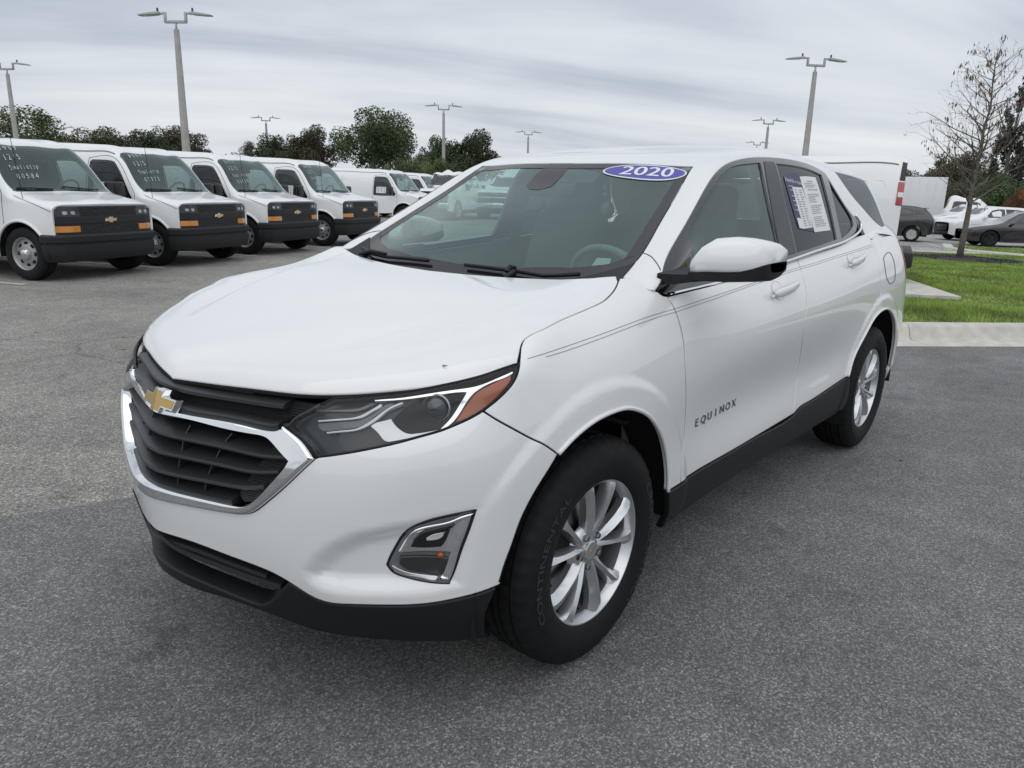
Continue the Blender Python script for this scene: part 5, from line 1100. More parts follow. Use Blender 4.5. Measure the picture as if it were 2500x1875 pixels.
def build_van():
    root=thing('cargo_van',None,None)
    fa=arc(0,.385,.475,22,188);ra=arc(-3.43,.385,.46,-6,186)
    # body: right half mirrored from the left trim line
    bottom=net_uv('V',[(x,0,z) for x,z in S((.575,.64),(.53,.63),(.49,.62))],(1,0,1))
    b2=net_uv('V',[(x,0,z) for x,z in fa],(1,0,1));b3=net_uv('V',[(x,0,z) for x,z in S((-.50,.46),(-1.5,.43),(-2.96,.43))],(1,0,1))
    b4=net_uv('V',[(x,0,z) for x,z in ra],(1,0,1));b5=net_uv('V',[(x,0,z) for x,z in S((-3.9,.44),(-4.3,.45),(-4.84,.47))],(1,0,1))
    n=NETS['V'];ue=n.ku[-1]-.005;u0=.005
    # closed outline, left half from front centre to rear centre
    half=np.vstack([[(u0,0)],smooth_seg(np.array([(u0,0),(u0,bottom[0][1])]),.04),smooth_seg(bottom,.03),smooth_seg(b2,.02),smooth_seg(b3,.05),smooth_seg(b4,.02),smooth_seg(b5,.05),smooth_seg(np.array([(ue,b5[-1][1]),(ue,0)]),.05)])
    mk=half[::-1].copy();mk[:,1]*=-1;P=np.vstack([half,mk]);d=np.linalg.norm(P-np.roll(P,1,0),axis=1);P=ccw(P[d>1e-3])
    wse=net_uv('V',[(x*VS,y*VS,0) for x,y in ((-.12,.0),(-.125,.42),(-.15,.84),(-.19,.875))],(1,1,0))
    we2=net_uv('V',[(x*VS,0,z*VS) for x,z in ((-.20,1.29),(-.345,1.435),(-.565,1.735),(-.70,1.86))],(1,0,1))
    we3=net_uv('V',[(x*VS,y*VS,0) for x,y in ((-.73,.74),(-.70,.42),(-.69,0))],(1,1,0))
    hw=np.vstack([smooth_seg(wse,.03),smooth_seg(we2,.03),smooth_seg(we3,.03)]);hw[0,1]=hw[-1,1]=0;wm=hw[::-1].copy();wm[:,1]*=-1;WSO=np.vstack([hw,wm]);d=np.linalg.norm(WSO-np.roll(WSO,1,0),axis=1);WSO=ccw(WSO[d>1e-3])
    dw=ccw(dense(np.vstack([smooth_seg(s,.04) for s in side_uv('V',[S((-.37,1.17),(-.49,1.36),(-.66,1.62),(-.755,1.73)),S((-.78,1.745),(-1.0,1.765),(-1.235,1.765)),S((-1.262,1.745),(-1.268,1.4),(-1.272,1.16)),S((-1.25,1.135),(-.9,1.125),(-.40,1.125))])]),.05))
    dwm=ccw(dw*np.array([1,-1]))
    panel('body','V',P,vpaint,root,res=.07,gap=0,r=.004,depth=.03,holes=[WSO,dw,dwm],step=.03)
    panel('windshield','V',WSO,vglass,root,res=.08,gap=.001,r=.002,depth=.003,off=-.006)
    bd=inset(WSO,.05);panel('windshield_border','V',inset(WSO,.002),mat('printed_black',(.012,.012,.013),.4),root,res=.1,gap=0,r=.0005,depth=.001,off=-.012,holes=[bd])
    panel('side_window','V',dw,vdark,root,res=.1,gap=.001,r=.002,depth=.003,off=-.005);panel('side_window','V',dwm,vdark,root,res=.1,gap=.001,r=.002,depth=.003,off=-.005)
    fr=inset(dw,-.022);panel('window_seal','V',fr,gloss,root,res=.1,gap=0,r=.002,depth=.004,off=.0025,holes=[inset(dw,.006)]);frm=ccw(fr*np.array([1,-1]));panel('window_seal','V',frm,gloss,root,res=.1,gap=0,r=.002,depth=.004,off=.0025,holes=[inset(dwm,.006)])
    # seams
    for s in (1,-1):
        def seam(pts,rr=.004,nm='panel_seam'):
            u=smooth_seg(net_uv('V',[(x*VS,0,z*VS) for x,z in pts],(1,0,1)),.06)*np.array([1,s]);MB().tube([tuple(p) for p in at('V',u,.0)[0]],rr,5).build(nm,dark,root)
        seam([(-.28,.47),(-.285,.9),(-.29,1.18),(-.32,1.27),(-.50,1.54),(-.68,1.77),(-.80,1.845),(-1.15,1.855),(-1.315,1.83)])
        seam([(-1.315,1.83),(-1.325,1.4),(-1.33,.9),(-1.33,.46)])
        if s<0:seam([(-2.68,1.80),(-2.70,1.2),(-2.70,.46)])
        seam([(.56,1.0),(.38,1.075),(.1,1.15),(-.12,1.215)],.004,'hood_seam')
        q=np.vstack([net_uv('V',[(x,0,z) for x,z in fa],(1,0,1))])*np.array([1,s]);MB().tube([tuple(p) for p in at('V',smooth_seg(q,.03),.002)[0]],.022,8).build('wheel_arch_lip',vpaint,root,smooth=True)
        q=np.vstack([net_uv('V',[(x,0,z) for x,z in ra],(1,0,1))])*np.array([1,s]);MB().tube([tuple(p) for p in at('V',smooth_seg(q,.03),.002)[0]],.012,8).build('wheel_arch_lip',vpaint,root,smooth=True)
        u=smooth_seg(net_uv('V',[(x*VS,.79*VS,z*VS) for x,z in ((-.80,1.90),(-1.25,1.955),(-2.5,1.975),(-4.0,1.975),(-4.74,1.96))]),.1)*np.array([1,s]);MB().tube([tuple(p) for p in at('V',u,.003)[0]],.010,6).build('drip_rail',mat('rail_shade_grey',(.22,.23,.24),.5),root,smooth=True)  # grey on the rail paints in its shadow line along the roof
        # pressed panels along the cargo sides
        for x0,x1,z0,z1 in ((-4.6,-3.9,1.12,1.72),(-3.8,-2.78,1.12,1.72),(-2.6,-1.44,1.12,1.72)):
            u=net_uv('V',[(x*VS,0,z*VS) for x,z in rounded(x0,z0,x1,z1,.07)],(1,0,1))*np.array([1,s]);u=np.vstack([u,u[:1]]);MB().tube([tuple(p) for p in at('V',u,-.004)[0]],.009,6,False).build('panel_pressing',vpaint,root,smooth=True)
        for x in (0,-3.43):
            v=[];f=[];k=20
            for i in range(k+1):
                a=R(-8)+R(196)*i/k
                for y_,rr in ((.985,.47),(.6,.46),(.55,.1)):v.append(((x+rr*math.cos(a))*VS,y_*VS*s,(.385+max(-.06,rr*math.sin(a)))*VS))
            for i in range(k):
                for j in range(2):f.append((i*3+j,i*3+j+1,i*3+j+4,i*3+j+3))
            mesh('wheel_well',v,f,dark,root)
            steel_wheel(root,x*VS,.86*VS*s,s)
        # mirrors
        m=thing('door_mirror',None,None);m.parent=root
        MB().box((-.44*VS,1.16*VS*s,1.29*VS),(.10,.20,.27)).build('mirror_shell',vblk,m,bevel=.035,seg=3)
        MB().tube([(-.44*VS,.95*VS*s,1.20*VS),(-.44*VS,1.10*VS*s,1.22*VS)],.028,8).build('mirror_arm',vblk,m,smooth=True)
        # tail lamp
        L_=[(-4.77,1.36),(-4.77,1.70),(-4.858,1.69),(-4.858,1.35)];
        u=ccw(dense(net_uv('V',[(x*VS,0,z*VS) for x,z in L_],(1,0,1))*np.array([1,s]),.03));tl=panel('tail_light','V',u,redl,root,res=.08,gap=0,r=.006,depth=.02,off=.012)
        L2=[(-4.78,1.475),(-4.78,1.545),(-4.855,1.54),(-4.855,1.47)];u=ccw(dense(net_uv('V',[(x*VS,0,z*VS) for x,z in L2],(1,0,1))*np.array([1,s]),.03));panel('reverse_lamp','V',u,paper,tl,res=.08,gap=0,r=.004,depth=.01,off=.016)
        L3=[(-4.78,1.72),(-4.79,1.99),(-4.855,1.975),(-4.855,1.71)];u=ccw(dense(net_uv('V',[(x*VS,0,z*VS) for x,z in L3],(1,0,1))*np.array([1,s]),.03));panel('corner_trim','V',u,vblk,root,res=.08,gap=0,r=.006,depth=.02,off=.008)
    # rear face
    v=[(x,y,z) for x,y,z in VN[-1]];v=[(x+.004,y,z) for x,y,z in v];vv=v+mir(v)[::-1];mesh('rear_door','',[]) if False else None
    k=len(vv);me=mesh('rear_door',vv,[tuple(range(k))],vpaint,root)
    MB().box((-4.98*VS,0,.55*VS),(.26,1.96*VS,.22)).build('rear_bumper',vgrey,root,bevel=.03)
    # front: black fascia, lamps, grille
    fas=ccw(vfo(dense([(-.955,.65),(.955,.65),(.965,.87),(.95,1.06),(.80,1.075),(.4,1.075),(-.4,1.075),(-.80,1.075),(-.95,1.06),(-.965,.87)],.05)))
    panel('fascia','VF',fas,vblk,root,res=.06,gap=0,r=.006,depth=.05)
    gp=lambda y0,z0,y1,z1,r=.02:ccw(vfo(dense(rounded(y0,z0,y1,z1,r),.04)))
    panel('grille_mesh_panel','VF',gp(-.50,.94,.50,1.06),meshm,root,res=.06,gap=0,r=.003,depth=.01,off=.004)
    panel('grille_mesh_panel','VF',gp(-.56,.70,.56,.81,.03),meshm,root,res=.06,gap=0,r=.003,depth=.01,off=.004)
    panel('centre_bar','VF',gp(-.93,.825,.93,.92,.015),vgrey,root,res=.06,gap=0,r=.008,depth=.03,off=.016)
    for s in (1,-1):
        h=thing('headlight',None,None);h.parent=root
        q=ccw(vfo(dense([(s*y,z) for y,z in ((.53,.925),(.95,.925),(.955,.98),(.93,1.067),(.57,1.067),(.545,1.03))],.04)));panel('housing','VF',q,lampd,h,res=.06,gap=0,r=.004,depth=.02,off=.006)
        panel('lens','VF',q,lens,h,res=.06,gap=0,r=.004,depth=.004,off=.022)
        for y in (.64,.76):
            q=gp(s*y-.035 if s>0 else s*y-.035,.955,s*y+.035,1.005,.02);panel('reflector','VF',q,silverb,h,res=.05,gap=0,r=.004,depth=.004,off=.012)
        q=gp(*(sorted((s*.56,s*.94))[0],.705,sorted((s*.56,s*.94))[1],.795),.015);panel('turn_signal','VF',q,mat('amber_signal',(.62,.22,.015),.2,coat=1),root,res=.06,gap=0,r=.006,depth=.015,off=.018)
    p=at('VF',[vf(0,.872)],.02)[0][0];ex=Vector((0,1,0));Mx=Matrix((ex,Vector((0,0,1)),Vector((1,0,0)))).transposed().to_4x4();Mx.translation=Vector(p);bowtie(root,Mx,.21,.012,mo=palegold,mi=palegold)
    # bumper: stepped profile swept round the front
    pl=[]
    for y in np.linspace(-1.03,1.03,25):
        a=abs(y)/1.03;pl.append(((.72-.06*a**2-.26*max(0,a-.80)**2/.04)*VS,y*VS*(1 if a<.999 else 1)))
    pl=[(.36*VS,-1.01*VS)]+pl+[(.36*VS,1.01*VS)]
    prof=[(-.07,.685),(-.01,.675),(.004,.645),(-.004,.565),(-.028,.550),(-.028,.535),(-.010,.52),(-.014,.42),(-.034,.34),(-.07,.285),(-.14,.27),(-.14,.66)]
    V=[];F=[];k=len(prof)
    for i,(x,y) in enumerate(pl):
        a=np.array(pl[max(i-1,0)]);b=np.array(pl[min(i+1,len(pl)-1)]);d=(b-a)/np.linalg.norm(b-a);o=np.array([d[1],-d[0]])
        for q,z in prof:V.append((x+o[0]*q,y+o[1]*q,z*VS))
    for i in range(len(pl)-1):
        for j in range(k):F.append((i*k+j,i*k+(j+1)%k,(i+1)*k+(j+1)%k,(i+1)*k+j))
    F.append(tuple(range(k)));F.append(tuple((len(pl)-1)*k+j for j in range(k))[::-1])
    o=mesh('front_bumper',V,F,vgrey,root,auto=30);bm=bmesh.new();bm.from_mesh(o.data);bmesh.ops.recalc_face_normals(bm,faces=bm.faces);bm.to_mesh(o.data);bm.free()
    # wipers, aerial, roof fin
    def wsp(x,y,off):
        u=net_uv('V',[(x*VS,abs(y)*VS,0)],(1,1,0))[0];u=np.array([u[0],u[1]*(1 if y>=0 else -1)]);return tuple(at('V',[u],off)[0][0])
    for ys in ((-.80,-.60,-.40,-.22),(-.02,.2,.42,.62)):
        MB().tube([wsp(-.20+.012*i,y,.012) for i,y in enumerate(ys)],.010,6).build('wiper',plast,root)
    a=wsp(.05,-.93,.0);MB().tube([a,(a[0]-.06,a[1]-.01,a[2]+.80)],.004,5).build('aerial',dark,root)
    fin=MB();fin.prism([(-.10,0),(.10,0),(-.02,.05),(-.09,.075)],Matrix.Translation((-1.02*VS,.02,1.99*VS))@Matrix.Rotation(R(90),4,'X'),.04);fin.build('roof_fin',vblk,root,bevel=.008)
    # cabin
    for y in (.45,-.45):
        st=thing('front_seat',None,None);st.parent=root
        rbox('backrest',(-1.20*VS,y,1.12*VS),(.16,.46,.72),cloth,st,.06,('Y',R(-12)));rbox('headrest',(-1.29*VS,y,1.57*VS),(.1,.26,.2),cloth,st,.04)
        rbox('seat_cushion',(-.95*VS,y,.76*VS),(.5,.48,.15),cloth,st,.05)
    rbox('dashboard',(-.36*VS,0,1.10*VS),(.45,1.75,.24),vinyl,root,.06)
    Mx=Matrix.Translation((-.66*VS,.45,1.26*VS))@Matrix.Rotation(R(-58),4,'Y')
    MB().tube([Mx@Vector((.2*math.cos(2*math.pi*i/24),.2*math.sin(2*math.pi*i/24),0)) for i in range(25)],.015,6,False).build('steering_wheel',vinyl,root,smooth=True)
    rbox('rear_view_mirror',(-.60*VS,0,1.70*VS),(.03,.24,.07),vblk,root,.01)
    MB().box((-2.4*VS,0,.50*VS),(4.4*VS,1.7*VS,.06)).build('cargo_floor',vinyl,root)
    return root
VFWD=np.array([-.385,.923]);VROT=math.atan2(VFWD[1],VFWD[0])
van0=build_van()
def chalk_text(van,lines):
    """marker writing on the windshield, running down beside the right-hand pillar"""
    for s,u,h,y0,cw in lines:
        x0=y0
        for ch in s:
            v,f=textmesh(ch,1,0,.2);v=np.array(v)
            uv=net_uv_fast([((-.20-.52*(u+h*q))*VS,(x0+cw*(.5+p*1.35))*VS) for p,q,_ in v]);x0+=cw
            mesh('marker_writing',at('V',uv,.003)[0],f,chalk,van)
def net_uv_fast(xy):
    if 'vfast' not in _ns:
        n=NETS['V'];U,V=np.meshgrid(np.linspace(.6,2.1,220),np.linspace(-1.0,1.0,300),indexing='ij');_ns['vfast']=(np.stack([U.ravel(),V.ravel()],1),n.raw(U.ravel(),V.ravel()))
    g,P=_ns['vfast'];out=[]
    for x,y in xy:
        out.append(g[((P[:,0]-x)**2+(P[:,1]-y)**2).argmin()])
    return np.array(out)
def window_sheet(van,x0=-.76,x1=-1.17,z0=1.19,z1=1.42):
    c=net_uv('V',[(x0*VS,0,z1*VS),(x1*VS,0,z1*VS),(x1*VS,0,z0*VS),(x0*VS,0,z0*VS)],(1,0,1))*np.array([1,-1])
    P=at('V',c,-.001)[0];o=mesh('window_sheet',P,[(0,1,2,3)],paper,van)
    r_=random.Random(5)
    for k in range(6):
        for j in range(3):
            a0=.06+.32*j;a1=a0+.24*r_.uniform(.5,1);b0=.10+.14*k;L=lambda a,b:(c[0]*(1-a)+c[1]*a)*(1-b)+(c[3]*(1-a)+c[2]*a)*b
            P=at('V',[L(a0,b0),L(a1,b0),L(a1,b0+.05),L(a0,b0+.05)],.001)[0];mesh('sheet_line',P,[(0,1,2,3)],inkg,o)
vans=[((-2.68,-10.15),0,'white cargo van nearest the camera in the row, 4957 written on its windshield'),
      ((-4.82,-11.03),.014,'second white cargo van in the row, 8591 written on its windshield'),
      ((-7.12,-12.08),-.010,'third white cargo van in the row, between the second and the last clear-fronted van'),
      ((-9.62,-13.05),.008,'fourth white cargo van in the row, the last with its whole front showing'),
      ((-17.43,-18.99),-.02,'white cargo van set back behind the fourth van, side door and window sheet showing'),
      ((-22.2,-22.5),0,'white cargo van partly hidden just left of the SUV windshield pillar'),
      ((-25.9,-25.3),0,'farthest white cargo van of the row, only its roof showing above the SUV hood side')]
vobj=[]
for i,(p,dr,lb) in enumerate(vans):
    o=van0 if i==0 else dup(van0)
    o.location=(p[0],p[1],0);o.rotation_euler=(0,0,VROT+dr);tag(o,lb,'van','white cargo vans parked in a row');vobj.append(o)
# the van behind the SUV stands side-on with its tail lamp to the right
o=dup(van0);o.name='cargo_van'
ax=np.array((.24,-.971));tail=np.array((-10.3,-.9))-np.array((.971,.24))*.96
o.scale=(.96/VS,)*3;o.location=(tail[0]+ax[0]*4.86*.96,tail[1]+ax[1]*4.86*.96,0);o.rotation_euler=(0,0,math.atan2(ax[1],ax[0]))
tag(o,'white cargo van side-on behind the SUV, its red tail light at the right','van','white cargo vans parked in a row')
for i,l in enumerate((('4957','12/5','Smalldtop','00584'),('8591','12/5','Smalldtop','02375'),('5272','12/5','Smalldtop','00529'),('6618','12/5','Smalldtop','00611'))):
    chalk_text(vobj[i],[(l[0],.84,.16,-.68,.085),(l[1],.62,.17,-.70,.075),(l[2],.42,.12,-.70,.055),(l[3],.25,.13,-.68,.078)])
for i in (1,2,3,4,5):window_sheet(vobj[i])

# ================================================================ background cars
_simple={}
def simple_car(kind,cols,wins,wheels,rad,colour,root,extras=None,wid=.22,rimcol=None):
    """body lofted from sections, dark windows set into it; built once per kind and colour then shared"""
    NETS[kind]=Net([mir(c)+c[-2::-1] for c in cols],None,-1,cv=True);n=NETS[kind]
    xs=[c[0][0] for c in cols];zs=[c[0][2] for c in cols]
    low=[];
    order=sorted(wheels,reverse=True);x_prev=xs[0]-.01
    segs=[]
    for cx in order:
        segs.append([(x_prev,np.interp(-x_prev,[-x for x in xs],zs)+.01),(cx+rad*1.14,np.interp(-(cx+rad*1.14),[-x for x in xs],zs)+.01)])
        segs.append([(cx+rad*1.14*math.cos(R(a)),rad+rad*1.14*math.sin(R(a))) for a in np.linspace(0,180,13) ])
        x_prev=cx-rad*1.14
    segs.append([(x_prev,np.interp(-x_prev,[-x for x in xs],zs)+.01),(xs[-1]+.01,zs[-1]+.01)])
    half=np.vstack([[(.004,0)]]+[smooth_seg(net_uv(kind,[(x,0,z) for x,z in s],(1,0,1)),.06) for s in segs]+[[(n.ku[-1]-.004,0)]])
    half=np.vstack([smooth_seg(half[:2],.08)[:-1],half[1:-1],smooth_seg(half[-2:],.08)[1:]]);half[0,1]=half[-1,1]=0
    mk=half[::-1].copy();mk[:,1]*=-1;P=np.vstack([half,mk]);d=np.linalg.norm(P-np.roll(P,1,0),axis=1);P=ccw(P[d>1e-3])
    panel('body',kind,P,colour,root,res=.09,gap=0,r=.004,depth=.02,step=.05)
    for nm,pts in wins:
        u=net_uv(kind,[(x,0,z) for x,z in pts],(1,0,1));u=ccw(dense(u,.06))
        panel(nm,kind,u,gloss,root,res=.12,gap=0,r=.003,depth=.004,off=.003);panel(nm,kind,ccw(u*np.array([1,-1])),gloss,root,res=.12,gap=0,r=.003,depth=.004,off=.003)
    for cx in wheels:
        for s in (1,-1):
            y=[c for c in cols if abs(c[0][0]-cx)<.6][0][1][1]-.12
            w_=thing('wheel',None,None);w_.parent=root;w_.location=(cx,y*s,rad);w_.rotation_euler=(0,0,0 if s>0 else math.pi)
            hw=wid/2
            MB().lathe([(rad*.62,hw-.02),(rad*.75,hw),(rad*.92,hw-.01),(rad,hw-.04),(rad,-hw+.04),(rad*.7,-hw)],32).build('tyre',rubber,w_,auto=40)
            m=MB().lathe([(rad*.55,hw-.05),(rad*.62,hw-.012),(rad*.64,hw-.006),(rad*.60,hw-.016),(rad*.55,hw-.06),(.0005,hw-.07)],32)
            for k in range(5):
                for dq in (-.16,.16):
                    q=2*math.pi*k/5;m.box((rad*.33*math.cos(q+dq),hw-.03,rad*.33*math.sin(q+dq)),(rad*.56,.03,rad*.10),Matrix.Rotation(-q-dq*.6,3,'Y'))
            m.build('rim',rimcol or alloy,w_,auto=35)
            MB().lathe([(rad*.60,hw-.07),(.0005,hw-.075)],24).build('wheel_back',dark,w_)
            v=[];f=[]
            for i in range(15):
                a=R(-5+190*i/14);
                for yy,rr in ((y+.11,rad*1.14),(y-.2,rad*1.12)):v.append((cx+rr*math.cos(a),yy*s,rad+rr*math.sin(a)))
            for i in range(14):f.append((i*2,i*2+1,i*2+3,i*2+2))
            mesh('wheel_well',v,f,dark,root)
    x0,x1=xs[0],xs[-1];MB().box(((x0+x1)/2,0,.34),(x0-x1-.5,1.3,.2)).build('underbody',dark,root)
    return root
def cc(x,ys,zs,ym,zm,yb,zb,ye,ze,zc):return [(x,ys,zs),(x,ym,zm),(x,yb,zb),(x,(yb+ye)/2+.02,(zb+ze)/2+.01),(x,ye,ze),(x,ye*.55,ze+(zc-ze)*.8),(x,0,zc)]
CROSS=[cc(.88,.62,.34,.66,.55,.62,.78,.55,.84,.86),cc(.80,.80,.28,.83,.55,.80,.84,.66,.90,.92),cc(.45,.89,.26,.90,.58,.87,.93,.74,1.0,1.02),cc(-.1,.90,.26,.91,.6,.88,1.0,.76,1.09,1.10),cc(-.35,.90,.26,.91,.6,.88,1.02,.73,1.18,1.20),cc(-.95,.90,.26,.91,.62,.88,1.04,.62,1.53,1.56),cc(-1.5,.90,.26,.91,.62,.88,1.06,.60,1.58,1.61),cc(-2.3,.90,.27,.91,.64,.88,1.10,.60,1.56,1.59),cc(-3.0,.89,.29,.90,.66,.87,1.13,.58,1.46,1.50),cc(-3.3,.87,.32,.88,.68,.83,1.12,.60,1.28,1.30),cc(-3.45,.80,.36,.83,.7,.80,1.0,.62,1.08,1.10),cc(-3.52,.62,.40,.68,.7,.66,.92,.52,.98,1.0)]
CWIN=[('side_window',[(-.62,1.09),(-1.02,1.44),(-1.30,1.51),(-1.62,1.52),(-1.62,1.13)]),('side_window',[(-1.68,1.13),(-1.68,1.52),(-2.2,1.50),(-2.55,1.45),(-2.62,1.18)]),('side_window',[(-2.68,1.20),(-2.62,1.43),(-3.0,1.36),(-3.12,1.22)])]
SEDAN=[cc(.90,.58,.30,.62,.48,.60,.62,.5,.68,.70),cc(.80,.78,.24,.82,.46,.80,.70,.66,.76,.78),cc(.4,.90,.22,.92,.5,.89,.80,.74,.86,.87),cc(-.2,.91,.20,.92,.52,.90,.88,.76,.95,.96),cc(-.5,.91,.20,.92,.52,.90,.90,.72,1.03,1.06),cc(-1.15,.91,.20,.92,.54,.90,.92,.60,1.37,1.40),cc(-1.7,.91,.20,.92,.54,.90,.93,.58,1.42,1.45),cc(-2.4,.91,.21,.92,.55,.90,.95,.57,1.34,1.37),cc(-3.1,.90,.24,.91,.56,.88,.98,.62,1.12,1.14),cc(-3.55,.84,.28,.86,.58,.82,.98,.66,1.04,1.05),cc(-3.75,.70,.34,.74,.6,.70,.92,.58,.97,.98)]
SWIN=[('side_window',[(-.70,.96),(-1.18,1.29),(-1.5,1.36),(-1.78,1.37),(-1.80,.99)]),('side_window',[(-1.86,.99),(-1.84,1.37),(-2.3,1.32),(-2.75,1.18),(-2.85,1.02)])]
TRUCK=[cc(.92,.86,.42,.90,.68,.88,1.08,.78,1.17,1.20),cc(.85,.97,.38,.99,.70,.97,1.12,.84,1.22,1.25),cc(.3,1.01,.40,1.02,.75,1.0,1.20,.86,1.30,1.32),cc(-.35,1.01,.42,1.02,.78,1.0,1.24,.88,1.34,1.36),cc(-.6,1.01,.42,1.02,.78,1.0,1.26,.86,1.45,1.47),cc(-1.2,1.01,.42,1.02,.78,1.0,1.28,.74,1.88,1.92),cc(-2.0,1.01,.42,1.02,.78,1.0,1.29,.74,1.92,1.96),cc(-2.75,1.01,.42,1.02,.78,1.0,1.30,.74,1.89,1.93),cc(-2.95,1.01,.42,1.02,.78,1.0,1.30,.92,1.40,1.42),cc(-3.2,1.01,.46,1.02,.78,1.0,1.30,.93,1.34,1.34),cc(-4.6,1.01,.50,1.02,.80,1.0,1.30,.93,1.34,1.34),cc(-4.98,.98,.54,.99,.8,.97,1.29,.92,1.33,1.33)]
TWIN=[('side_window',[(-.86,1.34),(-1.22,1.76),(-1.45,1.80),(-1.80,1.81),(-1.80,1.36)]),('side_window',[(-1.88,1.36),(-1.88,1.81),(-2.55,1.79),(-2.62,1.37)])]
def ws_panel(kind,root,pts,nm='windshield'):
    """windshield or rear glass from plan points (x,y) of its left half"""
    u=net_uv(kind,[(x,y,0) for x,y in pts],(1,1,0));u[0,1]=u[-1,1]=0;mk=u[::-1].copy();mk[:,1]*=-1;P=np.vstack([u,mk[1:-1]]);P=ccw(dense(P,.06));panel(nm,kind,P,gloss,root,res=.12,gap=0,r=.003,depth=.004,off=.003)
def face_box(root,nm,c,d,m,bev=.015):return MB().box(c,d).build(nm,m,root,bevel=bev)
blackp=mat('black_car_paint',(.010,.010,.011),.25,0,1,.03)
darkp=mat('dark_grey_paint',(.022,.020,.024),.25,.2,1,.03)
wsC=[(-.42,0),(-.45,.5),(-.55,.66),(-.90,.575),(-.93,.3),(-.94,0)]
def crossover(label,colour,loc,rz,group=None,nm='parked_suv'):
    r_=thing(nm,label,'suv',loc,rz,group);simple_car('cross',CROSS,CWIN,(0,-2.65),.345,colour,r_)
    ws_panel('cross',r_,wsC)
    for s in (1,-1):
        face_box(r_,'headlight',(.735,.60*s,.74),(.10,.24,.10),lampm,.02);face_box(r_,'tail_light',(-3.37,.70*s,.98),(.16,.20,.14),redl,.02);face_box(r_,'door_mirror',(-.62,.98*s,1.12),(.12,.20,.13),colour,.03)
        face_box(r_,'door_handle',(-1.45,.905*s,.93),(.18,.03,.03),colour,.008);face_box(r_,'door_handle',(-2.35,.90*s,.96),(.18,.03,.03),colour,.008)
        MB().tube([(-.55,.905*s,.38),(-2.1,.905*s,.38)],.05,6).build('sill_trim',plast,r_)
    face_box(r_,'grille',(.83,0,.60),(.10,.9,.30),vblk,.03);face_box(r_,'lower_bumper',(.76,0,.36),(.2,1.3,.14),plast,.03);face_box(r_,'rear_spoiler',(-3.08,0,1.50),(.25,1.0,.03),blackp,.008)
    return r_
a_view=math.atan2(-.971,.24)
crossover('black compact SUV with grey five-spoke wheels parked behind the van tail',blackp,(-36.4+.24*2.65-.75,-6.6-.971*2.65-.2,-.5),a_view)
AX=np.array((.24,-.971))*.90+np.array((.971,.24))*.43;AX/=np.linalg.norm(AX);aang=math.atan2(AX[1],AX[0])
crossover('white SUV facing left between the black SUV and the second white SUV',mat('white_car_paint',(.78,.79,.79),.3,0,1,.04),(-46.9,-7.4,-.5),aang,'white SUVs in the far parking row')
crossover('white SUV parked just behind the dark grey sedan',MATS['white_car_paint'],(-40.6,-5.5,-.5),aang,'white SUVs in the far parking row')
crossover('white SUV farthest right in the parking row, roof showing above the sedan',MATS['white_car_paint'],(-46.5,-2.4,-.5),aang,'white SUVs in the far parking row')
sd_=thing('parked_sedan','low dark grey sedan with black wheels parked behind the grass island','sedan',(-36.5,-3.85,-.5),a_view+R(14));simple_car('sedan',SEDAN,SWIN,(0,-2.85),.34,darkp,sd_,rimcol=mat('black_rim',(.012,.012,.013),.4))
ws_panel('sedan',sd_,[(-.55,0),(-.58,.5),(-.68,.64),(-1.08,.56),(-1.12,.3),(-1.13,0)])
for s in (1,-1):face_box(sd_,'headlight',(.72,.62*s,.62),(.12,.22,.07),lampm,.02);face_box(sd_,'door_mirror',(-.72,.98*s,.98),(.12,.18,.11),darkp,.03)
def pickup(label,loc,rz,group):
    r_=thing('pickup_truck',label,'pickup',loc,rz,group);simple_car('truck',TRUCK,TWIN,(0,-3.7),.41,MATS['white_car_paint'],r_,wid=.26)
    ws_panel('truck',r_,[(-.56,0),(-.60,.6),(-.68,.80),(-1.12,.72),(-1.17,.4),(-1.18,0)])
    face_box(r_,'grille',(.90,0,.95),(.10,1.45,.34),vblk,.03);face_box(r_,'grille_bar',(.955,0,.97),(.03,1.4,.06),chrome,.01);face_box(r_,'front_bumper',(.95,0,.62),(.22,1.95,.24),chrome,.05)
    for s in (1,-1):face_box(r_,'headlight',(.84,.80*s,.98),(.14,.30,.24),lampm,.03);face_box(r_,'door_mirror',(-.75,1.16*s,1.38),(.14,.22,.26),vblk,.04);face_box(r_,'tail_light',(-4.93,.9*s,1.1),(.08,.14,.4),redl,.02)
    MB().box((-3.95,0,1.28),(1.75,1.6,.08)).build('truck_bed',dark,r_)
    return r_
pk=pickup('white pickup truck seen through the SUV windshield, nearest of that row',(-25.2,-21.7,0),math.atan2(.30,.95)+R(4),'white pickup trucks beyond the SUV')
for lb,p in (('white pickup truck seen through the SUV windshield, left of the nearest pickup',(-21.6,-22.2,0)),('white pickup truck seen through the SUV windshield, right of the nearest pickup',(-31.5,-19.0,0))):
    o=dup(pk);o.location=p;tag(o,lb,'pickup','white pickup trucks beyond the SUV')
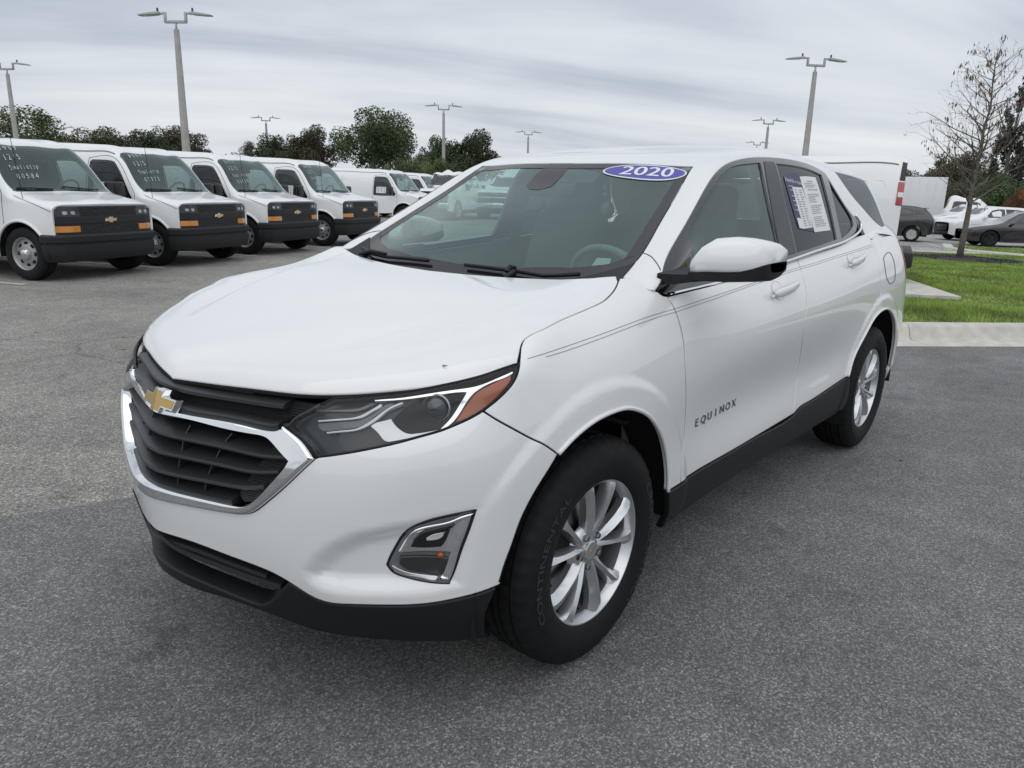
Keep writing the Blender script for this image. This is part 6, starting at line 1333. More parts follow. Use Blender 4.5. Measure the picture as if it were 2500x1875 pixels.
# box truck
bt=thing('box_truck','white crew-cab truck with tall square cargo box in the far parking row','truck',(-52.5,-5.6,-.5),a_view+math.pi)
simple_car('truck',TRUCK,TWIN,(0,-3.7),.41,MATS['white_car_paint'],bt,wid=.26);ws_panel('truck',bt,[(-.56,0),(-.60,.6),(-.68,.80),(-1.12,.72),(-1.17,.4),(-1.18,0)])
MB().box((-5.05,0,1.95),(4.0,2.2,2.5)).build('cargo_box',mat('box_white',(.72,.73,.74),.5,var=.03,scale=1),bt,bevel=.03)
for s in (1,-1):
    face_box(bt,'door_mirror',(-.75,1.16*s,1.38),(.14,.22,.26),vblk,.04);face_box(bt,'headlight',(.84,.80*s,.98),(.14,.30,.24),lampm,.03)
    for k in range(9):MB().box((-3.2-.45*k,1.104*s,1.95),(.02,.012,2.4)).build('box_rib',MATS['box_white'],bt)

# ================================================================ ground
def nodes(m):return m.node_tree,m.node_tree.nodes['Principled BSDF']
def asphalt(name,base,warm=(1,1,1),grain=150,crack=1.0):
    m=mat(name,base,.88);t,b=nodes(m);L=t.links.new;n=lambda k:t.nodes.new(k)
    tc_=n('ShaderNodeTexCoord')
    v=n('ShaderNodeTexVoronoi');v.inputs['Scale'].default_value=grain;L(tc_.outputs['Object'],v.inputs[0])
    v2=n('ShaderNodeTexVoronoi');v2.inputs['Scale'].default_value=grain*.55;L(tc_.outputs['Object'],v2.inputs[0])
    big=n('ShaderNodeTexNoise');big.inputs['Scale'].default_value=.55;big.inputs['Detail'].default_value=6;big.inputs['Roughness'].default_value=.6;L(tc_.outputs['Object'],big.inputs[0])
    st=n('ShaderNodeTexNoise');st.inputs['Scale'].default_value=6;st.inputs['Detail'].default_value=5;L(tc_.outputs['Object'],st.inputs[0])
    sp_=n('ShaderNodeSeparateColor');L(v.outputs['Color'],sp_.inputs[0])
    r1=n('ShaderNodeValToRGB');e=r1.color_ramp.elements;e[0].position=0;e[0].color=(base[0]*.58,base[1]*.58,base[2]*.60,1);e[1].position=1;e[1].color=(base[0]*2.3,base[1]*2.25,base[2]*2.1,1)
    x=r1.color_ramp.elements.new(.55);x.color=(base[0]*.95,base[1]*.95,base[2]*.95,1);x=r1.color_ramp.elements.new(.86);x.color=(base[0]*1.5,base[1]*1.48,base[2]*1.45,1)
    L(sp_.outputs[0],r1.inputs[0])
    dk=n('ShaderNodeMapRange');dk.inputs[1].default_value=0;dk.inputs[2].default_value=.5;dk.inputs[3].default_value=1.15;dk.inputs[4].default_value=.78;L(v2.outputs['Distance'],dk.inputs[0])
    b1=n('ShaderNodeMapRange');b1.inputs[1].default_value=.3;b1.inputs[2].default_value=.72;b1.inputs[3].default_value=.74;b1.inputs[4].default_value=1.28;L(big.outputs[0],b1.inputs[0])
    b2=n('ShaderNodeMapRange');b2.inputs[1].default_value=.3;b2.inputs[2].default_value=.7;b2.inputs[3].default_value=.88;b2.inputs[4].default_value=1.12;L(st.outputs[0],b2.inputs[0])
    m1=n('ShaderNodeMath');m1.operation='MULTIPLY';L(b1.outputs[0],m1.inputs[0]);L(b2.outputs[0],m1.inputs[1])
    m2=n('ShaderNodeMath');m2.operation='MULTIPLY';L(m1.outputs[0],m2.inputs[0]);L(dk.outputs[0],m2.inputs[1])
    # oil spots and fine cracks
    oi=n('ShaderNodeTexNoise');oi.inputs['Scale'].default_value=1.7;oi.inputs['Detail'].default_value=4;oi.inputs['Roughness'].default_value=.65;L(tc_.outputs['Object'],oi.inputs[0])
    om_=n('ShaderNodeMapRange');om_.interpolation_type='SMOOTHSTEP';om_.inputs[1].default_value=.62;om_.inputs[2].default_value=.74;om_.inputs[3].default_value=1;om_.inputs[4].default_value=.62;L(oi.outputs[0],om_.inputs[0])
    wv_=n('ShaderNodeTexNoise');wv_.inputs['Scale'].default_value=2.2;wv_.inputs['Detail'].default_value=5;L(tc_.outputs['Object'],wv_.inputs[0])
    ad=n('ShaderNodeVectorMath');ad.operation='MULTIPLY_ADD';ad.inputs[1].default_value=(.35,.35,0);L(wv_.outputs['Color'],ad.inputs[0]);L(tc_.outputs['Object'],ad.inputs[2])
    ck=n('ShaderNodeTexVoronoi');ck.feature='DISTANCE_TO_EDGE';ck.inputs['Scale'].default_value=.30;L(ad.outputs[0],ck.inputs[0])
    cm=n('ShaderNodeMapRange');cm.inputs[1].default_value=.0;cm.inputs[2].default_value=.0045;cm.inputs[3].default_value=crack;cm.inputs[4].default_value=1;L(ck.outputs['Distance'],cm.inputs[0])
    mm=n('ShaderNodeMath');mm.operation='MULTIPLY';L(om_.outputs[0],mm.inputs[0]);L(cm.outputs[0],mm.inputs[1])
    m3=n('ShaderNodeMath');m3.operation='MULTIPLY';L(m2.outputs[0],m3.inputs[0]);L(mm.outputs[0],m3.inputs[1]);m2=m3
    sc=n('ShaderNodeVectorMath');sc.operation='SCALE';L(r1.outputs[0],sc.inputs[0]);L(m2.outputs[0],sc.inputs['Scale'])
    wm=n('ShaderNodeVectorMath');wm.operation='MULTIPLY';wm.inputs[1].default_value=warm;L(sc.outputs[0],wm.inputs[0]);L(wm.outputs[0],b.inputs['Base Color'])
    bp=n('ShaderNodeBump');bp.inputs['Strength'].default_value=.5;bp.inputs['Distance'].default_value=.004;L(v.outputs['Distance'],bp.inputs['Height']);bp.invert=True;L(bp.outputs[0],b.inputs['Normal'])
    b.inputs['Roughness'].default_value=.82;b.inputs['Specular IOR Level'].default_value=.4
    return m
def sheet(name,poly,z,m,kind='structure',parent=None,res=None):
    if res:
        P=ccw(dense(poly,res));lo,hi=P.min(0),P.max(0);G=np.stack([a.ravel() for a in np.meshgrid(np.arange(lo[0],hi[0],res),np.arange(lo[1],hi[1],res),indexing='ij')],1)
        G=G[inpoly(G,P)];G=G[polydist(G,P)>res*.4] if len(G) else G
        r_=delaunay_2d_cdt([Vector(q) for q in np.vstack([P,G])],[(i,(i+1)%len(P)) for i in range(len(P))],[],0,1e-6)
        v=np.array([tuple(q) for q in r_[0]]);f=[t_ for t_ in r_[2] if inpoly(v[list(t_)].mean(0)[None],P)[0]]
        o=mesh(name,[(x,y,z+gz(x,y)) for x,y in v],f,m,parent,smooth=True)
    else:o=mesh(name,[(x,y,z+gz(x,y)) for x,y in poly],[tuple(range(len(poly)))],m,parent)
    if kind and parent is None:o['kind']=kind
    if o.data.polygons[0].normal.z<0:o.data.flip_normals()
    return o
def gz(x,y):
    """the lot falls gently beyond the grass island"""
    s=lambda a,b,t:(lambda q:q*q*(3-2*q))(min(1,max(0,(t-a)/(b-a))))
    return -.5*s(-11,-26,x)*s(-21,-10,y)
old=asphalt('old_asphalt',(.27,.266,.253),(1.02,1,.97),150,.6)
new=asphalt('new_asphalt',(.188,.188,.187),(1,1,1.0),195,1.0)
xs_=[-900,-300,-120]+[-80+4*k for k in range(8)]+[-48+1.5*k for k in range(28)]+[-4,0,20,120,700];ys_=[-900,-300,-120,-60,-40]+[-30+1.5*k for k in range(22)]+[4,8,12,30,120,700]
gv=[(x,y,-.004+gz(x,y)) for x in xs_ for y in ys_];ny_=len(ys_);g_=mesh('ground',gv,[(i*ny_+j,(i+1)*ny_+j,(i+1)*ny_+j+1,i*ny_+j+1) for i in range(len(xs_)-1) for j in range(ny_-1)],old,smooth=True);g_['kind']='structure'
# the driving lane under the SUV was resurfaced: darker, coarser
edge=[];rr_=random.Random(11)
for k in range(60):
    t_=k/59;x=2.6-26*t_;y=-1.30-(.55*max(0,(x-.5)))-.52*max(0,.5-x)*.55+rr_.uniform(-.015,.015);edge.append((x,y))
sheet('resurfaced_lane',[e_ for e_ in edge if e_[0]>-10.5]+[(-10.6,9),(-10.6,30),(8,30),(8,-4.0)],.0,new)
concrete=mat('kerb_concrete',(.52,.50,.45),.85,var=.16,scale=7,bump=.35,bscale=120)
paintw=mat('road_paint',(.50,.50,.48),.75,var=.22,scale=14)
# stall lines between the vans
Fv=VFWD;Lv=np.array([-.923,-.385])
for k in range(-1,9):
    c=np.array([-2.68,-10.15])+Lv*(1.235+2.49*(k-0))-Lv*0
    a=c+Fv*.35;b_=c-Fv*5.0;w=Lv*.05
    sheet('stall_line',[tuple(a-w),tuple(a+w),tuple(b_+w),tuple(b_-w)],.003,paintw)
# ---- grass island with kerb and gutter
kd=np.array([-.725,.69]);kn=np.array([-.69,-.725]);kp=np.array([-6.18,.24])
prof=[(0,0.002),(.30,.006),(.33,.03),(.37,.125),(.40,.148),(.54,.150),(.56,.12),(.56,-.05)]
isl=thing('kerb','pale concrete kerb and gutter along the near edge of the grass island','kerb')
cuts=[-1.35,.35,3.4,6.4,9.5]
for a,b_ in zip(cuts[:-1],cuts[1:]):
    V=[];F=[];ns=6
    for i in range(ns+1):
        s=a+.004+(b_-a-.008)*i/ns;p=kp+kd*s+kn*(-.018*max(0,s-1.5)**2*0)
        for d,z in prof:V.append((p[0]+kn[0]*d,p[1]+kn[1]*d,z))
    k=len(prof)
    for i in range(ns):
        for j in range(k-1):F.append((i*k+j,i*k+j+1,(i+1)*k+j+1,(i+1)*k+j))
    F.append(tuple(range(k)));F.append(tuple(ns*k+j for j in range(k))[::-1])
    o=mesh('kerb_section',V,F,concrete,isl,auto=40)
soil=mat('grass_soil',(.115,.150,.040),.95,var=.35,scale=5)
isle=[tuple(kp+kd*-1.35+kn*.55),tuple(kp+kd*9.5+kn*.55),(-24,9.5),(-28.6,-.9),(-28.2,-2.8),(-27.2,-4.4),(-23,-7.6),(-16,-3.4),(-13.5,-1.75),(-12.4,-1.25),(-10.3,-.72),(-9.0,-.72)]
gm=sheet('grass_bed',isle,.128,soil,res=1.2)
# far kerb of the island and concrete apron wedge
def kerb_run(label,pts,w=.16,h=.15,z0=0):
    o=thing('kerb',label,'kerb');pts=[np.array(p,float) for p in pts]
    for a,b_ in zip(pts[:-1],pts[1:]):
        d=(b_-a)/np.linalg.norm(b_-a);n_=np.array([-d[1],d[0]])*w/2;V=[]
        for p in (a,b_):
            z0=gz(p[0],p[1])
            for q,z in ((-1.15,z0),(-1,z0+h*.85),(-.8,z0+h),(.8,z0+h),(1,z0+h*.85),(1.15,z0)):V.append((p[0]+n_[0]*q,p[1]+n_[1]*q,z))
        mesh('kerb_section',V,[(i,i+1,i+7,i+6) for i in range(5)]+[(5,4,3,2,1,0),(6,7,8,9,10,11)],concrete,o)
    return o
kerb_run('low concrete kerb along the far edge of the grass island',[(-23.1,-7.9),(-27.4,-4.6),(-28.5,-2.9),(-28.9,-.9),(-24.2,9.8)],.3)
kerb_run('concrete kerb of the second planted strip beside the dark sedan',[(-33.6,-4.6),(-31.2,-4.05),(-30.2,-3.2),(-29.3,-.9),(-27.0,4)],.35)
STRIP=[(-33.6,-4.4),(-31.3,-3.9),(-30.3,-3.1),(-29.5,-.9),(-27.2,4),(-31,6),(-33.5,0)]
sheet('grass_strip',STRIP,.11,soil)
kerb_run('short concrete kerb end hidden behind the rear of the SUV',[(-5.75,-1.0),(-9.0,-.76)],.2)
wd=thing('concrete_apron','pointed concrete kerb wedge lying in the grass behind the SUV','concrete')
wv=[(-11.35,-.97),(-9.58,.16),(-9.15,-.62),(-10.2,-.68)]
mesh('apron_slab',[(x,y,.19 if i in(0,3) else .17) for i,(x,y) in enumerate(wv)]+[(x,y,.05) for x,y in wv],[(0,1,2,3),(0,4,5,1),(1,5,6,2),(2,6,7,3),(3,7,4,0)],concrete,wd)
for f_ in [bpy.data.objects[x.name] for x in wd.children]:
    bm=bmesh.new();bm.from_mesh(f_.data);bmesh.ops.recalc_face_normals(bm,faces=bm.faces);bm.to_mesh(f_.data);bm.free()
# mulch ring at the tree
rr_=random.Random(4);mul=[];TB=(-24.8,-2.56);TZ=gz(*TB)
for k in range(40):
    a=2*math.pi*k/40;r_=1.5*(1+.22*math.sin(3*a+1)+rr_.uniform(-.08,.08));mul.append((TB[0]+r_*math.cos(a),TB[1]+1.25*r_*math.sin(a)))
v=[(x,y,.10+gz(x,y)) for x,y in mul]+[(TB[0]+(x-TB[0])*.55,TB[1]+(y-TB[1])*.55,.20+TZ) for x,y in mul]+[(TB[0],TB[1],.24+TZ)]
mesh('mulch_bed',v,[(i,(i+1)%40,40+(i+1)%40,40+i) for i in range(40)]+[(40+i,40+(i+1)%40,80) for i in range(40)],mat('mulch',(.030,.024,.022),.95,var=.5,scale=14,bump=1,bscale=30),smooth=True)['kind']='structure'
mv=[];mf=[]
for k in range(1500):
    a=rr_.uniform(0,6.28);r_=1.5*math.sqrt(rr_.random());x=TB[0]+r_*math.cos(a);y=TB[1]+1.25*r_*math.sin(a);z=.13+.11*(1-r_/1.6)+.01+TZ;b=len(mv);q=rr_.uniform(0,3.14);l=rr_.uniform(.02,.05);w=.012
    mv+=[(x-l*math.cos(q),y-l*math.sin(q),z),(x+w*math.sin(q),y-w*math.cos(q),z+.015),(x+l*math.cos(q),y+l*math.sin(q),z+rr_.uniform(0,.02)),(x-w*math.sin(q),y+w*math.cos(q),z+.012)];mf.append((b,b+1,b+2,b+3))
mo=mesh('mulch_chips',mv,mf,MATS['mulch']);tag(mo,'dark wood mulch chips heaped round the bare tree',None,None,'stuff');mo['category']='mulch'
# grass blades
gpoly=np.array(isle);rs=np.random.RandomState(3)
grassm=mat('grass_blades',(.235,.330,.065),.6,var=.45,scale=1.6)
nb=170000
lo,hi=gpoly.min(0),gpoly.max(0);C2=np.array(CAM['loc'][:2])
Q=lo+(hi-lo)*rs.rand(nb*6,2);Q=Q[inpoly(Q,gpoly)]
d=np.linalg.norm(Q-C2,axis=1);keep=rs.rand(len(Q))<np.clip((11.0/d)**1.6,0,1);Q=Q[keep]
Q=Q[(((Q[:,0]-TB[0])/1.5)**2+((Q[:,1]-TB[1])/1.9)**2)>.8+.3*rs.rand(len(Q))]
Q=Q[~inpoly(Q,np.array(wv))]
e2=np.array(STRIP);Q2=e2.min(0)+(e2.max(0)-e2.min(0))*rs.rand(9000,2);Q=np.vstack([Q,Q2[inpoly(Q2,e2)]])
n=len(Q);d=np.linalg.norm(Q-C2,axis=1);an=rs.rand(n)*6.283;h=(.035+.05*rs.rand(n))*(.7+.6*np.clip(np.sin(Q[:,0]*2.1)*np.cos(Q[:,1]*1.7),-.4,1));w=(.004+.004*rs.rand(n))*np.clip(d/11,1,2.2)
ln=rs.rand(n)*.05;la=rs.rand(n)*6.283
z0=.120+np.array([gz(a,b) for a,b in Q])
A=np.stack([Q[:,0]-w*np.cos(an),Q[:,1]-w*np.sin(an),z0],1);B=np.stack([Q[:,0]+w*np.cos(an),Q[:,1]+w*np.sin(an),z0],1);T=np.stack([Q[:,0]+ln*np.cos(la),Q[:,1]+ln*np.sin(la),z0+h],1)
V=np.stack([A,B,T],1).reshape(-1,3)
me=bpy.data.meshes.new('grass');me.vertices.add(3*n);me.vertices.foreach_set('co',V.ravel());me.loops.add(3*n);me.loops.foreach_set('vertex_index',np.arange(3*n,dtype=np.int32));me.polygons.add(n);me.polygons.foreach_set('loop_start',np.arange(0,3*n,3,dtype=np.int32));me.update(calc_edges=True)
go=link('grass',me,None,grassm);tag(go,'short green grass covering the kerbed island',None,None,'stuff');go['category']='grass'
t,b=nodes(grassm)
# far parking row lines
for (a,b_) in (((-37.6,-6.6),(-32.6,-4.35)),((-42.4,-7.5),(-42.8,-6.2)),((-40.5,-9.0),(-36.0,-7.2))):
    a,b_=np.array(a),np.array(b_);dd=(b_-a)/np.linalg.norm(b_-a);w=np.array([-dd[1],dd[0]])*.06;sheet('parking_line',[tuple(a-w),tuple(a+w),tuple(b_+w),tuple(b_-w)],.003,paintw)
sheet('pale_pavement',[(-29.2,-1.0),(-28.4,-3.4),(-27.6,-4.9),(-23.2,-8.2),(-30,-10),(-60,-10),(-64,-2),(-50,8),(-30,5)],.0015,asphalt('pale_asphalt',(.36,.36,.352),(1,1,1),60),res=2.0)
# ================================================================ lamp posts
lampg=mat('lamp_grey_metal',(.42,.43,.43),.5,.3);polem=mat('pole_concrete',(.40,.395,.37),.8,var=.12,scale=4)
def lamp_post(label,x,y,h=8.0,rz=0,first=[None]):
    if first[0] is None:
        r_=thing('lamp_post',label,'lamp post',(x,y,0),rz,'twin-head parking lot lamp posts')
        V=[];F=[]
        for i,(z,w) in enumerate(((-1,.215),(2,.185),(5,.15),(h-.25,.115),(h-.24,.10))):
            for k in range(8):
                a=2*math.pi*(k+.5)/8;V.append((w*math.cos(a),w*math.sin(a),z))
        for i in range(4):
            for k in range(8):F.append((i*8+k,i*8+(k+1)%8,(i+1)*8+(k+1)%8,(i+1)*8+k))
        F.append(tuple(32+k for k in range(8)));mesh('pole',V,F,polem,r_)
        MB().tube([(0,0,h-.3),(0,0,h+.02)],.05,10).build('tenon',lampg,r_,smooth=True)
        MB().box((0,0,h+.06),(1.02,.12,.12)).build('cross_arm',lampg,r_,bevel=.015)
        for s in (1,-1):
            hd=thing('lamp_head',None,None);hd.parent=r_
            MB().box((s*.47,0,h+.22),(.10,.12,.36)).build('riser',lampg,hd,bevel=.015)
            MB().box((s*.60,0,h+.40),(.36,.11,.08),Matrix.Rotation(-s*R(-4),3,'Y')).build('knuckle',lampg,hd,bevel=.01)
            V=[];F=[]
            for x_,w,z0,z1 in ((.72,.14,-.05,.05),(.85,.19,-.06,.055),(1.30,.20,-.05,.04),(1.62,.17,-.03,.015),(1.70,.10,-.015,.0)):
                zz=h+.42-(x_-.7)*.10
                for yy,z_ in ((-w,z0),(w,z0),(w,z1*.4),(w*.6,z1),(-w*.6,z1),(-w,z1*.4)):V.append((s*x_,yy,zz+z_))
            for i in range(4):
                for k in range(6):F.append((i*6+k,i*6+(k+1)%6,(i+1)*6+(k+1)%6,(i+1)*6+k))
            F.append(tuple(range(6)));F.append(tuple(24+k for k in range(6)))
            o=mesh('shade',V,F,lampg,hd);bm=bmesh.new();bm.from_mesh(o.data);bmesh.ops.recalc_face_normals(bm,faces=bm.faces);bm.to_mesh(o.data);bm.free()
            MB().box((s*1.15,0,h+.335),(.55,.28,.02),Matrix.Rotation(s*R(5.5),3,'Y')).build('led_panel',mat('led_cover',(.62,.62,.58),.35),hd)
            MB().box((s*.80,0,h+.55),(.07,.07,.14)).build('light_sensor',gloss,hd,bevel=.01)
        first[0]=r_
    else:
        r_=dup(first[0]);r_.location=(x,y,0);r_.rotation_euler=(0,0,rz);tag(r_,label,'lamp post','twin-head parking lot lamp posts')
    return r_
rgt=math.atan2(CAM['right'][1],CAM['right'][0])
for lb,x,y,dr in (('tall twin-head lamp post rising behind the second and third vans',-15.685,-32.38,R(-6)),('twin-head lamp post cut off at the far left behind the first van',-16.49,-56.86,R(-8)),('twin-head lamp post behind the fourth van, left of the dark tree clump',-47.73,-76.83,0),('twin-head lamp post standing before the dark round tree left of the SUV roof',-48.07,-48.75,R(3)),('small distant twin-head lamp post just above the SUV roof edge, alone in the sky',-75.7,-61.55,R(4)),('small distant lamp post in front of the tall green tree',-73.72,-89.44,0),('tiny lamp post head among the trees behind the first van',-44.33,-120.98,0),('tiny lamp post behind the second van, just left of the tall post',-49.2,-104.45,0),('tall twin-head lamp post behind the SUV roof at right',-40.78,-13.44,R(8)),('smaller twin-head lamp post behind the SUV roof, left of the tall right one',-72.43,-28.83,R(6)),('lowest distant lamp post whose head just clears the SUV roof',-102.79,-42.77,R(5))):
    lamp_post(lb,x,y,8.0,rgt+dr)
# small camera pole at the right
cpz=thing('camera_pole','short grey pole with small round light at the right behind parked cars','pole',(-45.5,-1.6,0))
MB().tube([(0,0,-.6),(0,0,3.0)],[.10,.07],8).build('pole',polem,cpz,smooth=True);MB().lathe([(.0005,3.22),(.35,3.2),(.36,3.16),(.06,3.10),(.05,3.0)],20,'z').build('cap_light',lampg,cpz,auto=40);MB().lathe([(.05,2.9),(.13,2.84),(.13,2.72),(.0005,2.68)],14,'z').build('camera_dome',lampg,cpz,smooth=True)

# ================================================================ trees
def leafmat(name,col,var=.5):
    m=mat(name,col,.65,var=var,scale=.9);t,b=nodes(m);b.inputs['Specular IOR Level'].default_value=.25
    return m
bark=mat('bark',(.135,.12,.10),.9,var=.35,scale=12,bump=.8,bscale=40)
def crown_mesh(seed,kind='round',n=5200,leaf=.055):
    """unit crown (radius about 1, centred): leaf-sized faces gathered in clumps with gaps between"""
    rs=np.random.RandomState(seed);cl=[]
    if kind=='round':
        nc=60
        for _ in range(nc):
            d=rs.randn(3);d/=np.linalg.norm(d);r=rs.uniform(.35,.92)
            if d[2]<-.55:continue
            cl.append((d*r*np.array([1,1,.82])+np.array([0,0,.02]),rs.uniform(.16,.34)))
    elif kind=='conic':
        for k in range(110):
            z=rs.rand()**1.15;r=(1-z)**.8*.46+.03;a=rs.rand()*6.28;cl.append((np.array([r*math.cos(a)*rs.uniform(.4,1.1),r*math.sin(a)*rs.uniform(.4,1.1),-1+2*z]),rs.uniform(.06,.15)*(1.25-z)))
    else:
        for _ in range(46):
            d=rs.randn(3);d/=np.linalg.norm(d);r=rs.uniform(.2,.95)
            cl.append((d*r*np.array([1,1,.8]),rs.uniform(.14,.30)))
    w=np.array([c[1]**2 for c in cl]);w/=w.sum();idx=rs.choice(len(cl),n,p=w)
    P=np.array([cl[i][0] for i in idx]);rad=np.array([cl[i][1] for i in idx])
    g=rs.randn(n,3);g/=np.linalg.norm(g,axis=1)[:,None];P=P+g*(rad*(.35+.65*rs.rand(n)**.5))[:,None]
    a=rs.randn(n,3)*.8+g*.7;a/=np.linalg.norm(a,axis=1)[:,None];b=np.cross(a,rs.randn(n,3));b/=np.linalg.norm(b,axis=1)[:,None];c=np.cross(a,b)
    s=(leaf*(.55+.9*rs.rand(n)))[:,None]
    V=np.stack([P-b*s,P+c*s*.55,P+b*s*1.2,P-c*s*.55],1).reshape(-1,3)
    me=bpy.data.meshes.new('crown');me.from_pydata(V.tolist(),[],[(4*i,4*i+1,4*i+2,4*i+3) for i in range(n)]);me.update();return me
def trunk_mesh(seed,h=1.0,r=.06,spread=.5,nb=7):
    rs=random.Random(seed);mb=MB()
    mb.tube([(0,0,-1.0),(rs.uniform(-.03,.03),rs.uniform(-.03,.03),-.5),(rs.uniform(-.05,.05),0,0),(0,rs.uniform(-.05,.05),.5)],[r,r*.8,r*.55,r*.2],7)
    for k in range(nb):
        a=6.28*k/nb+rs.random();z=rs.uniform(-.55,.2);l=spread*rs.uniform(.6,1.1)
        mb.tube([(0,0,z),(l*.5*math.cos(a),l*.5*math.sin(a),z+.25),(l*math.cos(a),l*math.sin(a),z+.55)],[r*.5,r*.32,r*.1],5)
    return mb
crowns=[crown_mesh(1,'round',17000,.028),crown_mesh(2,'round',17000,.028),crown_mesh(3,'loose',14000,.028),crown_mesh(4,'conic',11000,.026),crown_mesh(5,'loose',11000,.028),crown_mesh(6,'round',22000,.024)]
trk=[trunk_mesh(9),trunk_mesh(10)]
trunkme=[]
for i,t_ in enumerate(trk):
    o=t_.build('trunk',bark);trunkme.append(o.data);bpy.data.objects.remove(o)
LM=dict(dark=leafmat('leaf_dark',(.055,.070,.034)),green=leafmat('leaf_green',(.070,.105,.046)),light=leafmat('leaf_light',(.115,.140,.060)),brown=leafmat('leaf_brown',(.075,.068,.038)),pine=leafmat('leaf_pine',(.034,.046,.036)),orange=leafmat('leaf_orange',(.17,.085,.04)),olive=leafmat('leaf_olive',(.085,.092,.048)))
_cm={}
def tree(label,x,y,ztop,zbot,width,cr,lm,rz=0,group=None,cat='tree',nm='tree'):
    r_=thing(nm,label,cat,(x,y,0),rz,group);key=(cr,lm)
    if key not in _cm:
        me=crowns[cr].copy();me.materials.append(LM[lm]);_cm[key]=me
    if nm=='tree':zbot=max(.1,zbot-1.8)
    hz=(ztop-zbot)/2;o=link('crown',_cm[key],r_);o.location=(0,0,(ztop+zbot)/2);o.scale=(width/2,width/2,hz)
    o=link('trunk',trunkme[int(x)%2],r_);o.location=(0,0,(ztop)/2*.98);o.scale=(width*.45,width*.45,ztop/2*.98)
    if not o.data.materials:o.data.materials.append(bark)
    return r_
for a in [["airy light green tree at the far left edge behind the first van", -22.2, -72.2, 7.21, 3.21, 9.18, 4, "light", 3.68, "background trees"], ["brownish green tree between the far left tree and the second van", -25.7, -73.2, 5.81, 2.81, 5.45, 2, "brown", 6.07, "background trees"], ["olive tree directly above the roofs of the first and second vans", -27.0, -68.3, 5.83, 2.65, 7.06, 1, "olive", 0.3, "background trees"], ["low dark green tree over the second van roof", -28.7, -65.5, 5.64, 2.71, 5.96, 0, "dark", 3.33, "background trees"], ["dark brown-green tree at the right of the tall lamp post", -33.0, -67.9, 6.36, 3.1, 6.04, 1, "brown", 0.09, "background trees"], ["small thin tree at the left end of the middle tree clump", -40.4, -68.3, 5.4, 3.21, 3.55, 4, "brown", 1.76, "background trees"], ["dark green rounded tree behind the fourth van", -41.6, -65.3, 6.05, 2.38, 5.95, 0, "dark", 5.44, "background trees"], ["dense dark brown-green tree left of the tallest green tree", -45.1, -65.3, 7.33, 2.5, 5.84, 1, "brown", 4.72, "background trees"], ["tallest broad green tree in the middle of the skyline", -51.6, -62.9, 9.45, 1.78, 9.36, 5, "green", 0.76, "background trees"], ["low light green bush at the foot of the tallest green tree", -49.0, -54.6, 4.88, 1.61, 5.18, 2, "light", 3.79, "background trees"], ["dark green tree just right of the tallest tree", -55.2, -57.0, 6.79, 1.71, 4.82, 0, "green", 3.07, "background trees"], ["dark rounded tree beside the SUV windshield pillar", -56.2, -53.2, 7.34, 1.56, 6.94, 1, "dark", 4.23, "background trees"], ["light shrub below the dark rounded tree", -47.1, -48.2, 4.01, 1.27, 4.77, 4, "light", 4.95, "background trees"], ["olive tree at the left end of the right-hand tree line", -71.5, -14.4, 4.42, 1.34, 5.11, 2, "olive", 6.01, "background trees"], ["dark tree behind the bare young tree", -75.0, -12.2, 5.71, 1.03, 6.28, 0, "brown", 0.24, "background trees"], ["green bushy tree right of the bare young tree", -67.4, -8.9, 3.99, 0.78, 5.2, 2, "green", 2.04, "background trees"], ["tall dark conifer at the right edge of the photo", -69.6, -8.1, 10.79, 0.63, 6.69, 3, "pine", 3.85, "background trees"], ["second dark conifer partly outside the right edge", -67.8, -6.2, 9.11, 0.7, 5.2, 3, "pine", 3.78, "background trees"], ["low green bush behind the white truck", -57.3, -8.9, 2.91, 1.1, 4.09, 2, "olive", 4.64, "background trees"], ["dark bush under the tall conifer", -55.7, -6.2, 2.69, 0.9, 4.31, 0, "green", 0.74, "background trees"], ["orange-leaved shrub at the far right", -52.9, -4.7, 2.37, 1.08, 1.7, 4, "orange", 5.08, "background trees"]]:
    tree(*a)
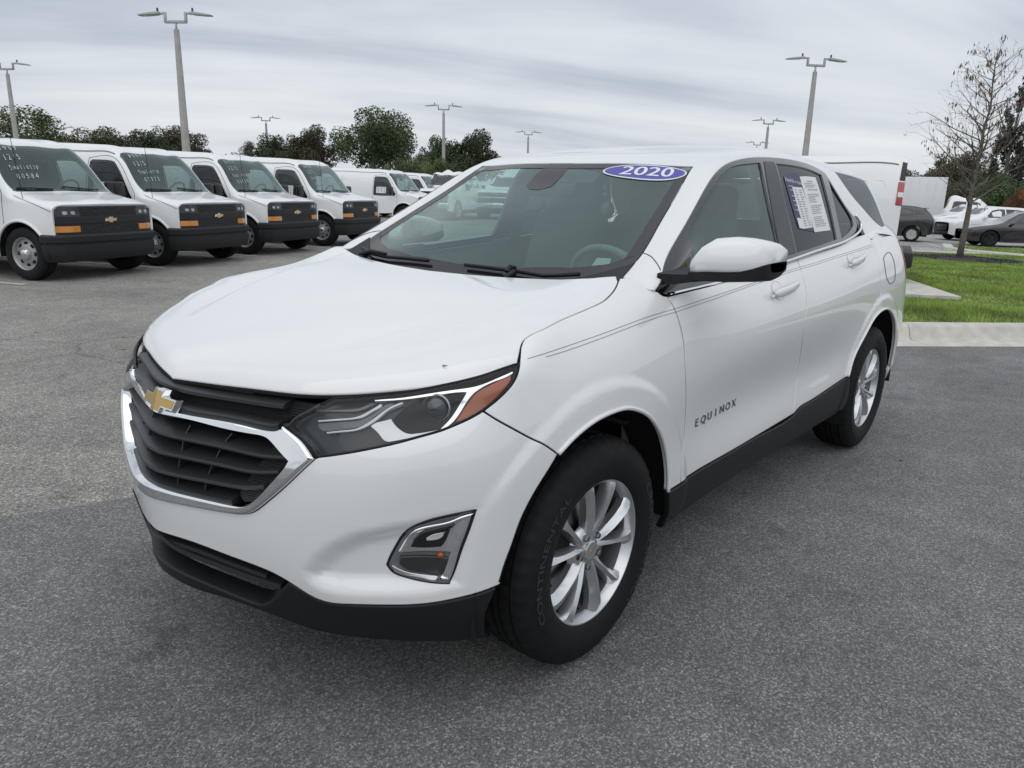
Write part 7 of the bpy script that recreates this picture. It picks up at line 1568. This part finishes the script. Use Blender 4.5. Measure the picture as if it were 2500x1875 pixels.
# young bare tree on the island
def bare_tree(base,h=6.0):
    r_=thing('young_tree','leafless young tree with drooping dry leaves standing in mulch on the grass island','tree',base)
    rs=random.Random(21);tips=[];br=MB()
    trunk=[(0,0,0),(.02,0,.6),(.06,.03,1.5),(.05,.05,2.4),(.10,.02,3.2),(.08,.03,3.8),(.14,-.02,4.4),(.10,.05,5.2),(.12,.08,h)]
    rt=CAM['right'];f_=CAM['fwd']
    def W_(a,d,z):return (rt[0]*a+f_[0]*d,rt[1]*a+f_[1]*d,z)
    tk=[W_(a,b,z) for a,b,z in trunk];rad=[.105,.088,.074,.062,.050,.038,.028,.019,.008]
    MB().tube(tk,rad,10).build('trunk',bark,r_,smooth=True)
    def grow(p,d,l,r,dep):
        pts=[p];dd=d.copy();n=4
        for i in range(n):
            dd=(dd+Vector((rs.gauss(0,.10),rs.gauss(0,.10),rs.gauss(0,.07)+(.05 if dep<2 else -.02)))).normalized();pts.append(pts[-1]+dd*l/n)
        br.tube(pts,[r*(1-.72*i/n) for i in range(n+1)],5 if dep<2 else 3,False)
        if dep>=3 or l<.22:tips.append((pts[-1],dd));return
        for i in range(1,n+1):
            k=rs.choice((1,1,2)) if dep<2 else rs.choice((0,1,1))
            for _ in range(k):
                s=dd.cross(Vector((rs.gauss(0,1),rs.gauss(0,1),rs.gauss(0,1)))).normalized();nd=(dd*.75+s*.62+Vector((0,0,.12))).normalized()
                grow(pts[i],nd,l*rs.uniform(.38,.60)*(1.1-.1*i),max(.004,r*(1-.72*i/n)*.6),dep+1)
    rs2=random.Random(8)
    for k in range(52):
        z=1.6+4.1*(k/51)**1.0;i=max(j for j in range(len(trunk)-1) if trunk[j][2]<=z);t_=(z-trunk[i][2])/(trunk[i+1][2]-trunk[i][2]);p=Vector(tk[i]).lerp(Vector(tk[i+1]),t_)
        a=k*2.399+rs2.uniform(-.3,.3);le=(2.4*(1-.70*(z-1.6)/4.5))*rs2.uniform(.65,1.1)
        d=Vector((math.cos(a),math.sin(a),rs2.uniform(.35,.8))).normalized();grow(p,d,le,max(.007,.030*(1-.7*(z-1.6)/4.5)),1)
    br.build('branches',bark,r_)
    lv=MB();rs3=random.Random(5)
    for p,d in tips:
        if rs3.random()<.22:
            for _ in range(rs3.randint(2,5)):
                q=p+Vector((rs3.gauss(0,.05),rs3.gauss(0,.05),rs3.gauss(0,.04)));l=rs3.uniform(.07,.17);w=l*.14;s=Vector((rs3.gauss(0,1),rs3.gauss(0,1),0)).normalized()*w
                b=Vector((rs3.gauss(0,.025),rs3.gauss(0,.025),-l));lv.add([tuple(q),tuple(q+b*.5+s),tuple(q+b),tuple(q+b*.5-s)],[(0,1,2,3)])
    o=lv.build('dry_leaves',mat('dry_leaf',(.15,.10,.075),.8),r_);o['kind']='stuff'
    return r_
bare_tree((-24.8,-2.56,-.36))
# far low warehouse glimpsed between the trees
wh=thing('warehouse','low pale warehouse far off between the trees at left','building',(-85,-165,0),R(60))
MB().box((0,0,2.6),(60,20,5.2)).build('wall',mat('pale_cladding',(.55,.57,.6),.6),wh);MB().box((0,0,5.5),(62,22,.6)).build('roof',mat('pale_roof',(.6,.62,.66),.6),wh)

# leaf litter on the asphalt and one husk on the hood
rl=random.Random(17);lb_=MB()
for k in range(90):
    x=rl.uniform(-7,1.4);y=rl.uniform(-9,5.5)
    if -3.8<x<1.0 and abs(y)<1.0:continue
    a=rl.uniform(0,6.28);l=rl.uniform(.012,.030);w=l*rl.uniform(.3,.55);c_,s_=math.cos(a),math.sin(a);z=.003
    lb_.add([(x-l*c_,y-l*s_,z),(x+w*s_,y-w*c_,z+.004),(x+l*c_,y+l*s_,z+rl.uniform(.001,.008)),(x-w*s_,y+w*c_,z+.003)],[(0,1,2,3)])
ll=lb_.build('leaf_litter',mat('litter_tan',(.30,.23,.12),.8,var=.5,scale=3));tag(ll,'scattered small dry leaves and chips on the asphalt','leaf litter',None,'stuff')
hp=H.pn(*[np.array([q]) for q in (0.4233,0.6979)]);b0=Vector(hp[0][0])+Vector(hp[1][0])*.003
hk=MB().tube([b0+Vector((0,-.008,0)),b0+Vector((.003,-.003,-.001)),b0+Vector((.003,.003,0)),b0+Vector((-.001,.009,.001))],[.0006,.0014,.0015,.0005],6).build('seed_husk',mat('husk_brown',(.06,.04,.03),.8),smooth=True)
tag(hk,'tiny dark curved seed husk lying on the SUV hood above the headlight','husk')
